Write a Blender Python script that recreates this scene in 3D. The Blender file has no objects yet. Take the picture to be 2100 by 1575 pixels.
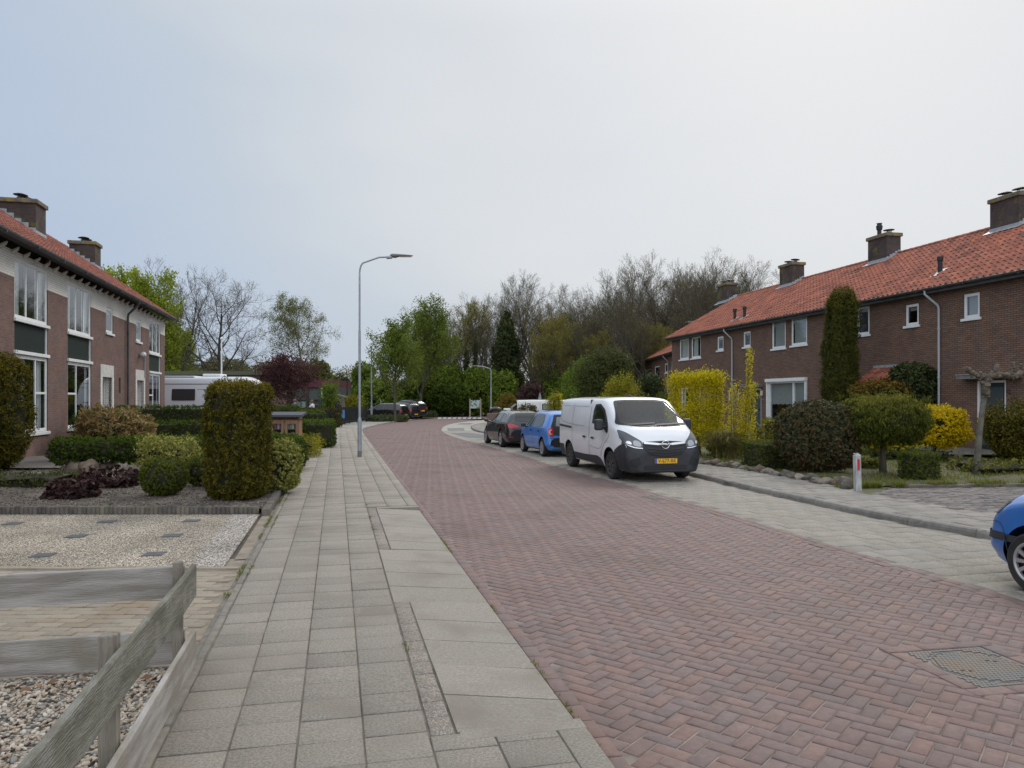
import bpy, bmesh, math, random
import numpy as np
from mathutils import Vector, Matrix, noise
from mathutils.bvhtree import BVHTree
R = math.radians
SC = bpy.context.scene
COL = SC.collection
random.seed(7)
# ------------------------------------------------------------ camera, world, sun
H0 = 1.65; F = 1550.0; CX = 1050.0; HY = 817.0
cam_d = bpy.data.cameras.new('camera'); cam = bpy.data.objects.new('camera', cam_d); COL.objects.link(cam)
cam.location = (0, 0, H0); cam.rotation_euler = (R(90), 0, 0)
cam_d.sensor_width = 36; cam_d.lens = 36*F/2100; cam_d.shift_y = 29.5/2100
cam_d.clip_start = 0.05; cam_d.clip_end = 2500
SC.camera = cam
SUN_EL = R(37); SUN_AZ = R(24)            # azimuth measured from +Y towards +X
SDIR = Vector((math.sin(SUN_AZ)*math.cos(SUN_EL), math.cos(SUN_AZ)*math.cos(SUN_EL), math.sin(SUN_EL)))
sl = bpy.data.lights.new('sun', 'SUN'); sl.energy = 1.5; sl.angle = R(20); sl.color = (1, .955, .89)
so = bpy.data.objects.new('sun', sl); COL.objects.link(so)
so.rotation_euler = (-SDIR).to_track_quat('-Z', 'Y').to_euler()
W = bpy.data.worlds.new("World"); SC.world = W; W.use_nodes = True
nt = W.node_tree; nt.nodes.clear()
def wn(t): return nt.nodes.new(t)
sky = wn('ShaderNodeTexSky'); sky.sky_type = 'NISHITA'; sky.sun_disc = False
sky.sun_elevation = SUN_EL; sky.sun_rotation = SUN_AZ; sky.air_density = 1.3; sky.dust_density = 2.5
tc = wn('ShaderNodeTexCoord')
dt = wn('ShaderNodeVectorMath'); dt.operation = 'DOT_PRODUCT'; dt.inputs[1].default_value = SDIR
nt.links.new(tc.outputs['Generated'], dt.inputs[0])
mr = wn('ShaderNodeMapRange'); mr.inputs[1].default_value = .42; mr.inputs[2].default_value = 1.0
mr.interpolation_type = 'SMOOTHSTEP'
nz = wn('ShaderNodeTexNoise'); nz.inputs['Scale'].default_value = 1.6; nz.inputs['Detail'].default_value = 3
mp = wn('ShaderNodeMapping'); mp.inputs['Scale'].default_value = (1, 1, 2.6)
nt.links.new(tc.outputs['Generated'], mp.inputs[0]); nt.links.new(mp.outputs[0], nz.inputs['Vector'])
ad = wn('ShaderNodeMath'); ad.operation = 'MULTIPLY_ADD'; ad.inputs[1].default_value = .34
nt.links.new(nz.outputs[0], ad.inputs[0])
sb = wn('ShaderNodeMath'); sb.operation = 'ADD'; sb.inputs[1].default_value = -.17
nt.links.new(dt.outputs['Value'], sb.inputs[0]); nt.links.new(sb.outputs[0], ad.inputs[2])
nt.links.new(ad.outputs[0], mr.inputs[0])
rp = wn('ShaderNodeValToRGB'); nt.links.new(mr.outputs[0], rp.inputs[0])
e = rp.color_ramp.elements
e[0].position = 0; e[0].color = (.455, .55, .715, 1); e[1].position = 1; e[1].color = (.75, .775, .81, 1)
for p_, c_ in ((.3, (.51, .60, .73, 1)), (.58, (.57, .64, .73, 1)), (.82, (.66, .705, .755, 1))):
    x_ = rp.color_ramp.elements.new(p_); x_.color = c_
# overcast: the zenith is brighter than the horizon
sx = wn('ShaderNodeSeparateXYZ'); nt.links.new(tc.outputs['Generated'], sx.inputs[0])
zr = wn('ShaderNodeMapRange'); zr.inputs[1].default_value = .44; zr.inputs[2].default_value = 1
zr.inputs[3].default_value = 1.0; zr.inputs[4].default_value = 1.7
nt.links.new(sx.outputs['Z'], zr.inputs[0])
rr0 = wn('ShaderNodeMapRange'); rr0.inputs[1].default_value = .1; rr0.inputs[2].default_value = -.6; rr0.inputs[3].default_value = 1.0; rr0.inputs[4].default_value = 2.35  # brightness added to the unseen sky behind the camera, fills the facades
nt.links.new(sx.outputs['Y'], rr0.inputs[0])
zm = wn('ShaderNodeMath'); zm.operation = 'MULTIPLY'; nt.links.new(zr.outputs[0], zm.inputs[0]); nt.links.new(rr0.outputs[0], zm.inputs[1])
tint = wn('ShaderNodeMix'); tint.data_type = 'RGBA'; tint.inputs[6].default_value = (1, 1, 1, 1); tint.inputs[7].default_value = (1.12, 1.0, .86, 1)
tf = wn('ShaderNodeMapRange'); tf.inputs[1].default_value = 1.25; tf.inputs[2].default_value = 2.2; nt.links.new(zm.outputs[0], tf.inputs[0]); nt.links.new(tf.outputs[0], tint.inputs[0])
tm = wn('ShaderNodeVectorMath'); tm.operation = 'MULTIPLY'; nt.links.new(rp.outputs[0], tm.inputs[0]); nt.links.new(tint.outputs[2], tm.inputs[1])
vm = wn('ShaderNodeVectorMath'); vm.operation = 'SCALE'
nt.links.new(tm.outputs[0], vm.inputs[0]); nt.links.new(zm.outputs[0], vm.inputs['Scale'])
b1 = wn('ShaderNodeBackground'); b1.inputs[1].default_value = .07; nt.links.new(sky.outputs[0], b1.inputs[0])
b2 = wn('ShaderNodeBackground'); b2.inputs[1].default_value = 1.0; nt.links.new(vm.outputs[0], b2.inputs[0])
ms = wn('ShaderNodeMixShader'); ms.inputs[0].default_value = .92
nt.links.new(b1.outputs[0], ms.inputs[1]); nt.links.new(b2.outputs[0], ms.inputs[2])
wo = wn('ShaderNodeOutputWorld'); nt.links.new(ms.outputs[0], wo.inputs[0])
SC.view_settings.view_transform = 'Standard'; SC.view_settings.look = 'None'
SC.view_settings.exposure = 0.0; SC.view_settings.gamma = 1
SC.cycles.max_bounces = 6; SC.cycles.transparent_max_bounces = 8
SC.cycles.use_adaptive_sampling = True

# ------------------------------------------------------------ helpers
def G(px, py, z=0.0):
    Y = F*(H0-z)/(py-HY); return Vector(((px-CX)*Y/F, Y, z))
def D(px, py, Y): return Vector(((px-CX)*Y/F, Y, H0-(py-HY)*Y/F))

def tag(o, label=None, cat=None, group=None, kind=None):
    if label: o['label'] = label
    if cat: o['category'] = cat
    if group: o['group'] = group
    if kind: o['kind'] = kind
    return o
def empty(name, loc=(0, 0, 0), rz=0, sc=(1, 1, 1)):
    o = bpy.data.objects.new(name, None); COL.objects.link(o)
    o.location = loc; o.rotation_euler = (0, 0, rz); o.scale = sc; o.empty_display_size = .2
    return o
def copy_tree(o, parent=None):
    c = o.copy(); COL.objects.link(c)
    if parent: c.parent = parent
    for ch in o.children: copy_tree(ch, c)
    return c
class MB:
    def __init__(s): s.v = []; s.f = []; s.r = []
    def face(s, pts, r=.5):
        n = len(s.v); s.v += [tuple(p) for p in pts]; s.f.append(tuple(range(n, n+len(pts)))); s.r.append(r)
    def mesh(s, vs, fs, r=.5):
        n = len(s.v); s.v += [tuple(p) for p in vs]
        for f in fs: s.f.append(tuple(i+n for i in f)); s.r.append(r)
    def box(s, x0, x1, y0, y1, z0, z1, M=None, r=.5, bev=0):
        if x0 > x1: x0, x1 = x1, x0
        if y0 > y1: y0, y1 = y1, y0
        if z0 > z1: z0, z1 = z1, z0
        vs = [(x0,y0,z0),(x1,y0,z0),(x1,y1,z0),(x0,y1,z0),(x0,y0,z1),(x1,y0,z1),(x1,y1,z1),(x0,y1,z1)]
        if M: vs = [M @ Vector(v) for v in vs]
        s.mesh(vs, [(3,2,1,0),(4,5,6,7),(0,1,5,4),(1,2,6,5),(2,3,7,6),(3,0,4,7)], r)
    def prism(s, poly, z0, z1, M=None, r=.5):
        n = len(poly)
        a = sum(poly[i][0]*poly[(i+1) % n][1]-poly[(i+1) % n][0]*poly[i][1] for i in range(n))
        if a < 0: poly = poly[::-1]
        vs = [(p[0], p[1], z0) for p in poly]+[(p[0], p[1], z1) for p in poly]
        if M: vs = [M @ Vector(v) for v in vs]
        s.mesh(vs, [tuple(range(n))[::-1], tuple(range(n, 2*n))]+[(i, (i+1) % n, n+(i+1) % n, n+i) for i in range(n)], r)
    def tube(s, pts, rad, k=8, r=.5, cap=True):
        pts = [Vector(p) for p in pts]; n = len(pts)
        if not hasattr(rad, '__len__'): rad = [rad]*n
        base = len(s.v); up = None
        for i, p in enumerate(pts):
            t = (pts[min(i+1, n-1)]-pts[max(i-1, 0)])
            if t.length < 1e-9: t = Vector((0, 0, 1))
            t.normalize()
            if up is None: up = t.orthogonal().normalized()
            u = up-t*up.dot(t)
            if u.length < 1e-6: u = t.orthogonal()
            u.normalize(); up = u; w = t.cross(u)
            for j in range(k):
                a = 2*math.pi*j/k; s.v.append(tuple(p+(u*math.cos(a)+w*math.sin(a))*rad[i]))
        for i in range(n-1):
            for j in range(k):
                s.f.append((base+i*k+j, base+i*k+(j+1) % k, base+(i+1)*k+(j+1) % k, base+(i+1)*k+j)); s.r.append(r)
        if cap:
            s.f.append(tuple(base+j for j in range(k))[::-1]); s.r.append(r)
            s.f.append(tuple(base+(n-1)*k+j for j in range(k))); s.r.append(r)
    def lathe(s, prof, k=24, M=None, r=.5, cap=True):   # prof: (radius, height) about Z
        base = len(s.v); n = len(prof)
        for (ra, h) in prof:
            for j in range(k):
                a = 2*math.pi*j/k; p = Vector((ra*math.cos(a), ra*math.sin(a), h))
                s.v.append(tuple(M @ p if M else p))
        for i in range(n-1):
            for j in range(k):
                s.f.append((base+i*k+j, base+i*k+(j+1) % k, base+(i+1)*k+(j+1) % k, base+(i+1)*k+j)); s.r.append(r)
        if cap and prof[0][0] > 1e-5: s.f.append(tuple(base+j for j in range(k))[::-1]); s.r.append(r)
        if cap and prof[-1][0] > 1e-5: s.f.append(tuple(base+(n-1)*k+j for j in range(k))); s.r.append(r)
    def build(s, name, mat, parent=None, smooth=False, bevel=0, M=None):
        me = bpy.data.meshes.new(name)
        vs = s.v if M is None else [tuple(M @ Vector(v)) for v in s.v]
        me.from_pydata(vs, [], s.f)
        at = me.attributes.new('rnd', 'FLOAT', 'FACE'); at.data.foreach_set('value', s.r)
        if smooth:
            me.shade_smooth()
            if smooth is not True: me.set_sharp_from_angle(angle=R(smooth))
        me.materials.append(mat); me.validate(); me.update()
        o = bpy.data.objects.new(name, me); COL.objects.link(o)
        if parent: o.parent = parent
        if bevel:
            b = o.modifiers.new('b', 'BEVEL'); b.width = bevel; b.segments = 2; b.limit_method = 'ANGLE'; b.harden_normals = False
        return o
def npmesh(name, V, Fq, mat, parent=None, rnd=None, smooth=False):
    """V (n,3) array, Fq (m,k) array of equal-sized faces"""
    me = bpy.data.meshes.new(name); V = np.asarray(V, dtype=np.float32); Fq = np.asarray(Fq, dtype=np.int32)
    m, k = Fq.shape
    me.vertices.add(len(V)); me.vertices.foreach_set('co', V.ravel())
    me.loops.add(m*k); me.loops.foreach_set('vertex_index', Fq.ravel())
    me.polygons.add(m); me.polygons.foreach_set('loop_start', np.arange(0, m*k, k, dtype=np.int32))
    me.update(calc_edges=True)
    if rnd is not None:
        at = me.attributes.new('rnd', 'FLOAT', 'FACE'); at.data.foreach_set('value', np.asarray(rnd, dtype=np.float32))
    me.materials.append(mat); 
    if smooth: me.shade_smooth()
    o = bpy.data.objects.new(name, me); COL.objects.link(o)
    if parent: o.parent = parent
    return o

# ------------------------------------------------------------ materials
def newmat(name):
    m = bpy.data.materials.new(name); m.use_nodes = True; t = m.node_tree
    return m, t, t.nodes['Principled BSDF'], t.nodes['Material Output']
def c4(c): return (c[0], c[1], c[2], 1)
def mat(name, c, rough=.7, c2=None, sc=4.0, rv=0.0, bump=0.0, bsc=60.0, metal=0.0, coat=0.0, spec=.5,
        stretch=(1, 1, 1), c3=None, sc3=1.0, lo=.35, hi=.65, rvs=None, det=5, trans=0):
    m, t, b, o = newmat(name); N = t.nodes.new; L = t.links.new
    tc = N('ShaderNodeTexCoord'); mp = N('ShaderNodeMapping'); mp.inputs['Scale'].default_value = stretch
    L(tc.outputs['Object'], mp.inputs[0])
    col = None
    if c2 is not None:
        n = N('ShaderNodeTexNoise'); n.inputs['Scale'].default_value = sc; n.inputs['Detail'].default_value = det
        L(mp.outputs[0], n.inputs['Vector'])
        r = N('ShaderNodeMapRange'); r.inputs[1].default_value = lo; r.inputs[2].default_value = hi; L(n.outputs[0], r.inputs[0])
        mx = N('ShaderNodeMix'); mx.data_type = 'RGBA'; mx.inputs[6].default_value = c4(c); mx.inputs[7].default_value = c4(c2)
        L(r.outputs[0], mx.inputs[0]); col = mx.outputs[2]
    if c3 is not None:
        n = N('ShaderNodeTexNoise'); n.inputs['Scale'].default_value = sc3; n.inputs['Detail'].default_value = 4
        L(tc.outputs['Object'], n.inputs['Vector'])
        r = N('ShaderNodeMapRange'); r.inputs[1].default_value = .5; r.inputs[2].default_value = .7; L(n.outputs[0], r.inputs[0])
        mx = N('ShaderNodeMix'); mx.data_type = 'RGBA'; mx.inputs[7].default_value = c4(c3)
        if col: L(col, mx.inputs[6])
        else: mx.inputs[6].default_value = c4(c)
        L(r.outputs[0], mx.inputs[0]); col = mx.outputs[2]
    if rv or rvs:
        a = N('ShaderNodeAttribute'); a.attribute_name = 'rnd'
        if rvs:   # list of colours picked by rnd
            rp = N('ShaderNodeValToRGB'); L(a.outputs['Fac'], rp.inputs[0]); el = rp.color_ramp.elements
            el[0].color = c4(rvs[0]); el[1].color = c4(rvs[-1])
            for i, cc in enumerate(rvs[1:-1]): el.new((i+1)/(len(rvs)-1)).color = c4(cc)
            if col:
                mx = N('ShaderNodeMix'); mx.data_type = 'RGBA'; mx.blend_type = 'MULTIPLY'; mx.inputs[0].default_value = 1
                L(rp.outputs[0], mx.inputs[6]); L(col, mx.inputs[7]); col = mx.outputs[2]
            else: col = rp.outputs[0]
        if rv:
            h = N('ShaderNodeHueSaturation'); mm = N('ShaderNodeMapRange')
            mm.inputs[3].default_value = 1-rv; mm.inputs[4].default_value = 1+rv
            fr = N('ShaderNodeMath'); fr.operation = 'MULTIPLY'; fr.inputs[1].default_value = 7.31
            f2 = N('ShaderNodeMath'); f2.operation = 'FRACT'; L(a.outputs['Fac'], fr.inputs[0]); L(fr.outputs[0], f2.inputs[0])
            L(f2.outputs[0], mm.inputs[0]); L(mm.outputs[0], h.inputs['Value'])
            if col: L(col, h.inputs['Color'])
            else: h.inputs['Color'].default_value = c4(c)
            col = h.outputs[0]
    if col: L(col, b.inputs['Base Color'])
    else: b.inputs['Base Color'].default_value = c4(c)
    b.inputs['Roughness'].default_value = rough; b.inputs['Metallic'].default_value = metal
    b.inputs['Coat Weight'].default_value = coat; b.inputs['Coat Roughness'].default_value = .06
    b.inputs['Specular IOR Level'].default_value = spec
    if bump:
        n = N('ShaderNodeTexNoise'); n.inputs['Scale'].default_value = bsc; n.inputs['Detail'].default_value = 4
        L(mp.outputs[0], n.inputs['Vector'])
        bp = N('ShaderNodeBump'); bp.inputs['Strength'].default_value = min(1, bump*4); bp.inputs['Distance'].default_value = .02*bump
        L(n.outputs[0], bp.inputs['Height']); L(bp.outputs[0], b.inputs['Normal'])
    if trans:   # leaves let some light through
        tr = N('ShaderNodeBsdfTranslucent'); mx = N('ShaderNodeMixShader'); mx.inputs[0].default_value = trans
        if col: L(col, tr.inputs[0])
        else: tr.inputs[0].default_value = c4(c)
        L(b.outputs[0], mx.inputs[1]); L(tr.outputs[0], mx.inputs[2]); L(mx.outputs[0], o.inputs[0])
    return m
def brickmat(name, c1, c2, mortar, bw=.21, bh=.0625, ms=.009, off=.5, mode='wall', rough=.85, bump=.5, stain=None, var=.25, dirt=.15, fine=None):
    m, t, b, o = newmat(name); N = t.nodes.new; L = t.links.new
    tc = N('ShaderNodeTexCoord'); v = tc.outputs['Object']
    if mode == 'wall':
        s = N('ShaderNodeSeparateXYZ'); a = N('ShaderNodeMath'); a.operation = 'ADD'; cb = N('ShaderNodeCombineXYZ')
        L(v, s.inputs[0]); L(s.outputs[0], a.inputs[0]); L(s.outputs[1], a.inputs[1]); L(a.outputs[0], cb.inputs[0]); L(s.outputs[2], cb.inputs[1]); v = cb.outputs[0]
    bt = N('ShaderNodeTexBrick'); bt.offset = off; bt.inputs['Scale'].default_value = 1; bt.inputs['Brick Width'].default_value = bw
    bt.inputs['Row Height'].default_value = bh; bt.inputs['Mortar Size'].default_value = ms; bt.inputs['Mortar Smooth'].default_value = .15
    bt.inputs['Color1'].default_value = c4(c1); bt.inputs['Color2'].default_value = c4(c2); bt.inputs['Mortar'].default_value = c4(mortar)
    bt.inputs['Bias'].default_value = -.1
    L(v, bt.inputs['Vector'])
    n = N('ShaderNodeTexNoise'); n.inputs['Scale'].default_value = 1.3; n.inputs['Detail'].default_value = 6; n.inputs['Roughness'].default_value = .65; L(tc.outputs['Object'], n.inputs['Vector'])
    r = N('ShaderNodeMapRange'); r.inputs[1].default_value = .3; r.inputs[2].default_value = .7; r.inputs[3].default_value = 1-dirt; r.inputs[4].default_value = 1+dirt; L(n.outputs[0], r.inputs[0])
    n2 = N('ShaderNodeTexNoise'); n2.inputs['Scale'].default_value = 45 if fine is None else fine; n2.inputs['Detail'].default_value = 3; L(tc.outputs['Object'], n2.inputs['Vector'])
    r2 = N('ShaderNodeMapRange'); r2.inputs[1].default_value = .3; r2.inputs[2].default_value = .7; r2.inputs[3].default_value = 1-var; r2.inputs[4].default_value = 1+var; L(n2.outputs[0], r2.inputs[0])
    mu = N('ShaderNodeMath'); mu.operation = 'MULTIPLY'; L(r.outputs[0], mu.inputs[0]); L(r2.outputs[0], mu.inputs[1])
    h = N('ShaderNodeHueSaturation'); L(bt.outputs[0], h.inputs['Color']); L(mu.outputs[0], h.inputs['Value']); col = h.outputs[0]
    if stain:
        n3 = N('ShaderNodeTexNoise'); n3.inputs['Scale'].default_value = 2.2; n3.inputs['Detail'].default_value = 7; L(tc.outputs['Object'], n3.inputs['Vector'])
        r3 = N('ShaderNodeMapRange'); r3.inputs[1].default_value = .56; r3.inputs[2].default_value = .66; L(n3.outputs[0], r3.inputs[0])
        mx = N('ShaderNodeMix'); mx.data_type = 'RGBA'; mx.inputs[7].default_value = c4(stain); L(col, mx.inputs[6]); L(r3.outputs[0], mx.inputs[0]); col = mx.outputs[2]
    L(col, b.inputs['Base Color']); b.inputs['Roughness'].default_value = rough; b.inputs['Specular IOR Level'].default_value = .3
    bp = N('ShaderNodeBump'); bp.inputs['Strength'].default_value = bump; bp.inputs['Distance'].default_value = .01
    iv = N('ShaderNodeMath'); iv.operation = 'SUBTRACT'; iv.inputs[0].default_value = 1; L(bt.outputs['Fac'], iv.inputs[1])
    a2 = N('ShaderNodeMath'); a2.operation = 'MULTIPLY_ADD'; a2.inputs[1].default_value = .35; L(n2.outputs[0], a2.inputs[0]); L(iv.outputs[0], a2.inputs[2])
    L(a2.outputs[0], bp.inputs['Height']); L(bp.outputs[0], b.inputs['Normal'])
    return m
def pebblemat(name, cols, sc=70, rough=.8, bump=.6, gap=(.09,.08,.06), mixn=None, joints=None):
    m, t, b, o = newmat(name); N = t.nodes.new; L = t.links.new
    tc = N('ShaderNodeTexCoord'); vo = N('ShaderNodeTexVoronoi'); vo.inputs['Scale'].default_value = sc; L(tc.outputs['Object'], vo.inputs['Vector'])
    s = N('ShaderNodeSeparateColor'); L(vo.outputs['Color'], s.inputs[0])
    rp = N('ShaderNodeValToRGB'); rp.color_ramp.interpolation = 'CONSTANT'; el = rp.color_ramp.elements; el[0].color = c4(cols[0]); el[1].position = .999; el[1].color = c4(cols[-1])
    for i, cc in enumerate(cols[1:]): el.new((i+1)/len(cols)).color = c4(cc)
    L(s.outputs[0], rp.inputs[0])
    r = N('ShaderNodeMapRange'); r.inputs[1].default_value = .42; r.inputs[2].default_value = .62; L(vo.outputs['Distance'], r.inputs[0])
    mx = N('ShaderNodeMix'); mx.data_type = 'RGBA'; mx.inputs[7].default_value = c4(gap); L(rp.outputs[0], mx.inputs[6]); L(r.outputs[0], mx.inputs[0]); col = mx.outputs[2]
    n = N('ShaderNodeTexNoise'); n.inputs['Scale'].default_value = 1.1; n.inputs['Detail'].default_value = 6; L(tc.outputs['Object'], n.inputs['Vector'])
    rr = N('ShaderNodeMapRange'); rr.inputs[1].default_value = .3; rr.inputs[2].default_value = .7; rr.inputs[3].default_value = .75; rr.inputs[4].default_value = 1.2; L(n.outputs[0], rr.inputs[0])
    h = N('ShaderNodeHueSaturation'); L(col, h.inputs['Color']); L(rr.outputs[0], h.inputs['Value']); col = h.outputs[0]
    if joints:   # (size_x, size_y, colour): slab joints
        bt = N('ShaderNodeTexBrick'); bt.offset = 0; bt.inputs['Scale'].default_value = 1; bt.inputs['Brick Width'].default_value = joints[0]; bt.inputs['Row Height'].default_value = joints[1]; bt.inputs['Mortar Size'].default_value = .006
        L(tc.outputs['Object'], bt.inputs['Vector'])
        mj = N('ShaderNodeMix'); mj.data_type = 'RGBA'; mj.inputs[7].default_value = c4(joints[2]); L(bt.outputs['Fac'], mj.inputs[0]); L(col, mj.inputs[6]); col = mj.outputs[2]
    L(col, b.inputs['Base Color']); b.inputs['Roughness'].default_value = rough; b.inputs['Specular IOR Level'].default_value = .3
    bp = N('ShaderNodeBump'); bp.inputs['Strength'].default_value = bump; bp.inputs['Distance'].default_value = .006; bp.invert = True
    L(vo.outputs['Distance'], bp.inputs['Height']); L(bp.outputs[0], b.inputs['Normal'])
    return m
def glassmat(name, tint=(.6, .65, .66), refl=.12, dark=0.0, rough=.02):
    m, t, b, o = newmat(name); N = t.nodes.new; L = t.links.new
    t.nodes.remove(b)
    tr = N('ShaderNodeBsdfTransparent'); tr.inputs[0].default_value = c4(tint)
    gl = N('ShaderNodeBsdfGlossy'); gl.inputs['Roughness'].default_value = rough; gl.inputs['Color'].default_value = (.95, .97, 1, 1)
    lw = N('ShaderNodeLayerWeight'); lw.inputs[0].default_value = .5; fr = N('ShaderNodeMath'); fr.operation = 'POWER'; fr.inputs[1].default_value = 4; L(lw.outputs['Facing'], fr.inputs[0])
    ma = N('ShaderNodeMath'); ma.operation = 'MULTIPLY_ADD'; ma.inputs[1].default_value = .6; ma.inputs[2].default_value = refl; ma.use_clamp = True
    mx = N('ShaderNodeMixShader'); L(fr.outputs[0], ma.inputs[0]); L(ma.outputs[0], mx.inputs[0]); L(tr.outputs[0], mx.inputs[1]); L(gl.outputs[0], mx.inputs[2])
    L(mx.outputs[0], o.inputs[0]); return m
# ------------------------------------------------------------ ground
ZR = -0.06
ANG = math.atan(.232); DV = Vector((-math.sin(ANG), math.cos(ANG), 0)); NU = Vector((math.cos(ANG), math.sin(ANG), 0)); O0 = Vector((-.83, 0, 0))
def UV(u, v, z=0.0): p = O0+NU*u+DV*v; return Vector((p.x, p.y, z))
def toUV(p): q = Vector((p[0], p[1], 0))-O0; return q.dot(NU), q.dot(DV)
def sheet(name, poly, z, m, kind='structure', label=None, cat=None):
    b = MB(); n = len(poly); a = sum(poly[i][0]*poly[(i+1) % n][1]-poly[(i+1) % n][0]*poly[i][1] for i in range(n))
    if a < 0: poly = poly[::-1]
    me = bpy.data.meshes.new(name); bm = bmesh.new()
    f = bm.faces.new([bm.verts.new((p[0], p[1], z)) for p in poly]); bmesh.ops.triangulate(bm, faces=[f]); bm.to_mesh(me); bm.free()
    me.materials.append(m); o = bpy.data.objects.new(name, me); COL.objects.link(o); return tag(o, label, cat, kind=kind)
def inpoly(x, y, poly):
    c = False; j = len(poly)-1
    for i in range(len(poly)):
        xi, yi = poly[i][0], poly[i][1]; xj, yj = poly[j][0], poly[j][1]
        if (yi > y) != (yj > y) and x < (xj-xi)*(y-yi)/(yj-yi)+xi: c = not c
        j = i
    return c
def smooth_line(pts, n=2):
    pts = [Vector((p[0], p[1], 0)) for p in pts]
    for _ in range(n):
        q = [pts[0]]
        for a, b in zip(pts, pts[1:]): q += [a*.75+b*.25, a*.25+b*.75]
        pts = q+[pts[-1]]
    return pts
def resample(pts, step):
    out = [pts[0].copy()]; acc = 0
    for a, b in zip(pts, pts[1:]):
        d = (b-a).length; t = step-acc
        while t <= d: out.append(a+(b-a)*(t/d)); t += step
        acc = (acc+d) % step if d else acc
        acc = d-(t-step)
    return out
def offs(pts, d):
    out = []
    for i, p in enumerate(pts):
        t = (pts[min(i+1, len(pts)-1)]-pts[max(i-1, 0)]).normalized(); out.append(p+Vector((t.y, -t.x, 0))*d)
    return out
m_road = mat('paver_red', (1, 1, 1), .75, c2=(.78, .78, .80), sc=26, rv=.08, bump=.25, bsc=140, c3=(.70, .68, .66), sc3=.7,
             rvs=[(.188,.124,.106), (.200,.128,.106), (.182,.124,.110), (.205,.124,.100), (.172,.124,.112), (.190,.124,.106), (.210,.124,.100), (.168,.124,.114), (.194,.124,.105)])
m_roadbed = mat('joint_sand', (.30, .25, .20), .95, c2=(.13, .105, .085), sc=5, bump=.4, bsc=200)
m_roadfar = brickmat('paver_far', (.182, .120, .105), (.165, .118, .106), (.17, .13, .11), bw=.3, bh=.12, ms=.006, mode='flat', dirt=.12, bump=.1)
m_tile = mat('tile_concrete', (.375, .332, .275), .88, c2=(.255, .226, .186), sc=75, rv=.10, bump=.6, bsc=230, c3=(.255, .222, .178), sc3=1.4, lo=.38, hi=.62, det=8)
m_slab = mat('slab_concrete', (.365, .325, .27), .85, c2=(.275, .245, .20), sc=60, rv=.07, bump=.5, bsc=230, c3=(.26, .225, .18), sc3=1.7, det=8)
m_bed = mat('tile_bed', (.13, .112, .088), .95, c2=(.20, .175, .14), sc=7, bump=.3, bsc=150)
m_bay = mat('bay_concrete', (.345, .308, .255), .88, c2=(.235, .208, .168), sc=60, rv=.08, bump=.35, bsc=260, c3=(.27, .25, .22), sc3=.9)
m_kerb = mat('kerb_concrete', (.25, .232, .205), .85, c2=(.19, .175, .152), sc=12, rv=.12, bump=.3, bsc=120)
m_soil = mat('garden_soil', (.120, .098, .078), .97, c2=(.060, .049, .038), sc=16, bump=1.0, bsc=45, c3=(.155, .125, .10), sc3=2.5, det=8)
m_gsand = mat('sand_dirt', (.30, .25, .19), .95, c2=(.20, .17, .13), sc=5, bump=.5, bsc=160, det=8)
m_grass = mat('lawn_base', (.075, .085, .028), .95, c2=(.12, .10, .05), sc=3, bump=.9, bsc=60, c3=(.055, .085, .02), sc3=1.2, det=8)
m_field = mat('field_ground', (.09, .12, .035), .95, c2=(.06, .09, .025), sc=.2)
sheet('ground', [(-400, -60), (400, -60), (400, 900), (-400, 900)], -.16, m_field)

# left road edge (straight in u, then the bend)
LE = [Vector((1.26-.232*y, y, 0)) for y in (-1, 6, 12, 20, 28, 34)]
LE += [G(x, y, ZR) for x, y in ((743.5, 886.7), (744.5, 881), (762.5, 875.8), (791.5, 868.6), (831, 863.5), (862, 860.2), (898, 857.7))]
LE = smooth_line(LE)
RE = [G(2300, 1310, ZR), G(2099.5, 1230, ZR), G(1937.5, 1185, ZR), G(1827, 1152.6, ZR), G(1700, 1117, ZR), G(1506, 1057, ZR), G(1375, 1020.5, ZR), G(1290, 995, ZR), G(1140, 958, ZR),
      G(1080, 936, ZR), G(980, 910, ZR), G(930, 896, ZR), G(909, 887, ZR), G(904, 880, ZR), G(914, 872, ZR), G(940, 866, ZR), G(990, 861.5, ZR)]
RE = [Vector((RE[0].x+4.5, -1, 0)), Vector((RE[0].x+1.2, 3, 0))]+RE
RE = smooth_line(RE)
road_poly = [tuple(p)[:2] for p in LE]+[tuple(p)[:2] for p in RE[::-1]]
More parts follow.
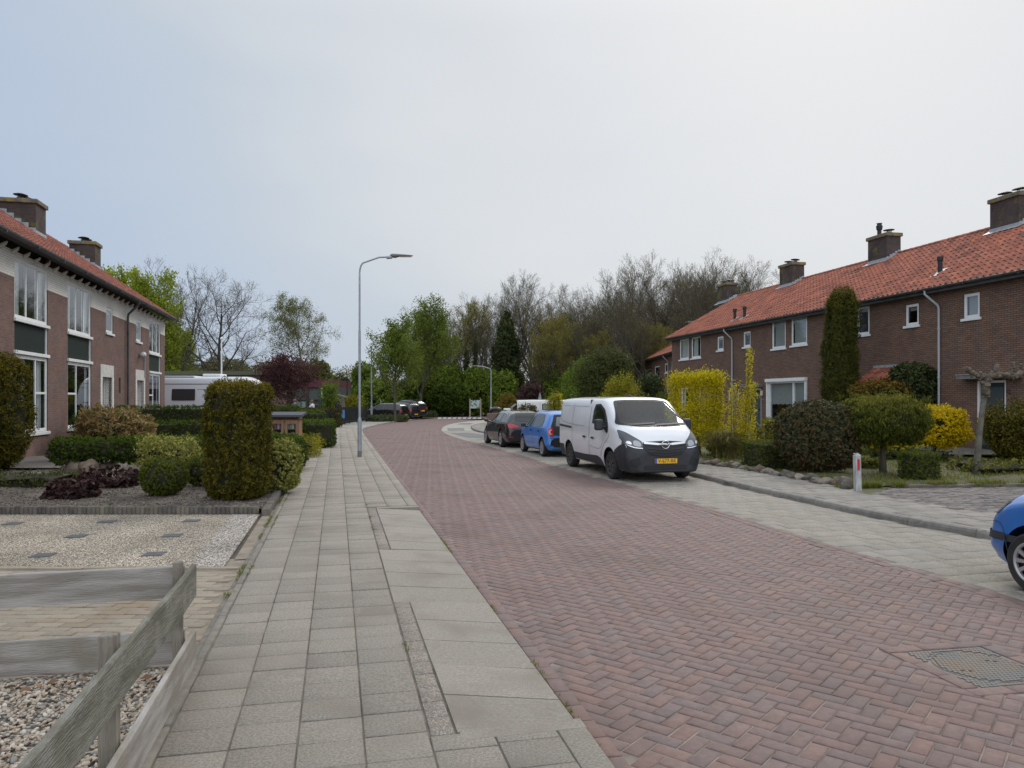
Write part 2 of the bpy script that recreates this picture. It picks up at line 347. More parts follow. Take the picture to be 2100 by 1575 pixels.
# the herringbone: real pavers
def bricks_np(cs, L_, W_, ang, z, rn, tilt=.004, ch=.006, th=.03, name='', m=None, kind='structure'):
    """cs: list of (x,y,ang,L,W,z,rnd). Builds chamfered pavers as one paving mesh."""
    n = len(cs); A = np.array(cs, dtype=np.float64)
    x, y, a, l, w, zz, rd = A.T
    ca, sa = np.cos(a), np.sin(a)
    rng = np.random.default_rng(3); tx = rng.normal(0, tilt, n); ty = rng.normal(0, tilt, n); dz = rng.normal(0, tilt*.25, n)
    V = np.zeros((n, 8, 3))
    for k, (sx_, sy_) in enumerate(((-1, -1), (1, -1), (1, 1), (-1, 1))):
        for lev in (0, 1):
            hx = sx_*(l/2-(ch if lev == 0 else 0)); hy = sy_*(w/2-(ch if lev == 0 else 0))
            V[:, k+4*lev, 0] = x+hx*ca-hy*sa; V[:, k+4*lev, 1] = y+hx*sa+hy*ca
            V[:, k+4*lev, 2] = zz+dz+hx*tx+hy*ty-(0 if lev == 0 else ch*.8)
    # skirts are folded into a lower ring
    S = V[:, 4:8, :].copy(); S[:, :, 2] -= th
    V = np.concatenate([V, S], axis=1)
    base = np.array([(0, 1, 2, 3), (4, 5, 1, 0), (5, 6, 2, 1), (6, 7, 3, 2), (7, 4, 0, 3), (8, 9, 5, 4), (9, 10, 6, 5), (10, 11, 7, 6), (11, 8, 4, 7)])
    Fq = (base[None]+12*np.arange(n)[:, None, None]).reshape(-1, 4)
    o = npmesh(name, V.reshape(-1, 3), Fq, m, rnd=np.repeat(rd, 9)); return tag(o, kind=kind)
def rnd_line(pts, off, wid, ln, z, gap=.006, extra=None):
    pts = resample(offs(pts, off), ln); out = []
    for a, b in zip(pts, pts[1:]):
        c = (a+b)/2; d = b-a
        out.append((c.x, c.y, math.atan2(d.y, d.x), d.length-gap, wid-gap, z, random.random()))
    return out
in_poly = [tuple(p)[:2] for p in offs(LE, .09)]+[tuple(p)[:2] for p in offs(RE, -.18)[::-1]]
bs = []; Wb = .0975; th0 = R(51)
c0, s0 = math.cos(th0), math.sin(th0)
from math import floor
ipx = np.array(in_poly)
for j in range(-680, 680):
    for mm_ in range(-190, 190):
        i0 = j+4*mm_
        for kind_ in (0, 1):
            if kind_ == 0: cx_, cy_ = i0+1, j+.5; aa = th0
            else: cx_, cy_ = i0+3.5, j+1; aa = th0+math.pi/2
            cx_ *= Wb; cy_ *= Wb
            X = cx_*c0-cy_*s0; Y = cx_*s0+cy_*c0+12
            if Y < 2.6 or Y > 42 or X < -12 or X > 9: continue
            if X > 0.75*Y+.6 or X < -.5*Y: continue
            if not inpoly(X, Y, in_poly): continue
            bs.append((X, Y, aa+random.gauss(0, .006), 2*Wb-.007, Wb-.007, ZR+.02*0, random.random()))
MH = Vector((2.99, 4.83, ZR)); MHA = R(11)         # cast manhole cover in the road
def in_mh(x, y, ex=0):
    dx, dy = x-MH.x, y-MH.y; ca, sa = math.cos(-MHA), math.sin(-MHA)
    return abs(dx*ca-dy*sa) < .30+ex and abs(dx*sa+dy*ca) < .32+ex
bs = [b for b in bs if not in_mh(b[0], b[1], .085)]
for s_, (wx, wy) in (('x', (.30, .32)), ('y', (.30, .32))):
    for sg in (-1, 1):
        for k in range(3):
            if s_ == 'x': lx, ly, la = sg*(wx+.055), -wy-.0+(k+.5)*(2*wy/3)+0, math.pi/2; ll = 2*wy/3-.006
            else: lx, ly, la = -wx-.11+(k+.5)*((2*wx+.22)/3), sg*(wy+.055), 0; ll = (2*wx+.22)/3-.006
            ca, sa = math.cos(MHA), math.sin(MHA)
            bs.append((MH.x+lx*ca-ly*sa, MH.y+lx*sa+ly*ca, MHA+la, ll, .10, ZR+.006, random.random()))
bs += rnd_line(LE, .055, .105, .205, ZR+.004)
bs += rnd_line(RE, -.055, .105, .205, ZR+.005)
bs += rnd_line(RE, -.162, .105, .205, ZR+.004)
bricks_np(bs, 0, 0, 0, 0, 0, name='road_paving', m=m_road)
sheet('road_bed', road_poly, ZR-.0055, m_roadbed)
far = [p for p in LE if p.y > 41.5]; farr = [p for p in RE if p.y > 41.5]
sheet('road', [tuple(p)[:2] for p in [LE[[q.y > 41.5 for q in LE].index(True)-1]]+far]+[tuple(p)[:2] for p in farr[::-1]], ZR-.003, m_roadfar)

# manhole
m_iron = mat('cast_iron', (.115, .118, .115), .65, c2=(.15, .135, .115), sc=9, bump=.3, bsc=90, metal=.3, c3=(.17, .12, .08), sc3=4)
b = MB(); Mm = Matrix.Translation((MH.x, MH.y, ZR)) @ Matrix.Rotation(MHA, 4, 'Z')
b.box(-.30, .30, -.32, .32, -.05, -.003, Mm)
for i in range(-13, 14):
    for j in range(-11, 12):
        x_, y_ = i*.029+(.0145 if j % 2 else 0), j*.030; rr_ = math.hypot(x_, y_)
        if abs(x_) < .285 and abs(y_) < .31 and abs(rr_-.272) > .018: b.box(x_-.0125, x_+.0125, y_-.013, y_+.013, -.004, .002, Mm)
mh = b.build('manhole_cover', m_iron)
tag(mh, 'square cast iron manhole cover with round lid set in the red road', 'manhole cover')
b = MB()
for k in range(48):
    a0, a1 = 2*math.pi*k/48, 2*math.pi*(k+1)/48
    b.face([Mm @ Vector((r_*math.cos(a), r_*math.sin(a), .0005)) for r_, a in ((.268, a0), (.276, a0), (.276, a1), (.268, a1))])
b.build('lid_ring', mat('rust_ring', (.10, .07, .05), .7), mh)
m_slot = mat('slot_black', (.01, .01, .01), .9)
for x_, y_ in ((-.17, -.05), (-.13, -.07), (.12, .07), (.16, .05)): b = MB(); b.box(x_-.011, x_+.011, y_-.008, y_+.008, .001, .0035, Mm); b.build('lifting_slot', m_slot, mh)

# small drain grate beside the bay
b = MB(); p = G(1337, 1021, ZR); Mg = Matrix.Translation(p) @ Matrix.Rotation(R(-74), 4, 'Z')
b.box(-.28, .28, -.1, .1, -.03, .004, Mg)
for i in range(8): b.box(-.25+i*.065, -.215+i*.065, -.085, .085, .004, .009, Mg)
tag(b.build('drain_grate', m_iron), 'dark iron drain grate at the edge of the parking strip in front of the van', 'drain')

# ------------------------------------------------------------ left pavement
VE = 44.0
tl = []
for cidx in range(4):
    v = .9+random.random()*.05
    while v < VE:
        tl.append((*UV((cidx+.5)*.3125, v+.1315)[:2], math.pi/2+ANG+random.gauss(0, .006), .263-.007, .3125-.009, 0+random.gauss(0, .002), random.random())); v += .263
for zone in ((.9, 3.5), (11.45, VE)):
    for (u0, u1, ln) in ((1.25, 1.5625, .263), (1.5625, 1.875, .263), (1.875, 2.03, .95)):
        v = zone[0]+random.random()*.1
        while v < zone[1]-.05:
            e_ = min(v+ln, zone[1]); tl.append((*UV((u0+u1)/2, (v+e_)/2)[:2], math.pi/2+ANG+random.gauss(0, .003), e_-v-.008, u1-u0-.009, 0, random.random())); v = e_
bricks_np(tl, 0, 0, 0, 0, 0, tilt=.003, ch=.004, th=.10, name='pavement_tiles', m=m_tile)
# dropped-kerb slabs
sv = []
def slab_row(u0, v0, v1, n, skew):
    b_ = []
    for i in range(n):
        a0 = v0+(v1-v0)*i/n; a1 = v0+(v1-v0)*(i+1)/n; g = .005; u1 = 2.03
        k0 = skew*(1 if i > 0 else 0)*1.0; k1 = skew*(1 if i < n-1 else 0)*1.0; dz = random.gauss(0, .002)
        P = [UV(u0+g, a0+g, .0+dz), UV(u1, a0+g-k0, ZR+.013), UV(u1, a1-g-k1, ZR+.013), UV(u0+g, a1-g, .0+dz)]
        sv.append((P, random.random()))
slab_row(1.385, 3.5, 5.99, 5, .10); slab_row(1.255, 5.99, 8.18, 4, .10); slab_row(1.385, 8.18, 11.3, 6, .08)
b = MB()
for P, r_ in sv:
    lo = [p-Vector((0, 0, .09)) for p in P]
    b.face(P, r_)
    for i in range(4): b.face([lo[i], lo[(i+1) % 4], P[(i+1) % 4], P[i]], r_)
for (v_) in (3.47, 11.38):   # end stones
    P = [UV(1.4, v_-.05, .001), UV(2.03, v_-.05, .001), UV(2.03, v_+.06, .001), UV(1.4, v_+.06, .001)]; lo = [p-Vector((0, 0, .1)) for p in P]
    b.face(P, .2)
    for i in range(4): b.face([lo[i], lo[(i+1) % 4], P[(i+1) % 4], P[i]], .2)
tag(b.build('pavement_ramp', m_slab), kind='structure')
m_grit = pebblemat('washed_grit', [(.34, .29, .24), (.24, .21, .19), (.40, .36, .30), (.28, .22, .19), (.32, .30, .28)], sc=75, bump=.5)
m_gritd = pebblemat('washed_grit_worn', [(.29, .25, .205), (.22, .19, .165), (.34, .30, .25), (.25, .20, .17)], sc=95, bump=.4, gap=(.17, .15, .12))
st = []
for (v0, v1) in ((3.5, 5.99), (8.18, 11.3)):
    v = v0
    while v < v1-.02: e_ = min(v+.21, v1); st.append((*UV(1.318, (v+e_)/2)[:2], math.pi/2+ANG, e_-v-.006, .115, .001, random.random())); v = e_
bricks_np(st, 0, 0, 0, 0, 0, tilt=.003, ch=.003, th=.06, name='pavement_strip', m=m_gritd)
# bed under the whole left pavement plus the wide curve beyond
bed = [UV(-.1, -1), UV(2.03, -1), UV(2.03, 34)]
sheet('pavement_bed', [UV(-.1, -1), UV(1.39, -1), UV(1.39, VE), UV(-.1, VE)], -.009, m_bed)
sheet('pavement_bed', [UV(1.39, -1), UV(2.02, -1), UV(2.02, 3.5), UV(1.39, 3.5)], -.0092, m_bed)
sheet('pavement_bed', [UV(1.39, 11.4), UV(2.02, 11.4), UV(2.02, 40), UV(1.39, 40)], -.0092, m_bed)
m_tilefar = brickmat('tile_far', (.335, .312, .275), (.30, .28, .248), (.2, .18, .15), bw=.3, bh=.3, ms=.006, mode='flat', var=.1, bump=.15)
far_out = [G(650, 886), G(672.6, 877), G(697, 871), G(733.6, 864), G(757, 861.5), G(785, 859.8), G(815, 859.5), G(840, 859.8)]
fl = [p for p in LE if p.y > 34 and p.y < G(831, 863.5, ZR).y+5]
sheet('pavement', [UV(-.1, 39), UV(2.03, 34)]+[Vector((p.x-.01, p.y, 0)) for p in fl]+far_out[::-1], -.004, m_tilefar)
# kerb: long concrete stones along the bend
kb = []
LEk = [p for p in LE if 39 < p.y < 60]
kb = rnd_line(LEk, -.07, .13, .9, .012)
bricks_np(kb, 0, 0, 0, 0, 0, tilt=0, ch=.01, th=.12, name='kerb', m=m_kerb)
# edging bar left of the tiles
eb = []
m_kerb2 = mat('edging_concrete', (.24, .215, .18), .9, c2=(.17, .15, .125), sc=9, rv=.12, bump=.3, bsc=120)
v = .9
while v < 39: eb.append((*UV(-.035, v+.5)[:2], math.pi/2+ANG+random.gauss(0, .002), .99, .055, .006+random.gauss(0, .002), random.random())); v += 1.0
bricks_np(eb, 0, 0, 0, 0, 0, tilt=.001, ch=.006, th=.05, name='pavement_edging', m=m_kerb2)

# ------------------------------------------------------------ left yards
sheet('soil', [UV(-.06, -3), UV(-.06, 60), Vector((-60, 60, 0)), Vector((-60, -3, 0))], -.03, m_soil)
YD = 7.42
m_klink = mat('grit_klinker', (1, 1, 1), .85, c2=(.8, .8, .8), sc=80, rv=.1, bump=.5, bsc=220, rvs=[(.36, .30, .22), (.40, .335, .25), (.32, .275, .21), (.38, .31, .235)], c3=(.78, .72, .66), sc3=1.4)
kl = []; rr = 0; y = 4.2
while y < YD-.12:
    x = -9+(rr % 2)*.1
    while x < -1.2:
        u, v = toUV((x, y))
        if u < -.17: kl.append((x, y, random.gauss(0, .006), .205, .098, -.012+random.gauss(0, .002), random.random()))
        x += .211
    y += .104; rr += 1
x = -9
while x < -2.7: kl.append((x, YD-.03, 0, .5, .07, .0, .2)); x += .506
bricks_np(kl, 0, 0, 0, 0, 0, tilt=.006, ch=.005, th=.03, name='driveway_klinkers', m=m_klink)
sheet('driveway_sand', [(-12, 4.1), (-12, YD), UV(-.07, 8.1)[:2], UV(-.07, 4.2)[:2]], -.0205, m_gsand)
sheet('driveway_sand', [UV(-.07, 8.05)[:2], UV(-.07, 11.6)[:2], UV(-.22, 11.6)[:2], UV(-.22, 8.05)[:2]], -.012, m_gsand)
m_peb = pebblemat('pebble_slabs', [(.56, .47, .36), (.46, .38, .28), (.62, .55, .46), (.36, .30, .23), (.52, .44, .34), (.20, .175, .145)], sc=62, bump=.7, joints=(.6, .6, (.17, .14, .10)))
m_peb2 = pebblemat('pebble_slabs_pale', [(.58, .53, .47), (.50, .44, .38), (.62, .58, .53), (.42, .36, .32)], sc=62, bump=.7, joints=(.4, .4, (.2, .16, .12)))
e1 = UV(-.2, 8.0); e2 = UV(-.2, 11.5)
sheet('driveway_pebbles', [(-12, YD+.01), (e1.x, YD+.01), (e2.x+.03, 10.78), (-12, 10.78)], -.006, m_peb)
sheet('driveway_pebbles', [(e1.x-.36, YD+.012), (e1.x-.005, YD+.012), (e2.x+.02, 10.78), (e2.x-.36, 10.78)], -.002, m_peb2)
m_ins = mat('slate_insert', (.06, .068, .07), .7, c2=(.09, .095, .09), sc=12, bump=.2)
b = MB()
for px, py in ((27, 1073), (219, 1069.5), (157, 1099), (354, 1097.5), (88, 1138), (316, 1135.5), (392, 1067.5)):
    c = G(px, py); a = R(8)+random.gauss(0, .02)
    Mx = Matrix.Translation((c.x, c.y, 0)) @ Matrix.Rotation(a, 4, 'Z')
    b.box(-.10, .10, -.10, .10, -.03, .0015, Mx)
tag(b.build('driveway_inserts', m_ins), kind='structure')
# low garden edging wall of upright bricks
m_dkbrick = mat('edging_brick', (.12, .10, .082), .9, c2=(.075, .065, .055), sc=9, rv=.25, bump=.5, bsc=90, c3=(.15, .13, .09), sc3=3)
eg = []; x = -12.0
while x < -3.62: eg.append((x, 10.85, random.gauss(0, .01), .058, .11, .10+random.gauss(0, .003), random.random())); x += .064
v = 11.05
while v < 14.8: eg.append((*UV(-.17, v)[:2], math.pi/2+ANG, .058, .11, .085, random.random())); v += .064
o = bricks_np(eg, 0, 0, 0, 0, 0, tilt=.01, ch=.006, th=.13, name='garden_edging', m=m_dkbrick, kind=None)
tag(o, 'low dark brick edging between the pebble driveway and the front garden bed', 'edging')
bedp = [(-14, 10.9), (-3.7, 10.9), UV(-.24, 11.2)[:2], UV(-.24, 18)[:2], (-14, 18)]
b = MB(); nx, ny = 90, 56   # lumpy soil bed
for i in range(nx):
    for j in range(ny):
        q = []
        for a_, b_ in ((i, j), (i+1, j), (i+1, j+1), (i, j+1)):
            yy = 10.9+(24-10.9)*b_/ny; xr = (UV(-.24, yy/.9741+.1).x if yy > 11.3 else -3.66)
            xx = -15+(xr+15)*a_/nx
            zz = .045+.03*noise.noise(Vector((xx*2.5, yy*2.5, 0)))+.012*noise.noise(Vector((xx*11, yy*11, 3)))
            q.append((xx, yy, zz))
        b.face(q)
tag(b.build('soil', m_soil, smooth=True), kind='structure')
m_grav = pebblemat('pale_gravel', [(.50, .46, .40), (.42, .38, .33), (.56, .53, .48), (.36, .32, .28)], sc=55, bump=.7)
sheet('gravel_path', [G(75, 993), G(420, 992), G(430, 975), G(60, 977)], .088, m_grav)
sheet('garden_path', [G(-60, 968), G(260, 968), G(260, 943), G(-60, 941)], .092, mat('path_slab', (.15, .135, .12), .9, c2=(.10, .09, .08), sc=4, bump=.3))

# ------------------------------------------------------------ right: bay, kerb, pavement, driveway, lawn
KB = [G(2300, 1152, ZR), G(2015, 1104, ZR), G(1829.5, 1070.6, ZR), G(1700, 1042.5, ZR), G(1526.6, 1004, ZR), G(1403, 973, ZR),
      Vector((2.75, 22.5, 0)), Vector((1.35, 28, 0)), Vector((-.1, 33, 0)), G(988, 888, ZR), G(972, 884, ZR), G(965.5, 878.5, ZR), G(968, 874, ZR), G(990, 869.5, ZR), Vector((2, 53, 0))]
KB = smooth_line(KB)
KB0 = [Vector((KB[0].x+2, 3, 0))]+KB
bay_poly = [tuple(p)[:2] for p in RE]+[(3.0, 62)]+[tuple(p)[:2] for p in KB0[::-1]]
m_baybed = mat('bay_joint', (.15, .132, .105), .95, c2=(.24, .21, .17), sc=3, bump=.3, bsc=120)
sheet('parking_bay', bay_poly, ZR-.004, m_baybed)
bt = []; row = 0; v = 3.0; bdv = Vector((-.243, .970, 0)); bnu = Vector((.970, .243, 0))
while v < 41:
    u = 0+(row % 2)*.15
    while u < 14:
        p = Vector((1.7, 0, 0))+bnu*u+bdv*v-bnu*2
        if p.y < 40 and p.x < .75*p.y+1.5 and inpoly(p.x, p.y, bay_poly): bt.append((p.x, p.y, math.atan2(bdv.y, bdv.x), .30-.006, .30-.006, ZR+.002+random.gauss(0, .0012), random.random()))
        u += .30
    v += .30; row += 1
bricks_np(bt, 0, 0, 0, 0, 0, tilt=.003, ch=.004, th=.03, name='parking_bay_tiles', m=m_bay)
m_bayfar = brickmat('bay_far', (.36, .335, .29), (.32, .30, .262), (.22, .2, .17), bw=.3, bh=.3, ms=.006, mode='flat', var=.1, bump=.1)
q = [p for p in RE if p.y > 30]
sheet('parking_bay', [tuple(p)[:2] for p in q]+[(3.0, 62), (3.0, 36)]+[(0.2, 31)], ZR-.001, m_bayfar)
m_patch = mat('bay_patch', (.15, .155, .152), .85, c2=(.12, .122, .12), sc=5)
sheet('paving_patch', [G(924, 888.5, ZR), G(958, 887.5, ZR), G(1003, 893, ZR), G(1003, 898, ZR), G(960, 898, ZR)], ZR+.006, m_patch)
sheet('paving_patch', [G(938, 870.2, ZR), G(946, 868.2, ZR), G(972, 868, ZR), G(962, 870.6, ZR)], ZR+.0065, m_patch)
b = MB()
for i in range(9):
    for j in range(3):
        P = [G(918+3.85*i+.5*(1-j), 882.8-1.9*j, ZR+.008), G(918+3.85*i+2.9+.5*(1-j), 882.8-1.9*j, ZR+.008), G(918+3.85*i+2.9+.5*(1-j), 881.6-1.9*j, ZR+.008), G(918+3.85*i+.5*(1-j), 881.6-1.9*j, ZR+.008)]
        b.face(P)
tag(b.build('paving_grid_blocks', m_patch), kind='structure')
sheet('soil', [(3, 2), (60, 2), (60, 62), (3.2, 62), (2.6, 50), (0, 44), (0, 36), (1.8, 30), (4.2, 18), (5.5, 12)], ZR-.03, m_soil)
# rounded kerb stones
kp = resample(KB0, .98); b = MB()
for a_, b_ in zip(kp, kp[1:]):
    t = (b_-a_).normalized(); nn = Vector((t.y, -t.x, 0)); r_ = random.random()
    if (a_.y > 20 and a_.y < 29): pass
    prof = [(0, -.16), (0, ZR+.055), (.012, ZR+.085), (.04, ZR+.10), (.12, ZR+.10), (.12, -.16)]
    A = [a_+t*.004+nn*x+Vector((0, 0, z)) for x, z in prof]; B = [b_-t*.004+nn*x+Vector((0, 0, z)) for x, z in prof]
    for i in range(5): b.face([A[i], B[i], B[i+1], A[i+1]], r_)
    b.face(A[::-1], r_); b.face(B, r_)
tag(b.build('kerb', m_kerb, smooth=45), kind='structure')
ZS = ZR+.095
OUT = [Vector((9.5, 6, 0)), G(2024, 1060), G(1786, 1018.7), G(1679, 992.5), G(1597, 979.5), G(1481, 958), G(1420, 949), Vector((3.7, 23.5, 0)), Vector((2.4, 28.5, 0)), Vector((1.6, 36, 0)), Vector((2.2, 46, 0)), Vector((3, 53, 0))]
OUT = smooth_line(OUT, 1)
ps = [tuple(p)[:2] for p in offs(KB0, .11)]+[tuple(p)[:2] for p in OUT[::-1]]
sheet('pavement_bed', ps, ZS-.008, m_bed)
m_tile2 = mat('tile_grey', (.29, .262, .225), .85, c2=(.215, .195, .168), sc=60, rv=.13, bump=.35, bsc=240, c3=(.20, .185, .16), sc3=1.0)
pt = []; v = 3.0; row = 0
while v < 60:
    u = (row % 2)*.15
    while u < 12:
        p = Vector((1.7, 0, 0))+bnu*(u+2)+bdv*v
        if p.x < .75*p.y+1.5 and inpoly(p.x, p.y, ps): pt.append((p.x, p.y, math.atan2(bdv.y, bdv.x), .293, .293, ZS+random.gauss(0, .0015), random.random()))
        u += .30
    v += .30; row += 1
bricks_np(pt, 0, 0, 0, 0, 0, tilt=.006, ch=.004, th=.03, name='pavement_tiles', m=m_tile2)
dr = [(9.5, 6.5), G(2024, 1060)[:2], G(1786, 1018.7)[:2], G(1800, 1006)[:2], G(1950, 1001)[:2], G(2100, 996)[:2], (13, 14.6), (20, 15), (20, 4)]
sheet('driveway_bed', [tuple(p)[:2] for p in dr], ZS-.02, m_bed)
m_cob = mat('driveway_brick', (1, 1, 1), .85, c2=(.75, .75, .75), sc=30, rv=.2, bump=.6, bsc=90, rvs=[(.19, .165, .145), (.22, .19, .165), (.165, .15, .14), (.20, .17, .15)])
dc = []; y = 7.0; row = 0
while y < 15:
    x = 5.5+(row % 2)*.1
    while x < 14:
        if inpoly(x, y, [tuple(p)[:2] for p in dr]): dc.append((x+random.gauss(0, .004), y, .02+random.gauss(0, .02), .192, .092, ZS-.004+random.gauss(0, .003), random.random()))
        x += .205
    y += .103; row += 1
bricks_np(dc, 0, 0, 0, 0, 0, tilt=.02, ch=.008, th=.03, name='driveway_bricks', m=m_cob)
# right front lawn, gently uneven, up to the houses and beyond
b = MB()
ROUT = [Vector((6.6, 13.6, 0)), Vector((13.5, 14.45, 0))]
nx, ny = 120, 110
def lawn_z(x, y): return ZS+.02+.035*noise.noise(Vector((x*1.3, y*1.3, 0)))+.02*noise.noise(Vector((x*6, y*6, 5)))
def leftlim(y):
    if y < 13.6: return 99
    pl = [(6.25, 13.5), (5.65, 15.7), (4.95, 18.2), (4.68, 19.4), (3.75, 23.5), (2.45, 28.5), (1.65, 36), (2.2, 46), (3, 53), (3, 62)]
    for (a, b_), (c, d) in zip(pl, pl[1:]):
        if b_ <= y <= d: return a+(c-a)*(y-b_)/(d-b_)
    return 3
for j in range(ny):
    y0_, y1_ = 13.75+(50-13.75)*(j/ny)**1.5, 13.75+(50-13.75)*((j+1)/ny)**1.5
    for i in range(nx):
        q = []
        for ii, yy in ((i, y0_), (i+1, y0_), (i+1, y1_), (i, y1_)):
            l = leftlim(yy); xx = l+(22-l)*(ii/nx)**1.3; q.append((xx, yy+(.09*(xx-6) if j == 0 and yy < 13.9 else 0), lawn_z(xx, yy) if ii > 0 else ZS-.01))
        b.face(q)
tag(b.build('lawn', m_grass, smooth=True), kind='structure')
sheet('garden_paving', [(12.0, 21.0), (13.8, 21.0), (14.6, 17), (20, 15), (20, 20), (10, 47), (8.3, 46)], ZS+.055, mat('worn_slab', (.17, .155, .135), .9, c2=(.11, .10, .085), sc=3, bump=.3))

sheet('verge', [(5.5, 15.8), (5.75, 14.4), (5.92, 13.2), (6.03, 12.6), (6.62, 13.45), (7.1, 13.9), (6.4, 14.6)], ZS-.004, m_grass)
# far crossing: raised brick table with white teeth, verge
m_table = brickmat('table_brick', (.23, .165, .14), (.20, .15, .13), (.16, .13, .11), bw=.3, bh=.12, ms=.006, mode='flat', dirt=.12, bump=.1)
sheet('road_table', [G(896, 857.6, ZR), G(1060, 858.6, ZR), Vector((6, 66, 0)), Vector((14, 66, 0)), Vector((14, 84, 0)), Vector((-14, 84, 0)), G(858, 857.0, ZR)], ZR+.001, m_table)
m_white = mat('road_white', (.62, .61, .58), .8, c2=(.45, .43, .40), sc=3)
b = MB()
for i in range(9):
    x0 = 897+i*10.2
    for (dx, wv) in ((0, 7.6),):
        b.face([G(x0, 858.6, ZR+.005), G(x0+wv, 858.9, ZR+.005), G(x0+wv+1.5, 856.0, ZR+.005), G(x0+2.4, 855.9, ZR+.005)])
tag(b.build('road_markings', m_white), kind='structure')
sheet('verge', [Vector((-60, 62, 0)), Vector((-14, 62, 0)), G(890, 856.4, ZR), G(880, 853.4, ZR), G(1060, 853.6, ZR), Vector((40, 74, 0)), Vector((60, 300, 0)), Vector((-90, 300, 0))], ZR+.03, m_grass)
# ------------------------------------------------------------ houses
m_brickR = brickmat('brick_brown', (.225, .128, .086), (.150, .092, .068), (.075, .060, .050), var=.28, dirt=.14, bump=.8)
m_brickL = brickmat('brick_red_brown', (.205, .108, .086), (.140, .080, .068), (.17, .145, .125), var=.28, dirt=.16, bump=.6, ms=.008)
m_brickD = brickmat('brick_chimney', (.085, .055, .045), (.055, .043, .040), (.06, .055, .05), dirt=.35, bump=.6, stain=(.11, .10, .035))
m_brickW = brickmat('brick_painted', (.84, .81, .73), (.79, .76, .69), (.58, .56, .51), var=.06, dirt=.08, bump=.9)
m_wht = mat('paint_white', (.82, .82, .80), .45, c2=(.74, .74, .72), sc=6)
m_wht2 = mat('render_white', (.64, .62, .57), .8, c2=(.52, .50, .46), sc=5, bump=.2)
m_green = mat('panel_green', (.010, .020, .015), .55, c2=(.013, .024, .018), sc=2, spec=.15)
m_gut = mat('gutter_dark', (.05, .052, .055), .5, c2=(.09, .09, .09), sc=5)
m_zinc = mat('zinc', (.42, .43, .44), .5, c2=(.32, .33, .34), sc=6, metal=.2)
m_lead = mat('lead', (.26, .28, .30), .55, c2=(.36, .37, .38), sc=8)
m_cap = mat('chimney_cap', (.20, .17, .11), .95, c2=(.10, .09, .07), sc=5, bump=.5, c3=(.26, .19, .04), sc3=3)
m_blk = mat('black_matt', (.012, .012, .013), .6)
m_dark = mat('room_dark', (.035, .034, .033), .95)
m_curt = mat('curtain', (.85, .85, .84), .9, c2=(.55, .55, .54), sc=3, stretch=(14, 14, .3))
m_blind = mat('blind', (.42, .44, .45), .7)
m_pane = glassmat('window_pane', (.75, .78, .78), .12)
m_tileR = mat('roof_tile_orange', (1, 1, 1), .7, c2=(.78, .74, .72), sc=9, bump=.2, rv=.16, c3=(.48, .46, .44), sc3=1.3,
              rvs=[(.37, .112, .056), (.32, .096, .052), (.41, .130, .064), (.27, .085, .050), (.35, .110, .060), (.22, .072, .046)])
m_tileL = mat('roof_tile_red', (1, 1, 1), .75, c2=(.7, .68, .68), sc=9, bump=.2, rv=.14, c3=(.42, .42, .42), sc3=2.2,
              rvs=[(.32, .092, .050), (.25, .075, .046), (.38, .115, .055), (.20, .065, .048), (.29, .085, .052)])
class Fr:
    def __init__(s, O, d, name, label, cat):
        s.O = Vector((O[0], O[1], 0)); s.dx = Vector((d[0], d[1], 0)).normalized(); s.n = Vector((-s.dx.y, s.dx.x, 0))
        s.root = tag(empty(name, s.O, math.atan2(s.dx.y, s.dx.x)), label, cat)
    def W(s, px, py, yo=0):
        a = Vector(((px-CX)/F, 1, 0)); Y = (yo+s.n.dot(s.O))/s.n.dot(a); P = a*Y
        return (P-s.O).dot(s.dx), H0-(py-HY)*Y/F
def wall_open(b, s0, s1, z0, z1, ops, y=0, rev=.09, r=.5):
    ss = sorted({s0, s1}|{min(max(v, s0), s1) for o in ops for v in o[:2]}); zs = sorted({z0, z1}|{min(max(v, z0), z1) for o in ops for v in o[2:4]})
    for a, c in zip(ss, ss[1:]):
        for e_, g in zip(zs, zs[1:]):
            ms_, mz = (a+c)/2, (e_+g)/2
            if any(o[0] < ms_ < o[1] and o[2] < mz < o[3] for o in ops): continue
            b.face([(c, y, e_), (a, y, e_), (a, y, g), (c, y, g)], r)
    for (a, c, e_, g) in [o[:4] for o in ops]:
        e2, g2 = max(e_, z0), min(g, z1)
        if g2 <= e2: continue
        b.face([(a, y, e2), (a, y-rev, e2), (a, y-rev, g2), (a, y, g2)], r); b.face([(c, y-rev, e2), (c, y, e2), (c, y, g2), (c, y-rev, g2)], r)
        if g <= z1: b.face([(a, y, g), (a, y-rev, g), (c, y-rev, g), (c, y, g)], r)
        if e_ >= z0: b.face([(c, y, e_), (c, y-rev, e_), (a, y-rev, e_), (a, y, e_)], r)
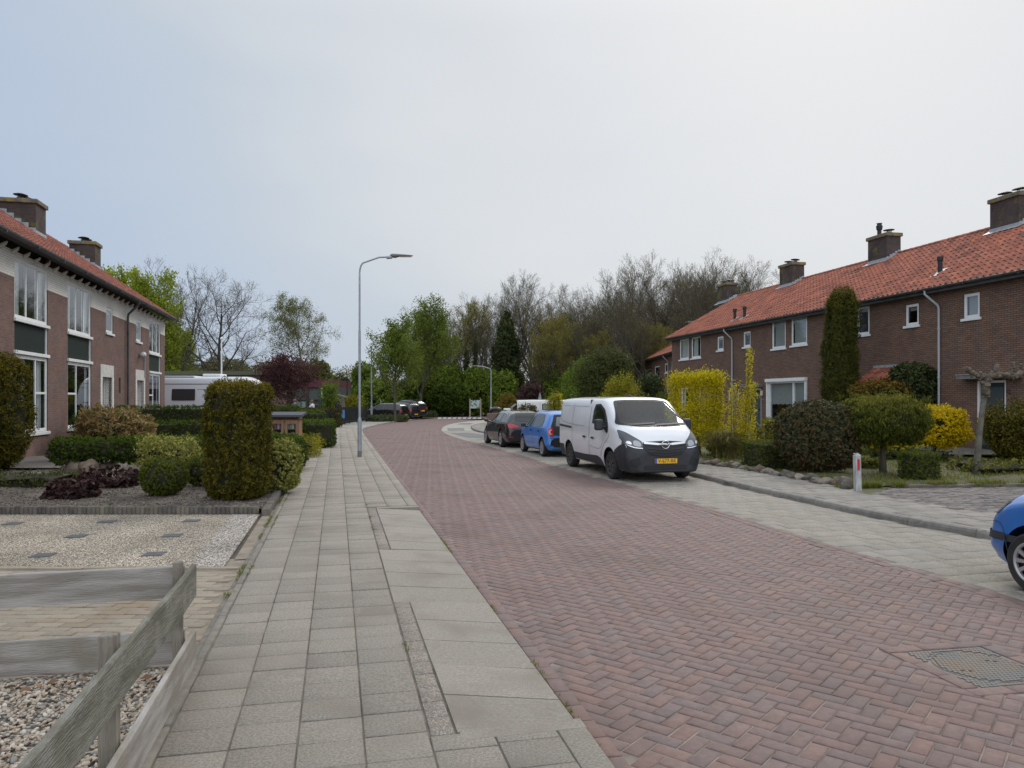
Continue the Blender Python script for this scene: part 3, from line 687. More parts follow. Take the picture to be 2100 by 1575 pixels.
def window(root, s0, s1, z0, z1, muls=(), trans=(), sill=True, curt=None, fw=.095, y0=-.07, y1=-.025, label=None, sillx=.07, blind=0):
    """muls: fractions of vertical bars; trans: (fraction, colstart, colend) horizontal bars"""
    b = MB()
    b.box(s0, s0+fw, y0, y1, z0, z1); b.box(s1-fw, s1, y0, y1, z0, z1)
    b.box(s0+fw, s1-fw, y0, y1-.002, z1-fw, z1); b.box(s0+fw, s1-fw, y0, y1-.002, z0, z0+fw)
    xs = [s0+fw]+[s0+(s1-s0)*m_ for m_ in muls]+[s1-fw]
    for x in xs[1:-1]: b.box(x-.035, x+.035, y0, y1-.003, z0+fw, z1-fw)
    for fr_, c0_, c1_ in trans:
        z = z0+(z1-z0)*fr_; b.box(xs[c0_]+(.035 if c0_ else 0), xs[c1_]-(.035 if c1_ < len(xs)-1 else 0), y0, y1-.003, z-.03, z+.03)
    w = b.build('window', m_wht, root, bevel=.006)
    if label: w['label'] = label
    b = MB(); b.face([(s1-fw/2, y0+.03, z0+fw/2), (s0+fw/2, y0+.03, z0+fw/2), (s0+fw/2, y0+.03, z1-fw/2), (s1-fw/2, y0+.03, z1-fw/2)]); b.build('pane', m_pane, w)
    if sill: b = MB(); b.box(s0-sillx, s1+sillx, -.02, .055, z0-.085, z0-.002); b.build('sill', m_wht, w, bevel=.006)
    if curt:
        for (f0, f1) in curt:
            b = MB(); n = max(4, int(abs(f1-f0)*(s1-s0)/.035)); a_, c_ = s0+(s1-s0)*f0, s0+(s1-s0)*f1
            for i in range(n):
                x0_, x1_ = a_+(c_-a_)*i/n, a_+(c_-a_)*(i+1)/n; ya, yb = y0-.07+.012*math.sin(i*1.9), y0-.07+.012*math.sin((i+1)*1.9)
                b.face([(x1_, yb, z0), (x0_, ya, z0), (x0_, ya, z1), (x1_, yb, z1)])
            b.build('curtain', m_curt, w, smooth=True)
    if blind: b = MB(); b.box(s0+fw, s1-fw, y0-.06, y0-.055, z1-(z1-z0)*blind, z1-.03); b.build('blind', m_blind, w)
    return w
def pantiles(root, m, s0, s1, ey, ez, ry, rz, per=.245, course=.36, name='roof'):
    L_ = math.hypot(ry-ey, rz-ez); n = max(1, round(L_/course)); tdir = np.array([0, (ry-ey)/L_, (rz-ez)/L_]); nrm = np.array([0, tdir[2], -tdir[1]])
    if nrm[2] < 0: nrm = -nrm
    k = int((s1-s0)/per); per = (s1-s0)/k; m_ = 6
    ph = np.tile(np.arange(m_)/m_, k); ph = np.append(ph, 0); xs = s0+np.arange(k*m_+1)*per/m_
    wv = .030*np.cos(2*np.pi*ph)+.010*np.cos(4*np.pi*ph+.6)
    V = []; Fc = []; rn = []; base = 0; rng = np.random.default_rng(5); nc = k*m_+1
    for j in range(n):
        t0, t1 = j*L_/n-.03, (j+1)*L_/n
        wob = rng.normal(0, .004, k); wob = np.append(np.repeat(wob, m_), wob[-1])
        for (t, lift) in ((t0, -.012), (t0, .036), (t1, .004)):
            P = np.zeros((nc, 3)); P[:, 0] = xs; P += np.array([0, ey, ez])+tdir*t; P += nrm[None]*(wv+lift+wob)[:, None]; V.append(P)
        for a in (0, 1):
            i = np.arange(nc-1); Fc.append(np.stack([base+a*nc+i, base+a*nc+i+1, base+(a+1)*nc+i+1, base+(a+1)*nc+i], 1)); rn.append(np.repeat(rng.random(k), m_) if a == 0 else rn[-1])
        r1 = np.repeat(rng.random(k), m_); rn[-1] = r1; rn[-2] = r1
        base += 3*nc
    o = npmesh(name, np.concatenate(V), np.concatenate(Fc), m, root, rnd=np.concatenate(rn), smooth=True)
    o.data.set_sharp_from_angle(angle=R(50)); return o
def ridge(root, parent, m, s0, s1, y, z, r=.11):
    b = MB(); x = s0
    while x < s1-.05:
        n = len(b.v); k = 8; rr_ = random.random(); e_ = min(x+.36, s1)
        for (xx, ra) in ((x, r*.86), (e_+.03, r)):
            for j in range(k+1): a = math.pi*j/k; b.v.append((xx, y+ra*math.cos(a), z+ra*math.sin(a)*1.0-.04))
        for j in range(k): b.f.append((n+j, n+j+1, n+k+1+j+1, n+k+1+j)); b.r.append(rr_)
        b.f.append(tuple(n+k+1+j for j in range(k+1))); b.r.append(rr_)
        x = e_
    return b.build('ridge_tiles', m, parent or root, smooth=40)
def chimney(root, roof, s0, s1, y0, y1, zb, zt, pots=2, pipe=False, lichen=True):
    b = MB(); b.box(s0, s1, y0, y1, zb, zt-.16); c = b.build('chimney', m_brickD, root)
    b = MB(); b.box(s0-.07, s1+.07, y0-.07, y1+.07, zt-.16, zt); b.build('cap', m_cap, c, bevel=.025)
    # stepped lead where it meets the tiles
    b = MB(); slope = (roof[3]-roof[1])/(roof[2]-roof[0])
    zz = lambda y: roof[1]+slope*(y-roof[0])
    b.box(s0-.015, s1+.015, y1-.01, y1+.018, zz(y1)-.1, zz(y1)+.16); 
    n = 5
    for i in range(n):
        ya, yb = y0+(y1-y0)*i/n, y0+(y1-y0)*(i+1)/n; zc = (zz(ya)+zz(yb))/2
        for sx_ in (s0-.016, s1-.002): b.box(sx_, sx_+.018, ya, yb, zc-.3, zc+.16+.02*(i % 2))
    for a_, c_ in ((s0-.16, s0), (s1, s1+.16)): b.mesh([(a_, y0, zz(y0)+.05), (c_, y0, zz(y0)+.07), (c_, y1+.1, zz(y1+.1)+.07), (a_, y1+.1, zz(y1+.1)+.05)], [(0, 1, 2, 3)])
    b.mesh([(s0-.16, y1, zz(y1)+.075), (s1+.16, y1, zz(y1)+.075), (s1+.16, y1+.2, zz(y1+.2)+.075), (s0-.16, y1+.2, zz(y1+.2)+.075)], [(0, 1, 2, 3)])
    b.build('flashing', m_lead, c)
    for i in range(pots):
        sx_ = s0+(s1-s0)*(i+.5)/pots; ym = (y0+y1)/2; b = MB()
        if pipe and i == pots-1: b.lathe([(.09, 0), (.09, .32), (.12, .34), (.14, .5), (.1, .56), (.1, .62), (.13, .63), (.0, .66)], 14, Matrix.Translation((sx_, ym, zt-.02)))
        else:
            b.lathe([(.12, 0), (.12, .09), (.0, .09)], 12, Matrix.Translation((sx_, ym, zt)))
            for a in range(3): b.tube([(sx_+.1*math.cos(a*2.1), ym+.1*math.sin(a*2.1), zt+.08), (sx_+.1*math.cos(a*2.1), ym+.1*math.sin(a*2.1), zt+.19)], .012, 5)
            b.lathe([(0, .24), (.12, .22), (.235, .18), (.235, .165), (.0, .19)], 16, Matrix.Translation((sx_, ym, zt)) @ Matrix.Rotation(R(random.uniform(-6, 6)), 4, 'X'))
        b.build('cowl', m_blk, c)
    return c
def gutter(root, s0, s1, y, z, r=.075):
    b = MB(); k = 8; pr = [(y+r*math.cos(math.pi+math.pi*j/k), z+r*math.sin(math.pi+math.pi*j/k)) for j in range(k+1)]
    pr = [(p[0], p[1]) for p in pr]; inn = [(y+(r-.008)*math.cos(math.pi+math.pi*j/k), z+(r-.008)*math.sin(math.pi+math.pi*j/k)+.004) for j in range(k+1)][::-1]
    allp = pr+inn; n = len(allp)
    vs = [(s0, *p) for p in allp]+[(s1, *p) for p in allp]
    b.mesh(vs, [(i, (i+1) % n, n+(i+1) % n, n+i) for i in range(n)])
    x = s0+1
    while x < s1: b.box(x, x+.03, y-r-.006, y+r+.006, z-r-.01, z-.04); x += 2.0
    return b.build('gutter', m_gut, root)
def downpipe(root, s, ytop, ztop, yw, zbot, m=None, r=.037, bend=.5):
    b = MB(); b.tube([(s+.25, ytop, ztop), (s+.25, ytop, ztop-.12), (s+.02, yw+.03, ztop-bend), (s, yw, ztop-bend-.12), (s, yw, zbot)], [r]*5, 10)
    z = ztop-bend-.8
    while z > zbot: b.tube([(s, yw, z), (s, yw, z+.05)], r+.012, 10); z -= 1.6
    return b.build('downpipe', m or m_zinc, root, smooth=40)

# ======== right terrace
dR = (-.203, .979)
fr = Fr((9.73, 45.98), dR, 'brick_terrace', 'long brown brick terrace with orange tiled roof on the right of the street', 'house')
rt = fr.root; S0 = -36.0; ZE = 5.3; ZT = 5.12
ops = []; wins = []
def wq(px0, px1, pyt, pyb, **kw):       # window from its left px (far side) to right px (near side); heights taken at the left edge
    s1_, zt_ = fr.W(px0, pyt); _, zb_ = fr.W(px0, pyb); s0_, _ = fr.W(px1, pyt)
    ops.append((s0_, s1_, zb_, zt_)); wins.append(((s0_, s1_, zb_, zt_), kw))
wq(1394, 1412.5, 697, 738, curt=[(0, 1)], muls=()); wq(1418, 1437, 692, 735, curt=[(.5, 1)])
wq(1471, 1483.5, 691, 719, blind=.25); wq(1524.5, 1539, 681, 712, blind=.25)
wq(1583, 1611, 659, 716, blind=.96); wq(1622.5, 1655, 652, 709, blind=.98)
wq(1695, 1722, 641, 701, curt=[(0, .3)]); wq(1757, 1783, 630, 688, blind=.2)
wq(1857, 1884, 626, 669, blind=.3); wq(1976, 2009, 604, 654, blind=.98)
# ground floor: big window, doors, slots
g1 = fr.W(1577, 783); g2 = fr.W(1653, 783); zb = fr.W(1577, 868)[1]
ops.append((g2[0], g1[0], zb, g1[1])); gw = (g2[0], g1[0], zb, g1[1])
d1 = fr.W(1537, 798); d1b = fr.W(1561, 798); dz1 = 2.12
ops.append((d1b[0], d1[0], .0, dz1))
d2 = fr.W(2003, 781); d2b = fr.W(2063, 781); dz2 = d2[1]
ops.append((d2b[0], d2[0], .0, dz2))
d3 = fr.W(1455, 800); d3b = fr.W(1474, 800); ops.append((d3b[0], d3[0], 0, dz1))
g3 = fr.W(1397, 797); g4 = fr.W(1437, 797); ops.append((g4[0], g3[0], .75, 2.3))
slots = []
for px0, px1, yt, yb in ((1493, 1496.5, 803, 821), (1512, 1516, 802, 820)):
    a_ = fr.W(px0, yt); c_ = fr.W(px1, yt); ops.append((c_[0], a_[0]+.02, fr.W(px0, yb)[1], a_[1])); slots.append(ops[-1])
b = MB(); wall_open(b, S0, 0, -.1, ZT, ops)
b.face([(0, 0, -.1), (0, -9, -.1), (0, -9, ZT), (0, 0, ZT)]); b.face([(0, 0, ZT), (0, -9, ZT), (0, -4.5, 8.0)])
b.face([(S0, -9, -.1), (S0, 0, -.1), (S0, 0, ZT), (S0, -9, ZT)]); b.face([(S0, -9, ZT), (S0, 0, ZT), (S0, -4.5, 8.0)]); b.face([(0, -9, -.1), (S0, -9, -.1), (S0, -9, ZT), (0, -9, ZT)])
wallR = b.build('wall', m_brickR, rt)
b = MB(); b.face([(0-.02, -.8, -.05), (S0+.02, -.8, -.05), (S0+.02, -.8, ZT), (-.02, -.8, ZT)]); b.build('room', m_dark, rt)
for (a_, kw) in wins: window(rt, *a_, **kw)
# big ground window with a raised roller housing
w = window(rt, gw[0], gw[1], gw[2], gw[3], muls=(.32,), trans=((.30, 0, 1),), blind=0, fw=.09, y0=-.085, y1=.03)
b = MB(); b.box(gw[0]-.12, gw[1]+.12, .0, .16, gw[3]-.02, gw[3]+.13); b.box(gw[0]-.10, gw[0]-.02, 0, .10, gw[2], gw[3]); b.box(gw[1]+.02, gw[1]+.10, 0, .10, gw[2], gw[3]); b.build('shutter_box', m_wht, w, bevel=.01)
b = MB(); n = 26     # scalloped roller blind
zb_ = gw[3]-(gw[3]-gw[2])*.52
for i in range(n):
    x0_, x1_ = gw[0]+(gw[1]-gw[0])*i/n, gw[0]+(gw[1]-gw[0])*(i+1)/n; q = .05*abs(math.sin(i*math.pi/3.2)); q2 = .05*abs(math.sin((i+1)*math.pi/3.2))
    b.face([(x1_, -.13, zb_-q2), (x0_, -.13, zb_-q), (x0_, -.13, gw[3]), (x1_, -.13, gw[3])])
b.build('blind', m_blind, w)
window(rt, g4[0], g3[0], .75, 2.3, muls=(.35,), curt=[(0, .2), (.85, 1)])
for s_ in slots:
    b = MB(); b.box(s_[0], s_[1], -.06, -.05, s_[2], s_[3]); b.build('slot_window', m_wht, rt); b = MB(); b.box(s_[0]-.03, s_[1]+.03, -.01, .03, s_[2]-.06, s_[2]-.005); b.build('slot_sill', m_cap, rt)
m_doorg = mat('door_grey_green', (.055, .066, .068), .45, c2=(.066, .078, .080), sc=5)
m_doord = mat('door_dark', (.014, .022, .024), .4)
def door(root, s0, s1, z1, y=-.08, slot=True, m=None, glass=False):
    b = MB(); b.box(s0-.0, s0+.07, y, -.02, 0, z1); b.box(s1-.07, s1, y, -.02, 0, z1); b.box(s0+.07, s1-.07, y, -.022, z1-.07, z1)
    fr_ = b.build('door_frame', m_wht, root, bevel=.005)
    b = MB(); b.box(s0+.07, s1-.07, y-.02, y+.0, 0.02, z1-.07); dd = b.build('door', m or m_doord, root)
    b = MB(); n = 9; w_ = (s1-s0-.14-.16)/n
    for (za, zb2) in ((.22, z1*.46), (z1*.55, z1-.2)):
        for i in range(n): b.box(s0+.15+i*w_+.002, s0+.15+(i+1)*w_-.002, y, y+.013, za, zb2)
    b.build('door_panel', m_doorg, dd)
    b = MB(); c_ = (s0+s1)/2; b.box(c_-.15, c_+.15, y+.001, y+.022, z1*.485, z1*.52); b.build('letter_slot', m_zinc, dd)
    b = MB(); b.tube([(s0+.13, y+.01, 1.0), (s0+.13, y+.06, 1.0), (s0+.24, y+.06, 1.0)], .011, 8); b.build('handle', m_zinc, dd)
    return dd
door(rt, d1b[0], d1[0], dz1); door(rt, d2b[0], d2[0], dz2); door(rt, d3b[0], d3[0], dz1)
m_conc = mat('canopy_concrete', (.13, .12, .115), .9, c2=(.20, .19, .175), sc=4, bump=.3)
for (a_, c_, z_) in ((d1b[0]-.15, d1[0]+.25, dz1+.06), (d2b[0]-.55, d2[0]+.45, dz2+.05), (d3b[0]-.15, d3[0]+.25, dz1+.06)):
    b = MB(); b.box(a_, c_, -.01, .35, z_, z_+.13); c = b.build('door_canopy', m_conc, rt, bevel=.01)
    b = MB(); b.box(a_-.01, c_+.01, -.01, .37, z_+.131, z_+.15); b.build('canopy_edge', m_lead, c)
    b = MB(); b.box(a_+.02, a_+.10, -.0, .04, z_-2.1, z_); b.build('step_pier', m_conc, c) if False else None
b = MB(); s_ = d1b[0]-.12; b.box(s_-.07, s_+.07, 0, .1, 1.78, 2.02); b.build('door_lamp', mat('lamp_cream', (.6, .58, .45), .4), rt, bevel=.02)
# house number beside the right door: flat black figures on the brick
def text_mesh(txt, size, m, name, parent, M, ext=.004, font_scale=(1, 1)):
    cu = bpy.data.curves.new(name, 'FONT'); cu.body = txt; cu.size = size; cu.extrude = ext; cu.align_x = 'CENTER'; cu.align_y = 'CENTER'
    t_ = bpy.data.objects.new(name+'_tmp', cu); COL.objects.link(t_)
    dg = bpy.context.evaluated_depsgraph_get(); me = bpy.data.meshes.new_from_object(t_.evaluated_get(dg)); bpy.data.objects.remove(t_)
    me.transform(Matrix.Diagonal((font_scale[0], font_scale[1], 1, 1))); me.transform(M); me.materials.clear(); me.materials.append(m)
    o = bpy.data.objects.new(name, me); COL.objects.link(o); 
    if parent: o.parent = parent
    return o
nb = fr.W(2068, 804)
text_mesh('12', .17, m_blk, 'house_number', rt, Matrix.Translation((nb[0], .012, nb[1])) @ Matrix.Rotation(math.pi, 4, 'Z') @ Matrix.Rotation(R(90), 4, 'X'))
RF = (.36, ZE, -4.5, 8.0)
roofR = pantiles(rt, m_tileR, S0, .12, RF[0], RF[1], RF[2], RF[3], name='roof')
pantiles(rt, m_tileR, S0, .12, -9.36, RF[1], RF[2], RF[3], name='roof')
ridge(rt, roofR, m_tileR, S0, .12, -4.5, 8.04)
b = MB(); b.box(S0, .10, -.1, .30, ZT, ZT+.05); b.box(S0, .10, .28, .31, ZT, ZT+.14); b.mesh([(.14, .36, ZE-.08), (.14, -4.5, 7.92), (.14, -4.5, 8.06), (.14, .36, ZE+.05)], [(0, 1, 2, 3)]); b.mesh([(.14, -9.36, ZE-.08), (.14, -4.5, 7.92), (.14, -4.5, 8.06), (.14, -9.36, ZE+.05)], [(3, 2, 1, 0)])
b.build('fascia', m_gut, rt); gutter(rt, S0, .12, .40, ZE-.02)
for px, py in ((1501, 690), (1925, 600)):
    s_, _ = fr.W(px, py, .08); downpipe(rt, s_, .40, ZE-.08, .075, .1, mat('pipe_grey', (.40, .42, .45), .5))
for px, pp in ((1811, True), (1622, False), (1490, False), (2074, False)):
    s_, _ = fr.W(px, 500, -4.2); chimney(rt, RF, s_-.62, s_+.62, -4.6, -3.9, 7.0, 8.92, pots=2, pipe=pp)
for px, py in ((1507, 656), (1527, 652), (1928, 560)):       # black roof vents
    best = None
    for i in range(60):
        yo = .3-i*.08; s_, z_ = fr.W(px, py, yo); zz_ = RF[1]+(RF[3]-RF[1])/(RF[2]-RF[0])*(yo-RF[0])
        if best is None or abs(z_-zz_) < best[0]: best = (abs(z_-zz_), s_, yo, zz_)
    _, s_, yo, zz_ = best; b = MB()
    b.lathe([(.075, -.1), (.075, .42), (.10, .43), (.10, .56), (.0, .57)], 14, Matrix.Translation((s_, yo, zz_))); v_ = b.build('roof_vent', m_blk, rt, smooth=40)
    b = MB(); b.mesh([(s_-.16, yo-.2, zz_+.145+.03), (s_+.16, yo-.2, zz_+.145+.03), (s_+.16, yo+.28, zz_-.16+.05), (s_-.16, yo+.28, zz_-.16+.05)], [(0, 1, 2, 3)]); b.build('flashing', m_lead, v_)
# little tiled porch
pw0 = fr.W(1872, 756)[0]; pw1 = fr.W(1797, 756)[0]; zp = 2.78
pr_ = pantiles(rt, m_tileR, pw0, pw1, 1.15, 2.0, .02, zp, name='porch_roof')
b = MB(); b.box(pw0-.03, pw1+.03, .0, .10, zp-.02, zp+.08); b.build('flashing', m_lead, pr_)
b = MB()
for s_ in (pw0-.02, pw1+.02): b.mesh([(s_-.02, 1.2, 1.93), (s_+.02, 1.2, 1.93), (s_+.02, 0, zp-.1), (s_-.02, 0, zp-.1), (s_-.02, 1.2, 2.05), (s_+.02, 1.2, 2.05), (s_+.02, 0, zp+.05), (s_-.02, 0, zp+.05)], [(0, 1, 2, 3), (4, 7, 6, 5), (0, 4, 5, 1), (3, 2, 6, 7), (1, 5, 6, 2), (0, 3, 7, 4)])
b.build('barge_board', m_green, pr_)
b = MB(); b.box(pw0+.1, pw1-.1, .9, .96, 0, 1.98); b.build('porch_front', m_dark, pr_)
b = MB(); b.box(pw0+.05, pw0+.13, .9, 1.0, 0, 2.0); b.box(pw1-.13, pw1-.05, .9, 1.0, 0, 2.0); b.box((pw0+pw1)/2-.04, (pw0+pw1)/2+.04, .9, 1.0, 0, 2.0); b.build('porch_post', m_wht, pr_)

# ======== terrace set back further along the right
f2 = Fr((13.35, 88.0), (.012, 1), 'brick_terrace', 'smaller brick terrace set back beyond the far end of the long one', 'house')
f2.root.name = 'brick_terrace'
ops = []; wins = []
fr_keep = fr; fr = f2
wq(1302, 1307, 768, 792); wq(1313, 1317.5, 766, 787); wq(1326, 1335, 758, 787); wq(1343, 1352.5, 752, 777); wq(1363.5, 1369, 746, 765); wq(1377, 1382, 741, 760)
b = MB(); wall_open(b, -30, 0, -.1, 5.2, ops); b.face([(0, 0, -.1), (0, -9, -.1), (0, -9, 5.2), (0, 0, 5.2)]); b.face([(0, 0, 5.2), (0, -9, 5.2), (0, -4.5, 8.3)])
b.face([(-30, -9, -.1), (-30, 0, -.1), (-30, 0, 5.2), (-30, -9, 5.2)]); b.face([(-30, -9, 5.2), (-30, 0, 5.2), (-30, -4.5, 8.3)])
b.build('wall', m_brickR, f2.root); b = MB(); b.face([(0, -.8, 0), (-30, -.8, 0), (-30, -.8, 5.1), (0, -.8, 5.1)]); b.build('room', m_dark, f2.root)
for (a_, kw) in wins: window(f2.root, *a_, **kw)
ro = pantiles(f2.root, m_tileR, -30, .1, .4, 5.35, -4.5, 8.3); pantiles(f2.root, m_tileR, -30, .1, -9.4, 5.35, -4.5, 8.3); ridge(f2.root, ro, m_tileR, -30, .1, -4.5, 8.33)
b = MB(); b.box(-30, .1, -.1, .35, 5.2, 5.26); b.box(-30, .1, .33, .37, 5.2, 5.36); b.build('fascia', m_gut, f2.root); gutter(f2.root, -30, .1, .44, 5.33)
for px in (1371.5, 1306): downpipe(f2.root, f2.W(px, 740)[0], .44, 5.26, .075, .1)
chimney(f2.root, (.4, 5.35, -4.5, 8.3), -27.3, -26.1, -4.7, -4.0, 7.2, 9.2); chimney(f2.root, (.4, 5.35, -4.5, 8.3), -14.3, -13.1, -4.7, -4.0, 7.2, 9.2)
fr = fr_keep

# ======== left terrace
dl = Vector((-.2393, .9709)); fl_ = Fr((-17.14, 37.3), (.2393, -.9709), 'brick_terrace', 'brick terrace with a white painted upper band on the left of the street', 'house')
lt = fl_.root; S1 = 29.5; ZEL = 5.6; ZTL = 5.42; ZB = 4.74
ops = []; wins = []
def wl(px0, px1, pyt, pyb, **kw):     # px0: left (near) edge, heights there
    s1_, zt_ = fl_.W(px0, pyt); _, zb_ = fl_.W(px0, pyb); s0_, _ = fl_.W(px1, pyt)
    o_ = (s0_, s1_, zb_, zt_); ops.append(o_); wins.append((o_, kw)); return o_
U = []
for (a, c, yt, yb, dk) in ((29.5, 98, 545, 641, 0), (139, 187, 591, 675, 0), (306, 329, 661, 719, 1)):
    s1_, zt_ = fl_.W(a, yt); _, zb_ = fl_.W(a, yb); s0_, _ = fl_.W(c, yt); zt_ = min(zt_, 5.30)
    zt_, zb_ = 5.28, 3.72
    U.append((s0_, s1_)); ops.append((s0_, s1_, .72, zt_))
    window(lt, s0_, s1_, zb_, zt_, muls=(.30, .64), curt=[(0, .26), (.72, 1)], sillx=.05)
    # green panel, sill, tall window below
    b = MB(); b.box(s0_+.05, s1_-.05, -.075, -.06, 2.90, zb_-.09); p_ = b.build('spandrel_panel', m_green, lt)
    b = MB(); b.box(s0_, s0_+.05, -.08, -.02, 2.90, zb_-.09); b.box(s1_-.05, s1_, -.08, -.02, 2.90, zb_-.09); b.build('panel_frame', m_wht, p_)
    kw = dict(muls=(.62,), trans=((.52, 1, 2),)) if a > 100 else dict(muls=(.36,), trans=((.52, 0, 1),))
    b = MB(); b.box(s0_-.05, s1_+.05, -.06, .05, 2.80, 2.89); b.build('panel_sill', m_wht, p_, bevel=.006)
    window(lt, s0_, s1_, .72, 2.79, curt=[(0, .12), (.8, 1)] if a > 100 else [(.55, .95), (0.05, .3)], sillx=.07, **kw)
for (a, c, yt, yb) in ((217.5, 232, 629, 681), (279, 289.5, 654, 699)):
    o_ = wl(a, c, yt, yb)
for (o_, kw) in wins: window(lt, *o_, blind=.25)
doors = []
for (a, c) in ((205, 231.5), (277, 296)):
    s1_ = fl_.W(a, 760)[0]; s0_ = fl_.W(c, 760)[0]; doors.append((s0_, s1_)); ops.append((s0_+.2, s1_-.2, 0, 2.42))
    b = MB(); b.box(s0_, s1_, -.3, .035, 2.42, 2.86); sr = b.build('door_surround', m_wht2, lt)
    b = MB(); b.box(s0_, s0_+.2, -.3, .035, 0, 2.419); b.box(s1_-.2, s1_, -.3, .035, 0, 2.419); b.build('painted_jamb', m_brickW, sr)
    b = MB(); b.box(s0_+.2, s0_+.27, -.3, -.24, 0, 2.41); b.box(s1_-.27, s1_-.2, -.3, -.24, 0, 2.41); b.box(s0_+.27, s1_-.27, -.3, -.24, 2.34, 2.41); b.build('door_frame', m_wht, lt)
    b = MB(); b.box(s0_+.27, s0_+.42, -.30, -.26, 0.05, 2.33); b.box(s1_-.42, s1_-.27, -.30, -.26, .05, 2.33); b.box(s0_+.42, s1_-.42, -.30, -.26, 2.15, 2.33); b.box(s0_+.42, s1_-.42, -.3, -.26, .05, .3); b.box(s0_+.42, s1_-.42, -.3, -.26, .95, 1.1)
    dd = b.build('door', mat('door_wine', (.07, .016, .018), .4), lt)
    b = MB(); b.box(s0_+.42, s1_-.42, -.285, -.28, .3, 2.15); b.build('door_glass', mat('frosted', (.25, .28, .27), .35), dd)
for px0, px1, yt, yb in ((243.5, 247.5, 775, 806), (260.5, 264.5, 777, 806)):
    a_ = fl_.W(px0, yt); c_ = fl_.W(px1, yt); zb_ = fl_.W(px0, yb)[1]; ops.append((c_[0], a_[0], zb_, a_[1]))
    b = MB(); b.box(c_[0], a_[0], -.08, -.06, zb_, a_[1]); b.build('slot_window', mat('slot_red', (.06, .02, .018), .6), lt)
b = MB(); wall_open(b, 0, S1, -.1, ZB, ops); b.face([(0, -8.5, -.1), (0, 0, -.1), (0, 0, ZB), (0, -8.5, ZB)]); b.face([(0, -8.5, ZB), (0, -.0, ZB), (0, 0, ZTL), (0, -4.24, 8.7), (0, -8.5, ZTL)])
b.face([(S1, 0, -.1), (S1, -8.5, -.1), (S1, -8.5, ZTL), (S1, -4.24, 8.7), (S1, 0, ZTL)])
wl_ = b.build('wall', m_brickL, lt)
b = MB(); wall_open(b, -.004, S1, ZB, ZTL, ops, y=.004)
b.face([(-.004, -.35, ZB), (-.004, .004, ZB), (-.004, .004, ZTL), (-.004, -.35, ZTL)]); b.build('painted_band', m_brickW, lt)
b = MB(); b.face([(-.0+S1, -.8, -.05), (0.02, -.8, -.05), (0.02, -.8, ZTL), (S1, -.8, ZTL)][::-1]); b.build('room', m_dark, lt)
RL = (.46, ZEL, -4.24, 8.8)
rl_ = pantiles(lt, m_tileL, -.25, S1, *RL); pantiles(lt, m_tileL, -.25, S1, -8.94, ZEL, -4.24, 8.8); ridge(lt, rl_, m_tileL, -.25, S1, -4.24, 8.84)
m_soff = mat('soffit_dark', (.05, .05, .05), .8)
b = MB(); b.mesh([(-.3, .44, ZEL-.06), (S1, .44, ZEL-.06), (S1, .0, ZEL+.02), (-.3, .0, ZEL+.02)], [(0, 3, 2, 1)]); b.mesh([(-.27, .46, ZEL-.09), (-.27, -4.24, 8.70), (-.27, -4.24, 8.86), (-.27, .46, ZEL+.06)], [(0, 1, 2, 3)])
b.mesh([(-.27, -8.94, ZEL-.09), (-.27, -4.24, 8.70), (-.27, -4.24, 8.86), (-.27, -8.94, ZEL+.06)], [(3, 2, 1, 0)])
b.build('soffit', m_soff, lt); gutter(lt, -.3, S1, .54, ZEL-.04, .085)
bb = MB(); bb.mesh([(-.045, .005, 5.42), (.045, .005, 5.42), (.05, .17, ZEL-.10), (-.05, .17, ZEL-.10), (-.05, .005, 5.31), (.05, .005, 5.31), (.05, .14, ZEL-.19), (-.05, .14, ZEL-.19)], [(0, 3, 2, 1), (4, 5, 6, 7), (0, 1, 5, 4), (2, 3, 7, 6), (1, 2, 6, 5), (0, 4, 7, 3)])
b0 = bb.build('eaves_bracket', m_wht2, lt, bevel=.02); b0.location.x = .2
for i in range(1, 40):
    c = b0.copy(); COL.objects.link(c); c.parent = lt; c.location.x = .2+i*.74
s_, _ = fl_.W(259, 700, .08); downpipe(lt, s_-.25, .54, ZEL-.1, .08, .1, m_gut, r=.045, bend=.5)
chimney(lt, RL, 9.0, 10.0, -3.50, -2.35, 6.6, 8.78, pots=2); chimney(lt, RL, 1.2, 2.1, -3.62, -2.55, 6.6, 8.85, pots=2)
# swan-neck wall lamp on the far front
s_, z_ = fl_.W(297, 730, .05); b = MB(); b.tube([(s_, .05, 2.55), (s_, .05, z_), (s_+.15, .12, z_+.05), (s_+.75, .15, z_+.16)], .025, 8); wlm = b.build('wall_lamp', m_zinc, lt)
b = MB(); b.lathe([(.0, .08), (.10, .04), (.13, -.04), (.11, -.1), (0, -.12)], 14, Matrix.Translation((s_+.78, .15, z_+.05))); b.build('lamp_globe', m_wht, wlm, smooth=True)
# ------------------------------------------------------------ vegetation
RNG = np.random.default_rng(11)
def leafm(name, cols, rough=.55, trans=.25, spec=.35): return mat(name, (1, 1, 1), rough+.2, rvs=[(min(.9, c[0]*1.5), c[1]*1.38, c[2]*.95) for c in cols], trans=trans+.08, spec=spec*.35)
m_yew = leafm('leaf_yew', [(.024, .030, .007), (.040, .044, .009), (.070, .066, .011), (.125, .100, .014)], trans=.12)
m_box = leafm('leaf_box', [(.030, .048, .010), (.045, .068, .013), (.068, .090, .018), (.10, .12, .026)], trans=.15)
m_privet = leafm('leaf_privet', [(.018, .032, .009), (.028, .048, .010), (.044, .072, .013), (.070, .110, .018)], trans=.18)
m_dkleaf = leafm('leaf_dark', [(.022, .030, .018), (.030, .040, .024), (.045, .056, .034), (.062, .055, .035), (.11, .045, .022)], rough=.4, trans=.1)
m_holm = leafm('leaf_greygreen', [(.030, .040, .016), (.044, .056, .022), (.060, .070, .032)], trans=.15)
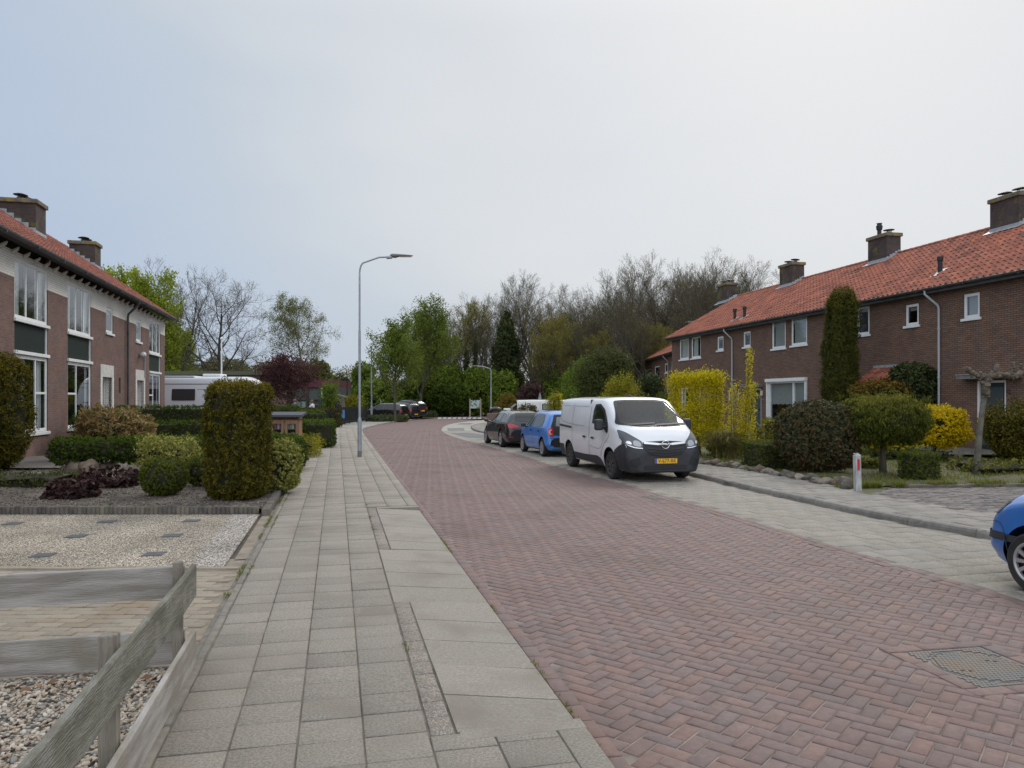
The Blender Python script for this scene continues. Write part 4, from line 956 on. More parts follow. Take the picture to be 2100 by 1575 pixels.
m_varie = leafm('leaf_variegated', [(.07, .09, .02), (.20, .21, .08), (.30, .30, .13), (.09, .12, .03), (.14, .16, .03)], trans=.2)
m_phot = leafm('leaf_photinia', [(.07, .10, .025), (.11, .13, .04), (.18, .13, .075), (.25, .17, .12), (.12, .13, .045)], rough=.35, trans=.2)
m_purp = leafm('leaf_purple', [(.020, .012, .017), (.038, .022, .030), (.060, .036, .046)], rough=.4, trans=.1)
m_plum = leafm('leaf_plum', [(.034, .016, .026), (.055, .022, .036), (.08, .035, .048), (.045, .035, .03)], trans=.25)
m_forsy = leafm('flower_yellow', [(.36, .32, .008), (.44, .39, .010), (.26, .26, .02), (.48, .42, .012), (.10, .13, .02)], trans=.3)
m_forsg = leafm('leaf_yellowgreen', [(.10, .13, .02), (.17, .19, .03), (.24, .22, .03), (.07, .10, .02)], trans=.3)
m_young = leafm('leaf_spring', [(.12, .17, .018), (.16, .22, .024), (.21, .26, .035), (.09, .13, .016)], trans=.35)
m_horn = leafm('leaf_hornbeam', [(.066, .100, .022), (.092, .135, .028), (.125, .17, .038), (.054, .080, .020)], trans=.28)
m_birch = leafm('leaf_birch', [(.085, .105, .035), (.11, .13, .045), (.07, .085, .035)], trans=.3)
m_bushg = leafm('leaf_bush', [(.070, .112, .022), (.10, .155, .030), (.14, .20, .042), (.055, .088, .020)], trans=.28)
m_ivy = leafm('leaf_ivy', [(.014, .022, .012), (.022, .034, .016), (.034, .048, .022), (.055, .07, .03)], rough=.35, trans=.08)
m_beech = leafm('leaf_beech_brown', [(.08, .05, .03), (.055, .05, .02), (.04, .05, .015), (.11, .07, .04)], trans=.15)
m_bud = leafm('leaf_buds', [(.12, .12, .06), (.16, .15, .06), (.10, .09, .05)], trans=.3)
m_grassb = leafm('grass_blade', [(.075, .105, .02), (.11, .14, .03), (.16, .15, .06), (.05, .08, .015)], trans=.25)
m_straw = leafm('straw_blade', [(.22, .20, .11), (.14, .15, .07), (.30, .27, .16), (.09, .11, .04)], trans=.25)
m_lav = leafm('leaf_lavender', [(.06, .085, .05), (.09, .115, .07), (.05, .07, .035)], trans=.15)
m_bark = mat('bark', (.092, .076, .053), .95, c2=(.055, .046, .034), sc=8, bump=.7, bsc=30, stretch=(1, 1, .25), c3=(.09, .085, .05), sc3=2)
m_bark2 = mat('bark_light', (.16, .145, .12), .95, c2=(.09, .08, .065), sc=10, bump=.8, bsc=40, c3=(.20, .17, .08), sc3=3)
m_twig = mat('twig', (.085, .072, .055), .9, c2=(.055, .048, .038), sc=3)

m_inner = mat('inner_twigs_shade', (.040, .034, .016), .95, c2=(.018, .020, .008), sc=22, bump=1.0, bsc=55, det=8)  # twig brown, darkened to carry the shade inside hedges and shrubs
def nf(P, s, seed=0):
    r = np.random.default_rng(seed+99); out = np.zeros(len(P))
    for k, a in ((1, .5), (1.9, .3), (3.7, .2)):
        for _ in range(3):
            w = r.normal(0, 1, 3); w /= np.linalg.norm(w); out += a*.6*np.sin((P @ w)*s*k*1.6+r.uniform(0, 6.28))
    return out
def leafmesh(name, C, N, L_, W_, m, parent=None, rnd=None, tilt=.7, hang=None):
    n = len(C)
    if N is None: N = RNG.normal(0, 1, (n, 3))
    N = N+RNG.normal(0, tilt, (n, 3)); N /= np.linalg.norm(N, axis=1)[:, None]+1e-9
    A = RNG.normal(0, 1, (n, 3)) if hang is None else ((hang+RNG.normal(0, .55, (n, 3))) if isinstance(hang, np.ndarray) else np.tile(np.array([0, 0, hang]), (n, 1))+RNG.normal(0, .35, (n, 3)))
    U = A-N*(A*N).sum(1)[:, None]; U /= np.linalg.norm(U, axis=1)[:, None]+1e-9; Wv = np.cross(N, U)
    s = RNG.uniform(.65, 1.25, n)[:, None]
    V = np.stack([C-U*L_/2*s, C+Wv*W_/2*s+N*W_*.15*s, C+U*L_/2*s, C-Wv*W_/2*s+N*W_*.15*s], 1).reshape(-1, 3)
    Fq = np.arange(4*n).reshape(n, 4)
    return npmesh(name, V, Fq, m, parent, rnd=RNG.random(n) if rnd is None else rnd)
def rbox_sample(n, dims, r):
    a, b, c = [d/2 for d in dims]; ar = np.array([b*c, b*c, a*c, a*c, a*b, a*b]); f = RNG.choice(6, n, p=ar/ar.sum())
    P = RNG.uniform(-1, 1, (n, 3))*np.array([a, b, c]); ax = f//2; sg = np.where(f % 2, 1, -1); P[np.arange(n), ax] = sg*np.array([a, b, c])[ax]
    return rbox_map(P, dims, r)
def rbox_map(P, dims, r):
    h = np.array(dims)/2; r = min(r, h.min()*.999) if np.isscalar(r) else r
    q = np.clip(P, -(h-r), h-r); d = P-q; ln = np.linalg.norm(d/r, axis=1)[:, None]+1e-9; N = d/r/ln
    return q+N*r, N/np.linalg.norm(N, axis=1)[:, None]
def shrub(name, label, cat, loc, dims, r, n, leaf, m, group=None, rz=0, clump=.05, cs=4, jit=.05, seed=None, top=.35, trunk=None, tilt=.7, fill=.88, taper=0, lean=(0, 0), core=True, stems=None, hang=None, mcore=None, topm=0, bare=0, spikes=0, tuft=None, ridges=0):
    """foliage body standing at loc (z = bottom of the foliage)"""
    seed = RNG.integers(1e6) if seed is None else seed
    root = tag(empty(name, loc, rz), label, cat, group); z0 = 0
    h = np.array(dims)/2
    rr = np.minimum(np.full(3, r if np.isscalar(r) else 0), h*.999) if np.isscalar(r) else np.minimum(np.array(r), h*.999)
    def shape(P, off):
        P = P.copy(); 
        P += 0
        k = (P[:, 2]+h[2])/(2*h[2])
        s = 1-taper*np.clip(k, 0, 1)**1.5+(bare*-(1-np.clip(k*3, 0, 1))**2)
        P[:, 0] *= s; P[:, 1] *= s; P[:, 0] += lean[0]*k; P[:, 1] += lean[1]*k; P[:, 2] += h[2]; return P
    n = int(n*1.35); P, N = rbox_sample(n, dims, rr)
    d = clump*nf(P, cs, seed)+RNG.uniform(-jit, jit*.35, n)
    if ridges:
        th_ = np.arctan2(P[:, 1]/h[1], P[:, 0]/h[0])+.25*np.sin(P[:, 2]*1.1+seed); d += ridges*(np.abs(np.cos(th_*3.5+.8*np.sin(P[:, 2]*.7)))-.6)
    if spikes: d += spikes*np.maximum(0, nf(P, cs*2.5, seed+5))**2*2*(N[:, 2] > .3)
    tl_ = max(.05, jit*1.4) if tuft is None else tuft; k_ = 13; nt_ = n//k_; nn_ = nt_*k_; idx = np.repeat(np.arange(nt_), k_); q_ = RNG.random(nn_)
    P = P[idx]+N[idx]*d[idx][:, None]; N = N[idx]; d = d[idx]; ax_ = N+RNG.normal(0, .35, (nt_, 3))[idx]+np.array([0, 0, .35]); ax_ /= np.linalg.norm(ax_, axis=1)[:, None]
    P = P+ax_*((q_-.45)*tl_)[:, None]+RNG.normal(0, 1, (nn_, 3))*(tl_*.26*(1.15-.75*q_))[:, None]; P = shape(P, 0)
    if hang is None: hang = ax_
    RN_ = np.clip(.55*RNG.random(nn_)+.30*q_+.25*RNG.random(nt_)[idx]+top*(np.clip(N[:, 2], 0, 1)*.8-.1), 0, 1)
    rn = RN_; n = nn_
    _ = np.clip(RNG.random(n)*(1-top)+top*np.clip(N[:, 2], 0, 1)*RNG.uniform(.4, 1.3, n)+.25*(d/(abs(clump)+jit+1e-6))*.5, 0, 1)
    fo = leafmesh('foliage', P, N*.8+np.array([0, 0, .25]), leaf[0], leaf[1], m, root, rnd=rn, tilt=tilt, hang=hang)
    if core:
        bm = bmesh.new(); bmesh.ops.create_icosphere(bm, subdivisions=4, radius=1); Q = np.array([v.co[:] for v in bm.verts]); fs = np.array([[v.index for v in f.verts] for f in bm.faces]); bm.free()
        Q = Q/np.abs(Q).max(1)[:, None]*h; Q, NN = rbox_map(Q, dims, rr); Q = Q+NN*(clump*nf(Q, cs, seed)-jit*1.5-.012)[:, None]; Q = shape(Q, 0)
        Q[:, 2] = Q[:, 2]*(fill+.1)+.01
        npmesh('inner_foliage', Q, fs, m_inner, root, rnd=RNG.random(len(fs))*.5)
    if trunk:
        b = MB(); hh = loc[2]-trunk[2] if len(trunk) > 2 else 0
        b.tube([(0, 0, -trunk[1]), (RNG.normal(0, .01), 0, -trunk[1]*.5), (0, 0, dims[2]*.4)], [trunk[0]*1.25, trunk[0], trunk[0]*.8], 10); b.build('trunk', m_bark, root, smooth=True)
    if stems:
        b = MB()
        for i in range(stems[0]):
            x = RNG.uniform(-h[0]*.92, h[0]*.92) if stems[0] > 1 else 0
            for k in range(4): b.tube([(x, 0, -stems[1]), (x+RNG.normal(0, .05), RNG.normal(0, .05), -stems[1]*.5), (x+RNG.normal(0, .16), RNG.normal(0, .12), .08)], [.02, .013, .008], 5)
        b.build('stems', m_bark, root)
    return root

# ---- branching trees
def grow_tree(seed, H=16, r0=.22, trunk=.35, limbs=9, ang=32, levels=4, up=.10, wig=.12, ratio=.62, n2=7, twig=.010, lean=0, droop=0, k0=8, spread=1.0):
    rd = random.Random(seed); polys = []; tips = []
    def rec(p, d, L_, r, lvl, last):
        ns = 7 if lvl == 0 else (5 if lvl == 1 else (4 if lvl == 2 else 3)); pts = [p.copy()]; rs = [r]
        for i in range(ns):
            d = d+Vector((rd.gauss(0, wig), rd.gauss(0, wig), rd.gauss(0, wig*.5)+(up if lvl else .02)-(droop if lvl >= 2 else 0))); d.normalize(); p = p+d*(L_/ns); pts.append(p.copy())
            rs.append(max(twig*.6, r*(1-(i+1)/ns*(.72 if lvl == 0 else .75))))
        polys.append((pts, rs, lvl))
        if lvl >= levels-1: tips.extend(pts[1:])
        if lvl < levels:
            nc = limbs if lvl == 0 else (n2 if lvl < levels-1 else max(3, n2-2)); az = rd.uniform(0, 6.28)
            for c in range(nc):
                t = (trunk+(1-trunk)*(c+rd.random()*.6)/nc) if lvl == 0 else (.18+.82*(c+rd.random())/nc)
                t = min(t, .999); fi = t*ns; i = int(fi); q = pts[i].lerp(pts[i+1], fi-i); dd = (pts[i+1]-pts[i]).normalized(); rr_ = rs[i]+(rs[i+1]-rs[i])*(fi-i)
                az += 2.4+rd.gauss(0, .4); a = R(ang*(1.25-.5*t if lvl == 0 else 1)*rd.uniform(.75, 1.3)*spread)
                o = dd.orthogonal().normalized(); o.rotate(Matrix.Rotation(az, 3, dd)); nd = dd*math.cos(a)+o*math.sin(a)
                L2 = L_*ratio*(1.15-.55*t)*rd.uniform(.75, 1.15)*(1.0 if lvl else 1.0)
                rec(q, nd, L2, max(twig, rr_*(.62 if lvl == 0 else .6)), lvl+1, False)
    rec(Vector((0, 0, 0)), Vector((lean, 0, 1)).normalized(), H*.82, r0, 0, True)
    V = []; Fc = []; n = 0
    for pts, rs, lvl in polys:
        k = k0 if lvl == 0 else (5 if lvl == 1 else (4 if lvl == 2 else 3)); P = np.array([p[:] for p in pts]); m_ = len(P)
        T = np.gradient(P, axis=0); T /= np.linalg.norm(T, axis=1)[:, None]+1e-9
        ref = np.array([.31, .17, .93]) if abs(T[0, 2]) < .8 else np.array([.93, .2, .1]); U = np.cross(T, ref); U /= np.linalg.norm(U, axis=1)[:, None]+1e-9; Wv = np.cross(T, U)
        a = np.arange(k)*2*np.pi/k; rr_ = np.array(rs)[:, None, None]
        V.append((P[:, None]+rr_*(U[:, None]*np.cos(a)[None, :, None]+Wv[:, None]*np.sin(a)[None, :, None])).reshape(-1, 3))
        i = np.arange(m_-1)[:, None]*k+np.arange(k)[None]; j = np.arange(m_-1)[:, None]*k+(np.arange(k)+1)[None] % k
        Fc.append((n+np.stack([i, j, j+k, i+k], -1)).reshape(-1, 4)); n += m_*k
    V = np.concatenate(V); Fc = np.concatenate(Fc); tips = np.array([t[:] for t in tips]); zm = V[:, 2].max()
    s = H/zm; return V*s, Fc, tips*s
TREES = {}
def tree_kind(key, mat_b=None, leaves=None, **kw):
    V, Fc, tips = grow_tree(**kw)
    o = npmesh('branches', V, Fc, mat_b or m_bark, smooth=True); me = o.data; bpy.data.objects.remove(o); lm = None
    if leaves:
        m_, n, L_, W_, sp = leaves[:5]; hang = leaves[5] if len(leaves) > 5 else None; idx = RNG.integers(0, len(tips), n); C = tips[idx]+RNG.normal(0, sp, (n, 3))
        if len(leaves) > 6: C = C[C[:, 2] > leaves[6]]
        o2 = leafmesh('foliage', C, None, L_, W_, m_, hang=hang, rnd=np.clip(RNG.random(len(C))*.7+.3*nf(C, 1.1, 3)+.15, 0, 1)); lm = o2.data; bpy.data.objects.remove(o2)
    TREES[key] = (me, lm, V[:, 2].max())
def tree(key, name, label, cat, loc, H, rz=None, group=None, sx=1.0):
    me, lm, h0 = TREES[key]; s = H/h0
    root = tag(empty(name, loc, random.uniform(0, 6.28) if rz is None else rz, (s*sx, s*sx, s)), label, cat, group)
    o = bpy.data.objects.new('branches', me); COL.objects.link(o); o.parent = root
    if lm: o = bpy.data.objects.new('foliage', lm); COL.objects.link(o); o.parent = root
    return root
# ------------------------------------------------------------ plants placed in the scene
def at(px, py, z=0.03): return G(px, py, z)
ZG = .045
# --- left front gardens
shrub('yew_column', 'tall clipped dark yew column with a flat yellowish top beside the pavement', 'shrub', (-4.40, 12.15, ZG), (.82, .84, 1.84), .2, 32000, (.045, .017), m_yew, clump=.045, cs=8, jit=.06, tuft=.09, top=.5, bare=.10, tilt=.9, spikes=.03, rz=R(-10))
shrub('box_ball', 'round clipped box ball on the bare soil left of the yew column', 'shrub', (-5.78, 12.55, ZG), (.72, .70, .63), .33, 12000, (.026, .015), m_box, clump=.015, cs=7, jit=.02, tuft=.04, group='clipped box balls')
shrub('box_ball', 'dim round box ball half hidden directly behind the yew column', 'shrub', (-5.62, 13.9, ZG), (.72, .70, .56), .3, 6000, (.032, .018), m_box, clump=.02, cs=7, jit=.035, group='clipped box balls')
shrub('variegated_shrub', 'pale variegated shrub behind the box ball at the end of the low hedge', 'shrub', (-6.9, 15.3, ZG), (1.15, .7, .80), .3, 5000, (.055, .03), m_varie, clump=.09, cs=5, jit=.12, top=.1, lean=(-.1, 0))
shrub('euonymus_bush', 'rounded cream edged euonymus bush squeezed against the right of the yew column', 'shrub', (-4.02, 13.15, ZG), (.62, .62, .86), .3, 6500, (.05, .03), m_varie, clump=.03, cs=6, jit=.05, top=.0)
shrub('low_hedge', 'lowest privet hedge with bare stems at its left end behind the rock pile', 'hedge', (-7.25, 16.5, .30), (5.0, .75, .50), .2, 30000, (.045, .022), m_privet, rz=math.atan2(-1.25, -5.55)+math.pi, clump=.03, cs=4, jit=.05, stems=(7, .3), group='clipped hedges across the gardens')
shrub('low_hedge', 'green hedge with level top behind the coral tipped shrub, under the little library', 'hedge', (-10.0, 24.2, ZG), (6.6, .75, .88), .15, 26000, (.05, .026), m_privet, rz=math.atan2(-1.6, -6.4)+math.pi, clump=.03, cs=4, jit=.05, group='clipped hedges across the gardens')
shrub('low_hedge', 'dark hedge reaching the far front door in front of the white caravan', 'hedge', (-11.9, 29.4, ZG), (7.0, .8, 1.3), .15, 26000, (.055, .03), m_privet, rz=math.atan2(-1.7, -6.6)+math.pi, clump=.03, cs=4, jit=.06, group='clipped hedges across the gardens')
shrub('block_hedge', 'boxy hedge with bright green top at the pavement edge right of the little library', 'hedge', (-6.85, 25.9, ZG), (1.5, 2.0, .84), .14, 12000, (.05, .026), m_privet, rz=ANG, clump=.03, cs=4, jit=.06, top=.5)
shrub('block_hedge', 'small bright hedge seen above the boxy hedge behind the library roof', 'hedge', (-8.7, 32.5, ZG), (1.3, 1.4, 1.08), .2, 7000, (.055, .03), m_privet, rz=ANG, clump=.03, cs=4, jit=.06, top=.5)
shrub('hedge_end', 'rounded dark green hedge end beside the pavement below the little library', 'hedge', (-5.25, 17.35, ZG), (.95, .9, .76), .25, 9000, (.042, .022), m_privet, clump=.03, cs=5, jit=.05)
shrub('border_plant', 'loose green border plant with yellow flowers between two hedges by the pavement', 'plant', (-5.9, 21.7, ZG), (.7, 1.6, .5), .2, 2600, (.06, .025), m_forsg, rz=ANG, clump=.08, cs=5, jit=.14)
shrub('beech_hedge', 'brown leaved clipped beech hedge by the open black gate', 'hedge', (-12.1, 43.0, ZG), (4.6, 1.4, 1.02), .15, 15000, (.07, .04), m_beech, rz=R(4), clump=.05, cs=3, jit=.08, top=.1)
shrub('corner_shrub', 'large rounded evergreen shrub cut by the left edge of the picture', 'shrub', (-11.5, 16.9, ZG), (1.25, 1.2, 2.62), (.6, .6, .75), 24000, (.055, .025), m_yew, clump=.09, cs=3.5, jit=.10, top=.3, bare=.25)
shrub('photinia_shrub', 'coral and green leaved rhododendron like shrub rising behind the lowest hedge', 'shrub', (-10.45, 19.9, ZG), (1.75, 1.3, 1.34), (.7, .6, .6), 7000, (.13, .042), m_phot, clump=.12, cs=3.5, jit=.14, top=.45, tilt=.9)
shrub('window_shrub', 'dark shrub growing below the second tall window of the left terrace', 'shrub', (-12.7, 22.9, ZG), (2.0, .7, 1.12), .3, 9000, (.06, .025), m_privet, clump=.09, cs=4, jit=.16, top=.2, rz=R(-76))
for i, (x, y, w, d_, h, lb) in enumerate(((-7.12, 12.25, .62, .5, .24, 'nearer clump of dark purple heuchera leaves on the bare soil'), (-7.35, 13.75, .85, .6, .28, 'farther clump of dark purple heuchera leaves below the rock pile'))):
    shrub('heuchera', lb, 'plant', (x, y, ZG-.02), (w, d_, h), .12, 1500, (.085, .075), m_purp, clump=.06, cs=8, jit=.08, top=.1, group='purple heuchera clumps')
shrub('ground_plant', 'low untidy green and straw herb clump at the left picture edge', 'plant', (-9.35, 14.1, ZG-.02), (2.3, 1.2, .17), .08, 4500, (.06, .02), m_holm, clump=.05, cs=4, jit=.10, top=.3)
# rocks
m_rock2 = mat('edging_rock', (.17, .15, .13), .9, c2=(.10, .09, .08), sc=7, bump=.8, bsc=22, rvs=[(1, .95, .9), (.7, .66, .6), (1.7, 1.6, 1.5), (.8, .6, .5)], c3=(.07, .08, .035), sc3=5)
m_rock = mat('rock', (.30, .27, .23), .9, c2=(.19, .17, .15), sc=5, bump=.7, bsc=18, rvs=[(1, .95, .9), (.8, .72, .62), (1.15, 1.1, 1.05), (.75, .62, .50)], c3=(.15, .15, .08), sc3=4)
def rock(loc, s, label, group, seed, m=None):
    bm = bmesh.new(); bmesh.ops.create_icosphere(bm, subdivisions=3, radius=1); rd = random.Random(seed); o_ = Vector((rd.random()*50, 0, 0)); b = MB()
    vs = []
    for v in bm.verts:
        p = v.co*(1+.38*noise.noise(v.co*1.3+o_)+.14*noise.noise(v.co*3.4+o_)); vs.append((p.x*s[0], p.y*s[1], p.z*s[2]+s[2]*.5))
    b.mesh(vs, [[v.index for v in f.verts] for f in bm.faces], rd.random()); bm.free()
    o = b.build('garden_rock', m or m_rock, smooth=38); o.location = loc; o.rotation_euler = (rd.uniform(-.2, .2), rd.uniform(-.2, .2), rd.uniform(0, 6)); return tag(o, label, 'rock', group)
rk = [(133, 972, .12, .10, 'small grey rock at the left end of the rock pile'), (148, 972, .20, .20, 'pale pointed rock near the left of the rock pile'), (180, 974, .26, .19, 'brown slab shaped rock in the middle of the rock pile'), (168, 963, .24, .16, 'grey rock behind the brown slab in the pile'),
      (197, 961, .15, .20, 'upright grey rock standing at the back of the rock pile'), (213, 962, .18, .17, 'white rock at the top right of the rock pile'), (216, 970, .22, .12, 'flat pinkish rock at the right of the rock pile'), (228, 966, .15, .14, 'grey rock right of the white one in the pile'), (246, 975, .16, .12, 'mossy rock at the right end of the rock pile')]
for i, (px, py, w_, h_, lb) in enumerate(rk): rock(at(px, py, .06), (w_*1.1, w_*.75, h_*1.1), lb, 'rocks piled before the low hedge', i)
# --- right front garden
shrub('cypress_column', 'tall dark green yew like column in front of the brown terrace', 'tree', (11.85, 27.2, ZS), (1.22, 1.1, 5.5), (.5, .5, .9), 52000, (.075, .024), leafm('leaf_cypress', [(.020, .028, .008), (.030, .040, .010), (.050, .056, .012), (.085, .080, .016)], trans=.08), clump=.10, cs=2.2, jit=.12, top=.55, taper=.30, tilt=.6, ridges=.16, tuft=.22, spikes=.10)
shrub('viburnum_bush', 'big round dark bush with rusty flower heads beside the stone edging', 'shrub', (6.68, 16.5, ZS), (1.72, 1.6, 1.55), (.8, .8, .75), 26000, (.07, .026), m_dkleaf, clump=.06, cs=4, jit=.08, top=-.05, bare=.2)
shrub('topiary_tree', 'standard tree with a broad clipped olive green dome on a short grey trunk', 'tree', (7.95, 16.2, .70), (1.8, 1.6, .95), (.85, .8, .5), 26000, (.075, .016), leafm('leaf_willow', [(.024, .038, .010), (.036, .052, .013), (.062, .078, .017), (.12, .12, .02)], trans=.15), clump=.07, cs=5, jit=.10, top=.5, trunk=(.065, .72), hang=.8, spikes=.10)
shrub('box_cube', 'small clipped box cube on the grass right of the dome tree', 'shrub', (8.1, 15.05, ZS), (.56, .56, .54), .07, 8500, (.026, .016), m_box, clump=.012, cs=6, jit=.03, top=.3, rz=R(10))
shrub('box_block', 'low rectangular clipped box hedge block behind the stone edging', 'hedge', (5.95, 17.5, ZS), (.95, .9, .62), .07, 12000, (.028, .017), m_box, clump=.012, cs=6, jit=.03, top=.4, rz=R(12))
shrub('box_block', 'taller yellow green clipped hedge block under the big ground floor window', 'hedge', (8.2, 22.6, ZS), (1.15, 1.0, 1.02), .08, 8000, (.04, .022), m_forsg, mcore=m_box, clump=.02, cs=5, jit=.05, top=.6)
yb = shrub('golden_shrub', 'dense bright yellow shrub leaning over the grass before the far right door', 'shrub', (11.35, 20.3, .42), (1.75, 1.2, .95), (.6, .5, .4), 17000, (.06, .03), leafm('flower_golden', [(.34, .27, .008), (.46, .36, .012), (.50, .40, .015), (.22, .20, .012)], trans=.25), clump=.14, cs=3.4, jit=.10, top=.25, trunk=(.05, .40), lean=(-.10, 0))
shrub('golden_shrub', 'thin yellow skirt of the golden shrub reaching left behind the dome tree', 'shrub', (10.05, 20.0, .30), (1.3, .8, .26), (.3, .3, .12), 1600, (.055, .028), m_forsy, clump=.10, cs=4, jit=.10, core=False)
shrub('juniper_shrub', 'dark irregular juniper cut by the right edge beside the grey door', 'shrub', (11.95, 17.5, ZS), (1.7, 1.3, 1.36), (.6, .6, .6), 17000, (.07, .03), m_yew, clump=.26, cs=2.6, jit=.14, top=.05)
shrub('ivy_mass', 'dark glossy ivy mound growing over the porch and wall under the downpipe', 'climber', (13.55, 25.5, ZS), (1.5, 1.3, 2.75), (.6, .6, .6), 17000, (.09, .07), m_ivy, clump=.12, cs=2.6, jit=.12, rz=R(11))
shrub('ivy_mass', 'ivy spreading left along the front of the tiled porch', 'climber', (12.15, 24.9, 1.2), (2.0, .8, .95), (.3, .3, .3), 8000, (.08, .06), leafm('leaf_ivy_autumn', [(.03, .04, .015), (.05, .06, .02), (.10, .08, .02), (.14, .07, .02)], trans=.1), clump=.14, cs=3, jit=.12, rz=R(11))
# forsythia trained as an arch with a window in it
def forsythia(name, label, loc, parts, n, trunk=.05):
    root = tag(empty(name, loc, 0), label, 'shrub', 'flowering yellow forsythias'); Cs = []; b = MB()
    for (x0, z0, x1, z1, w_, k) in parts:
        q = RNG.random(int(n*k)); C = np.stack([x0+(x1-x0)*q, np.zeros(len(q)), z0+(z1-z0)*q], 1)+RNG.normal(0, 1, (len(q), 3))*np.array([w_, w_*.9, w_*.8])[None]; Cs.append(C)
        for i in range(max(3, int(k*16))):
            t0 = RNG.random()*.25; t1 = .5+RNG.random()*.6; jx, jy = RNG.normal(0, w_*.6, 2)
            b.tube([(x0+(x1-x0)*t0+jx*.3, jy*.3, z0+(z1-z0)*t0), (x0+(x1-x0)*(t0+t1)/2+jx, jy, z0+(z1-z0)*(t0+t1)/2), (x0+(x1-x0)*t1+jx*1.2, jy*1.2, z0+(z1-z0)*t1)], [.012, .009, .005], 4)
    b.tube([(.05, 0, -.02), (.03, 0, .3), (.0, 0, .6)], [trunk*1.3, trunk, trunk*.8], 8)
    leafmesh('flowers', np.concatenate(Cs), None, .050, .026, m_forsy, root); b.build('branches', m_bark2, root)
    return root
forsythia('forsythia', 'square trained yellow forsythia flowering right beside the white van', (5.15, 21.0, ZS),
          [(-.62, .4, -.62, 2.25, .10, .8), (-.6, 2.1, .55, 2.15, .15, 1.2), (.3, .6, .45, 2.2, .13, .8), (-.15, .3, -.05, 2.0, .12, .9), (.55, .8, .6, 2.3, .08, .4), (-.6, .55, .6, .75, .22, 1.2), (-.55, 1.2, .6, 1.35, .18, .6)], 5200, .06)
forsythia('forsythia', 'narrow airy yellow forsythia with one tall shoot before the middle door', (6.15, 20.4, ZS),
          [(-.2, .2, -.15, 2.0, .09, .5), (.1, .2, .15, 1.7, .10, .6), (.2, 1.4, .28, 2.95, .045, .3), (.25, .8, .35, 2.0, .08, .4), (-.1, .3, .2, .9, .16, .6)], 2800, .03)
def blades(name, label, cat, C, Lh, w_, m, spread=.5, kind=None, group=None, droop=0.0):
    n = len(C); a = RNG.uniform(0, 6.28, n); ln = Lh*RNG.uniform(.6, 1.2, n); sp = spread*RNG.random(n)
    D1 = np.stack([np.cos(a)*sp, np.sin(a)*sp, np.ones(n)], 1); D1 /= np.linalg.norm(D1, axis=1)[:, None]; S = np.stack([-np.sin(a), np.cos(a), np.zeros(n)], 1)*w_/2
    mid = C+D1*ln[:, None]*.55; D2 = D1.copy(); D2[:, 2] -= .35+droop; D2[:, 0] += np.cos(a)*.3; D2[:, 1] += np.sin(a)*.3; tip = mid+D2/np.linalg.norm(D2, axis=1)[:, None]*ln[:, None]*.5
    V = np.stack([C-S, C+S, mid+S*.8, mid-S*.8, tip+S*.15, tip-S*.15], 1).reshape(-1, 3); i = np.arange(n)[:, None]*6
    Fq = np.concatenate([i+np.array([[0, 1, 2, 3]]), i+np.array([[3, 2, 4, 5]])], 1).reshape(-1, 4)
    o = npmesh(name, V, Fq, m, rnd=np.repeat(RNG.random(n), 2)); return tag(o, label, cat, group, kind)
C = np.array([5.72, 20.3, ZS])+np.stack([RNG.normal(0, .12, 1400), RNG.normal(0, .12, 1400), np.zeros(1400)], 1)
blades('ornamental_grass', 'arching clump of straw coloured ornamental grass between the two forsythias', 'plant', C, 1.15, .012, m_straw, spread=.7, droop=.6)
pts = []
while len(pts) < 26000:
    x = random.uniform(4, 15); y = random.uniform(13.7, 30)
    if x < leftlim(y)+.12 or x > 19-.2*y-0: continue
    if random.random() > .35+.9*noise.noise(Vector((x*1.1, y*1.1, 2))): continue
    pts.append((x, y, lawn_z(x, y)-.01))
blades('grass', None, None, np.array(pts), .085, .012, m_grassb, spread=.9, kind='stuff')
pts = []
while len(pts) < 5000:     # tufts creeping over the edge
    x = random.uniform(5.9, 13); y = 13.55+.09*(x-6)+abs(random.gauss(0, .14))
    if noise.noise(Vector((x*2.1, 0, 7))) < -.05: continue
    pts.append((x, y, ZS))
blades('grass', None, None, np.array(pts), .12, .014, m_grassb, spread=1.0, kind='stuff')
for i, (px, py, w_, h_, lb) in enumerate(((1795, 935, .8, .3, 'green leafy perennial left of the dome tree trunk'), (1835, 945, .9, .32, 'leafy grey green perennial right of the dome tree trunk'), (1775, 962, .7, .22, 'low leafy perennial behind the white bollard'),
        (1905, 948, 1.0, .26, 'low green plant under the golden shrub'), (2060, 972, 1.6, .26, 'low green ground cover in front of the juniper'), (1500, 935, 1.2, .34, 'straggly green weeds behind the edging stones near the van'), (1556, 905, .5, .5, 'small yellow flowering plant before the box hedge block'))):
    c = at(px, py, ZS); shrub('perennial', lb, 'plant', (c.x, c.y+.2, ZS-.02), (w_, w_*.7, h_), h_*.45, 1300, (.09, .035), m_grassb if i % 2 == 0 else m_holm, clump=.08, cs=5, jit=.1, top=.1, group='perennials in the right front garden')
ex = [(1422, 949), (1438, 951), (1455, 952), (1468, 954), (1484, 957), (1499, 958), (1514, 960), (1529, 962), (1545, 966), (1561, 968), (1577, 971), (1594, 975), (1610, 976), (1627, 980), (1645, 984), (1660, 985), (1676, 989), (1694, 992), (1712, 995), (1731, 998), (1743, 1004)]
rd = random.Random(4)
names = ['brown', 'grey', 'pinkish', 'pale', 'dark']
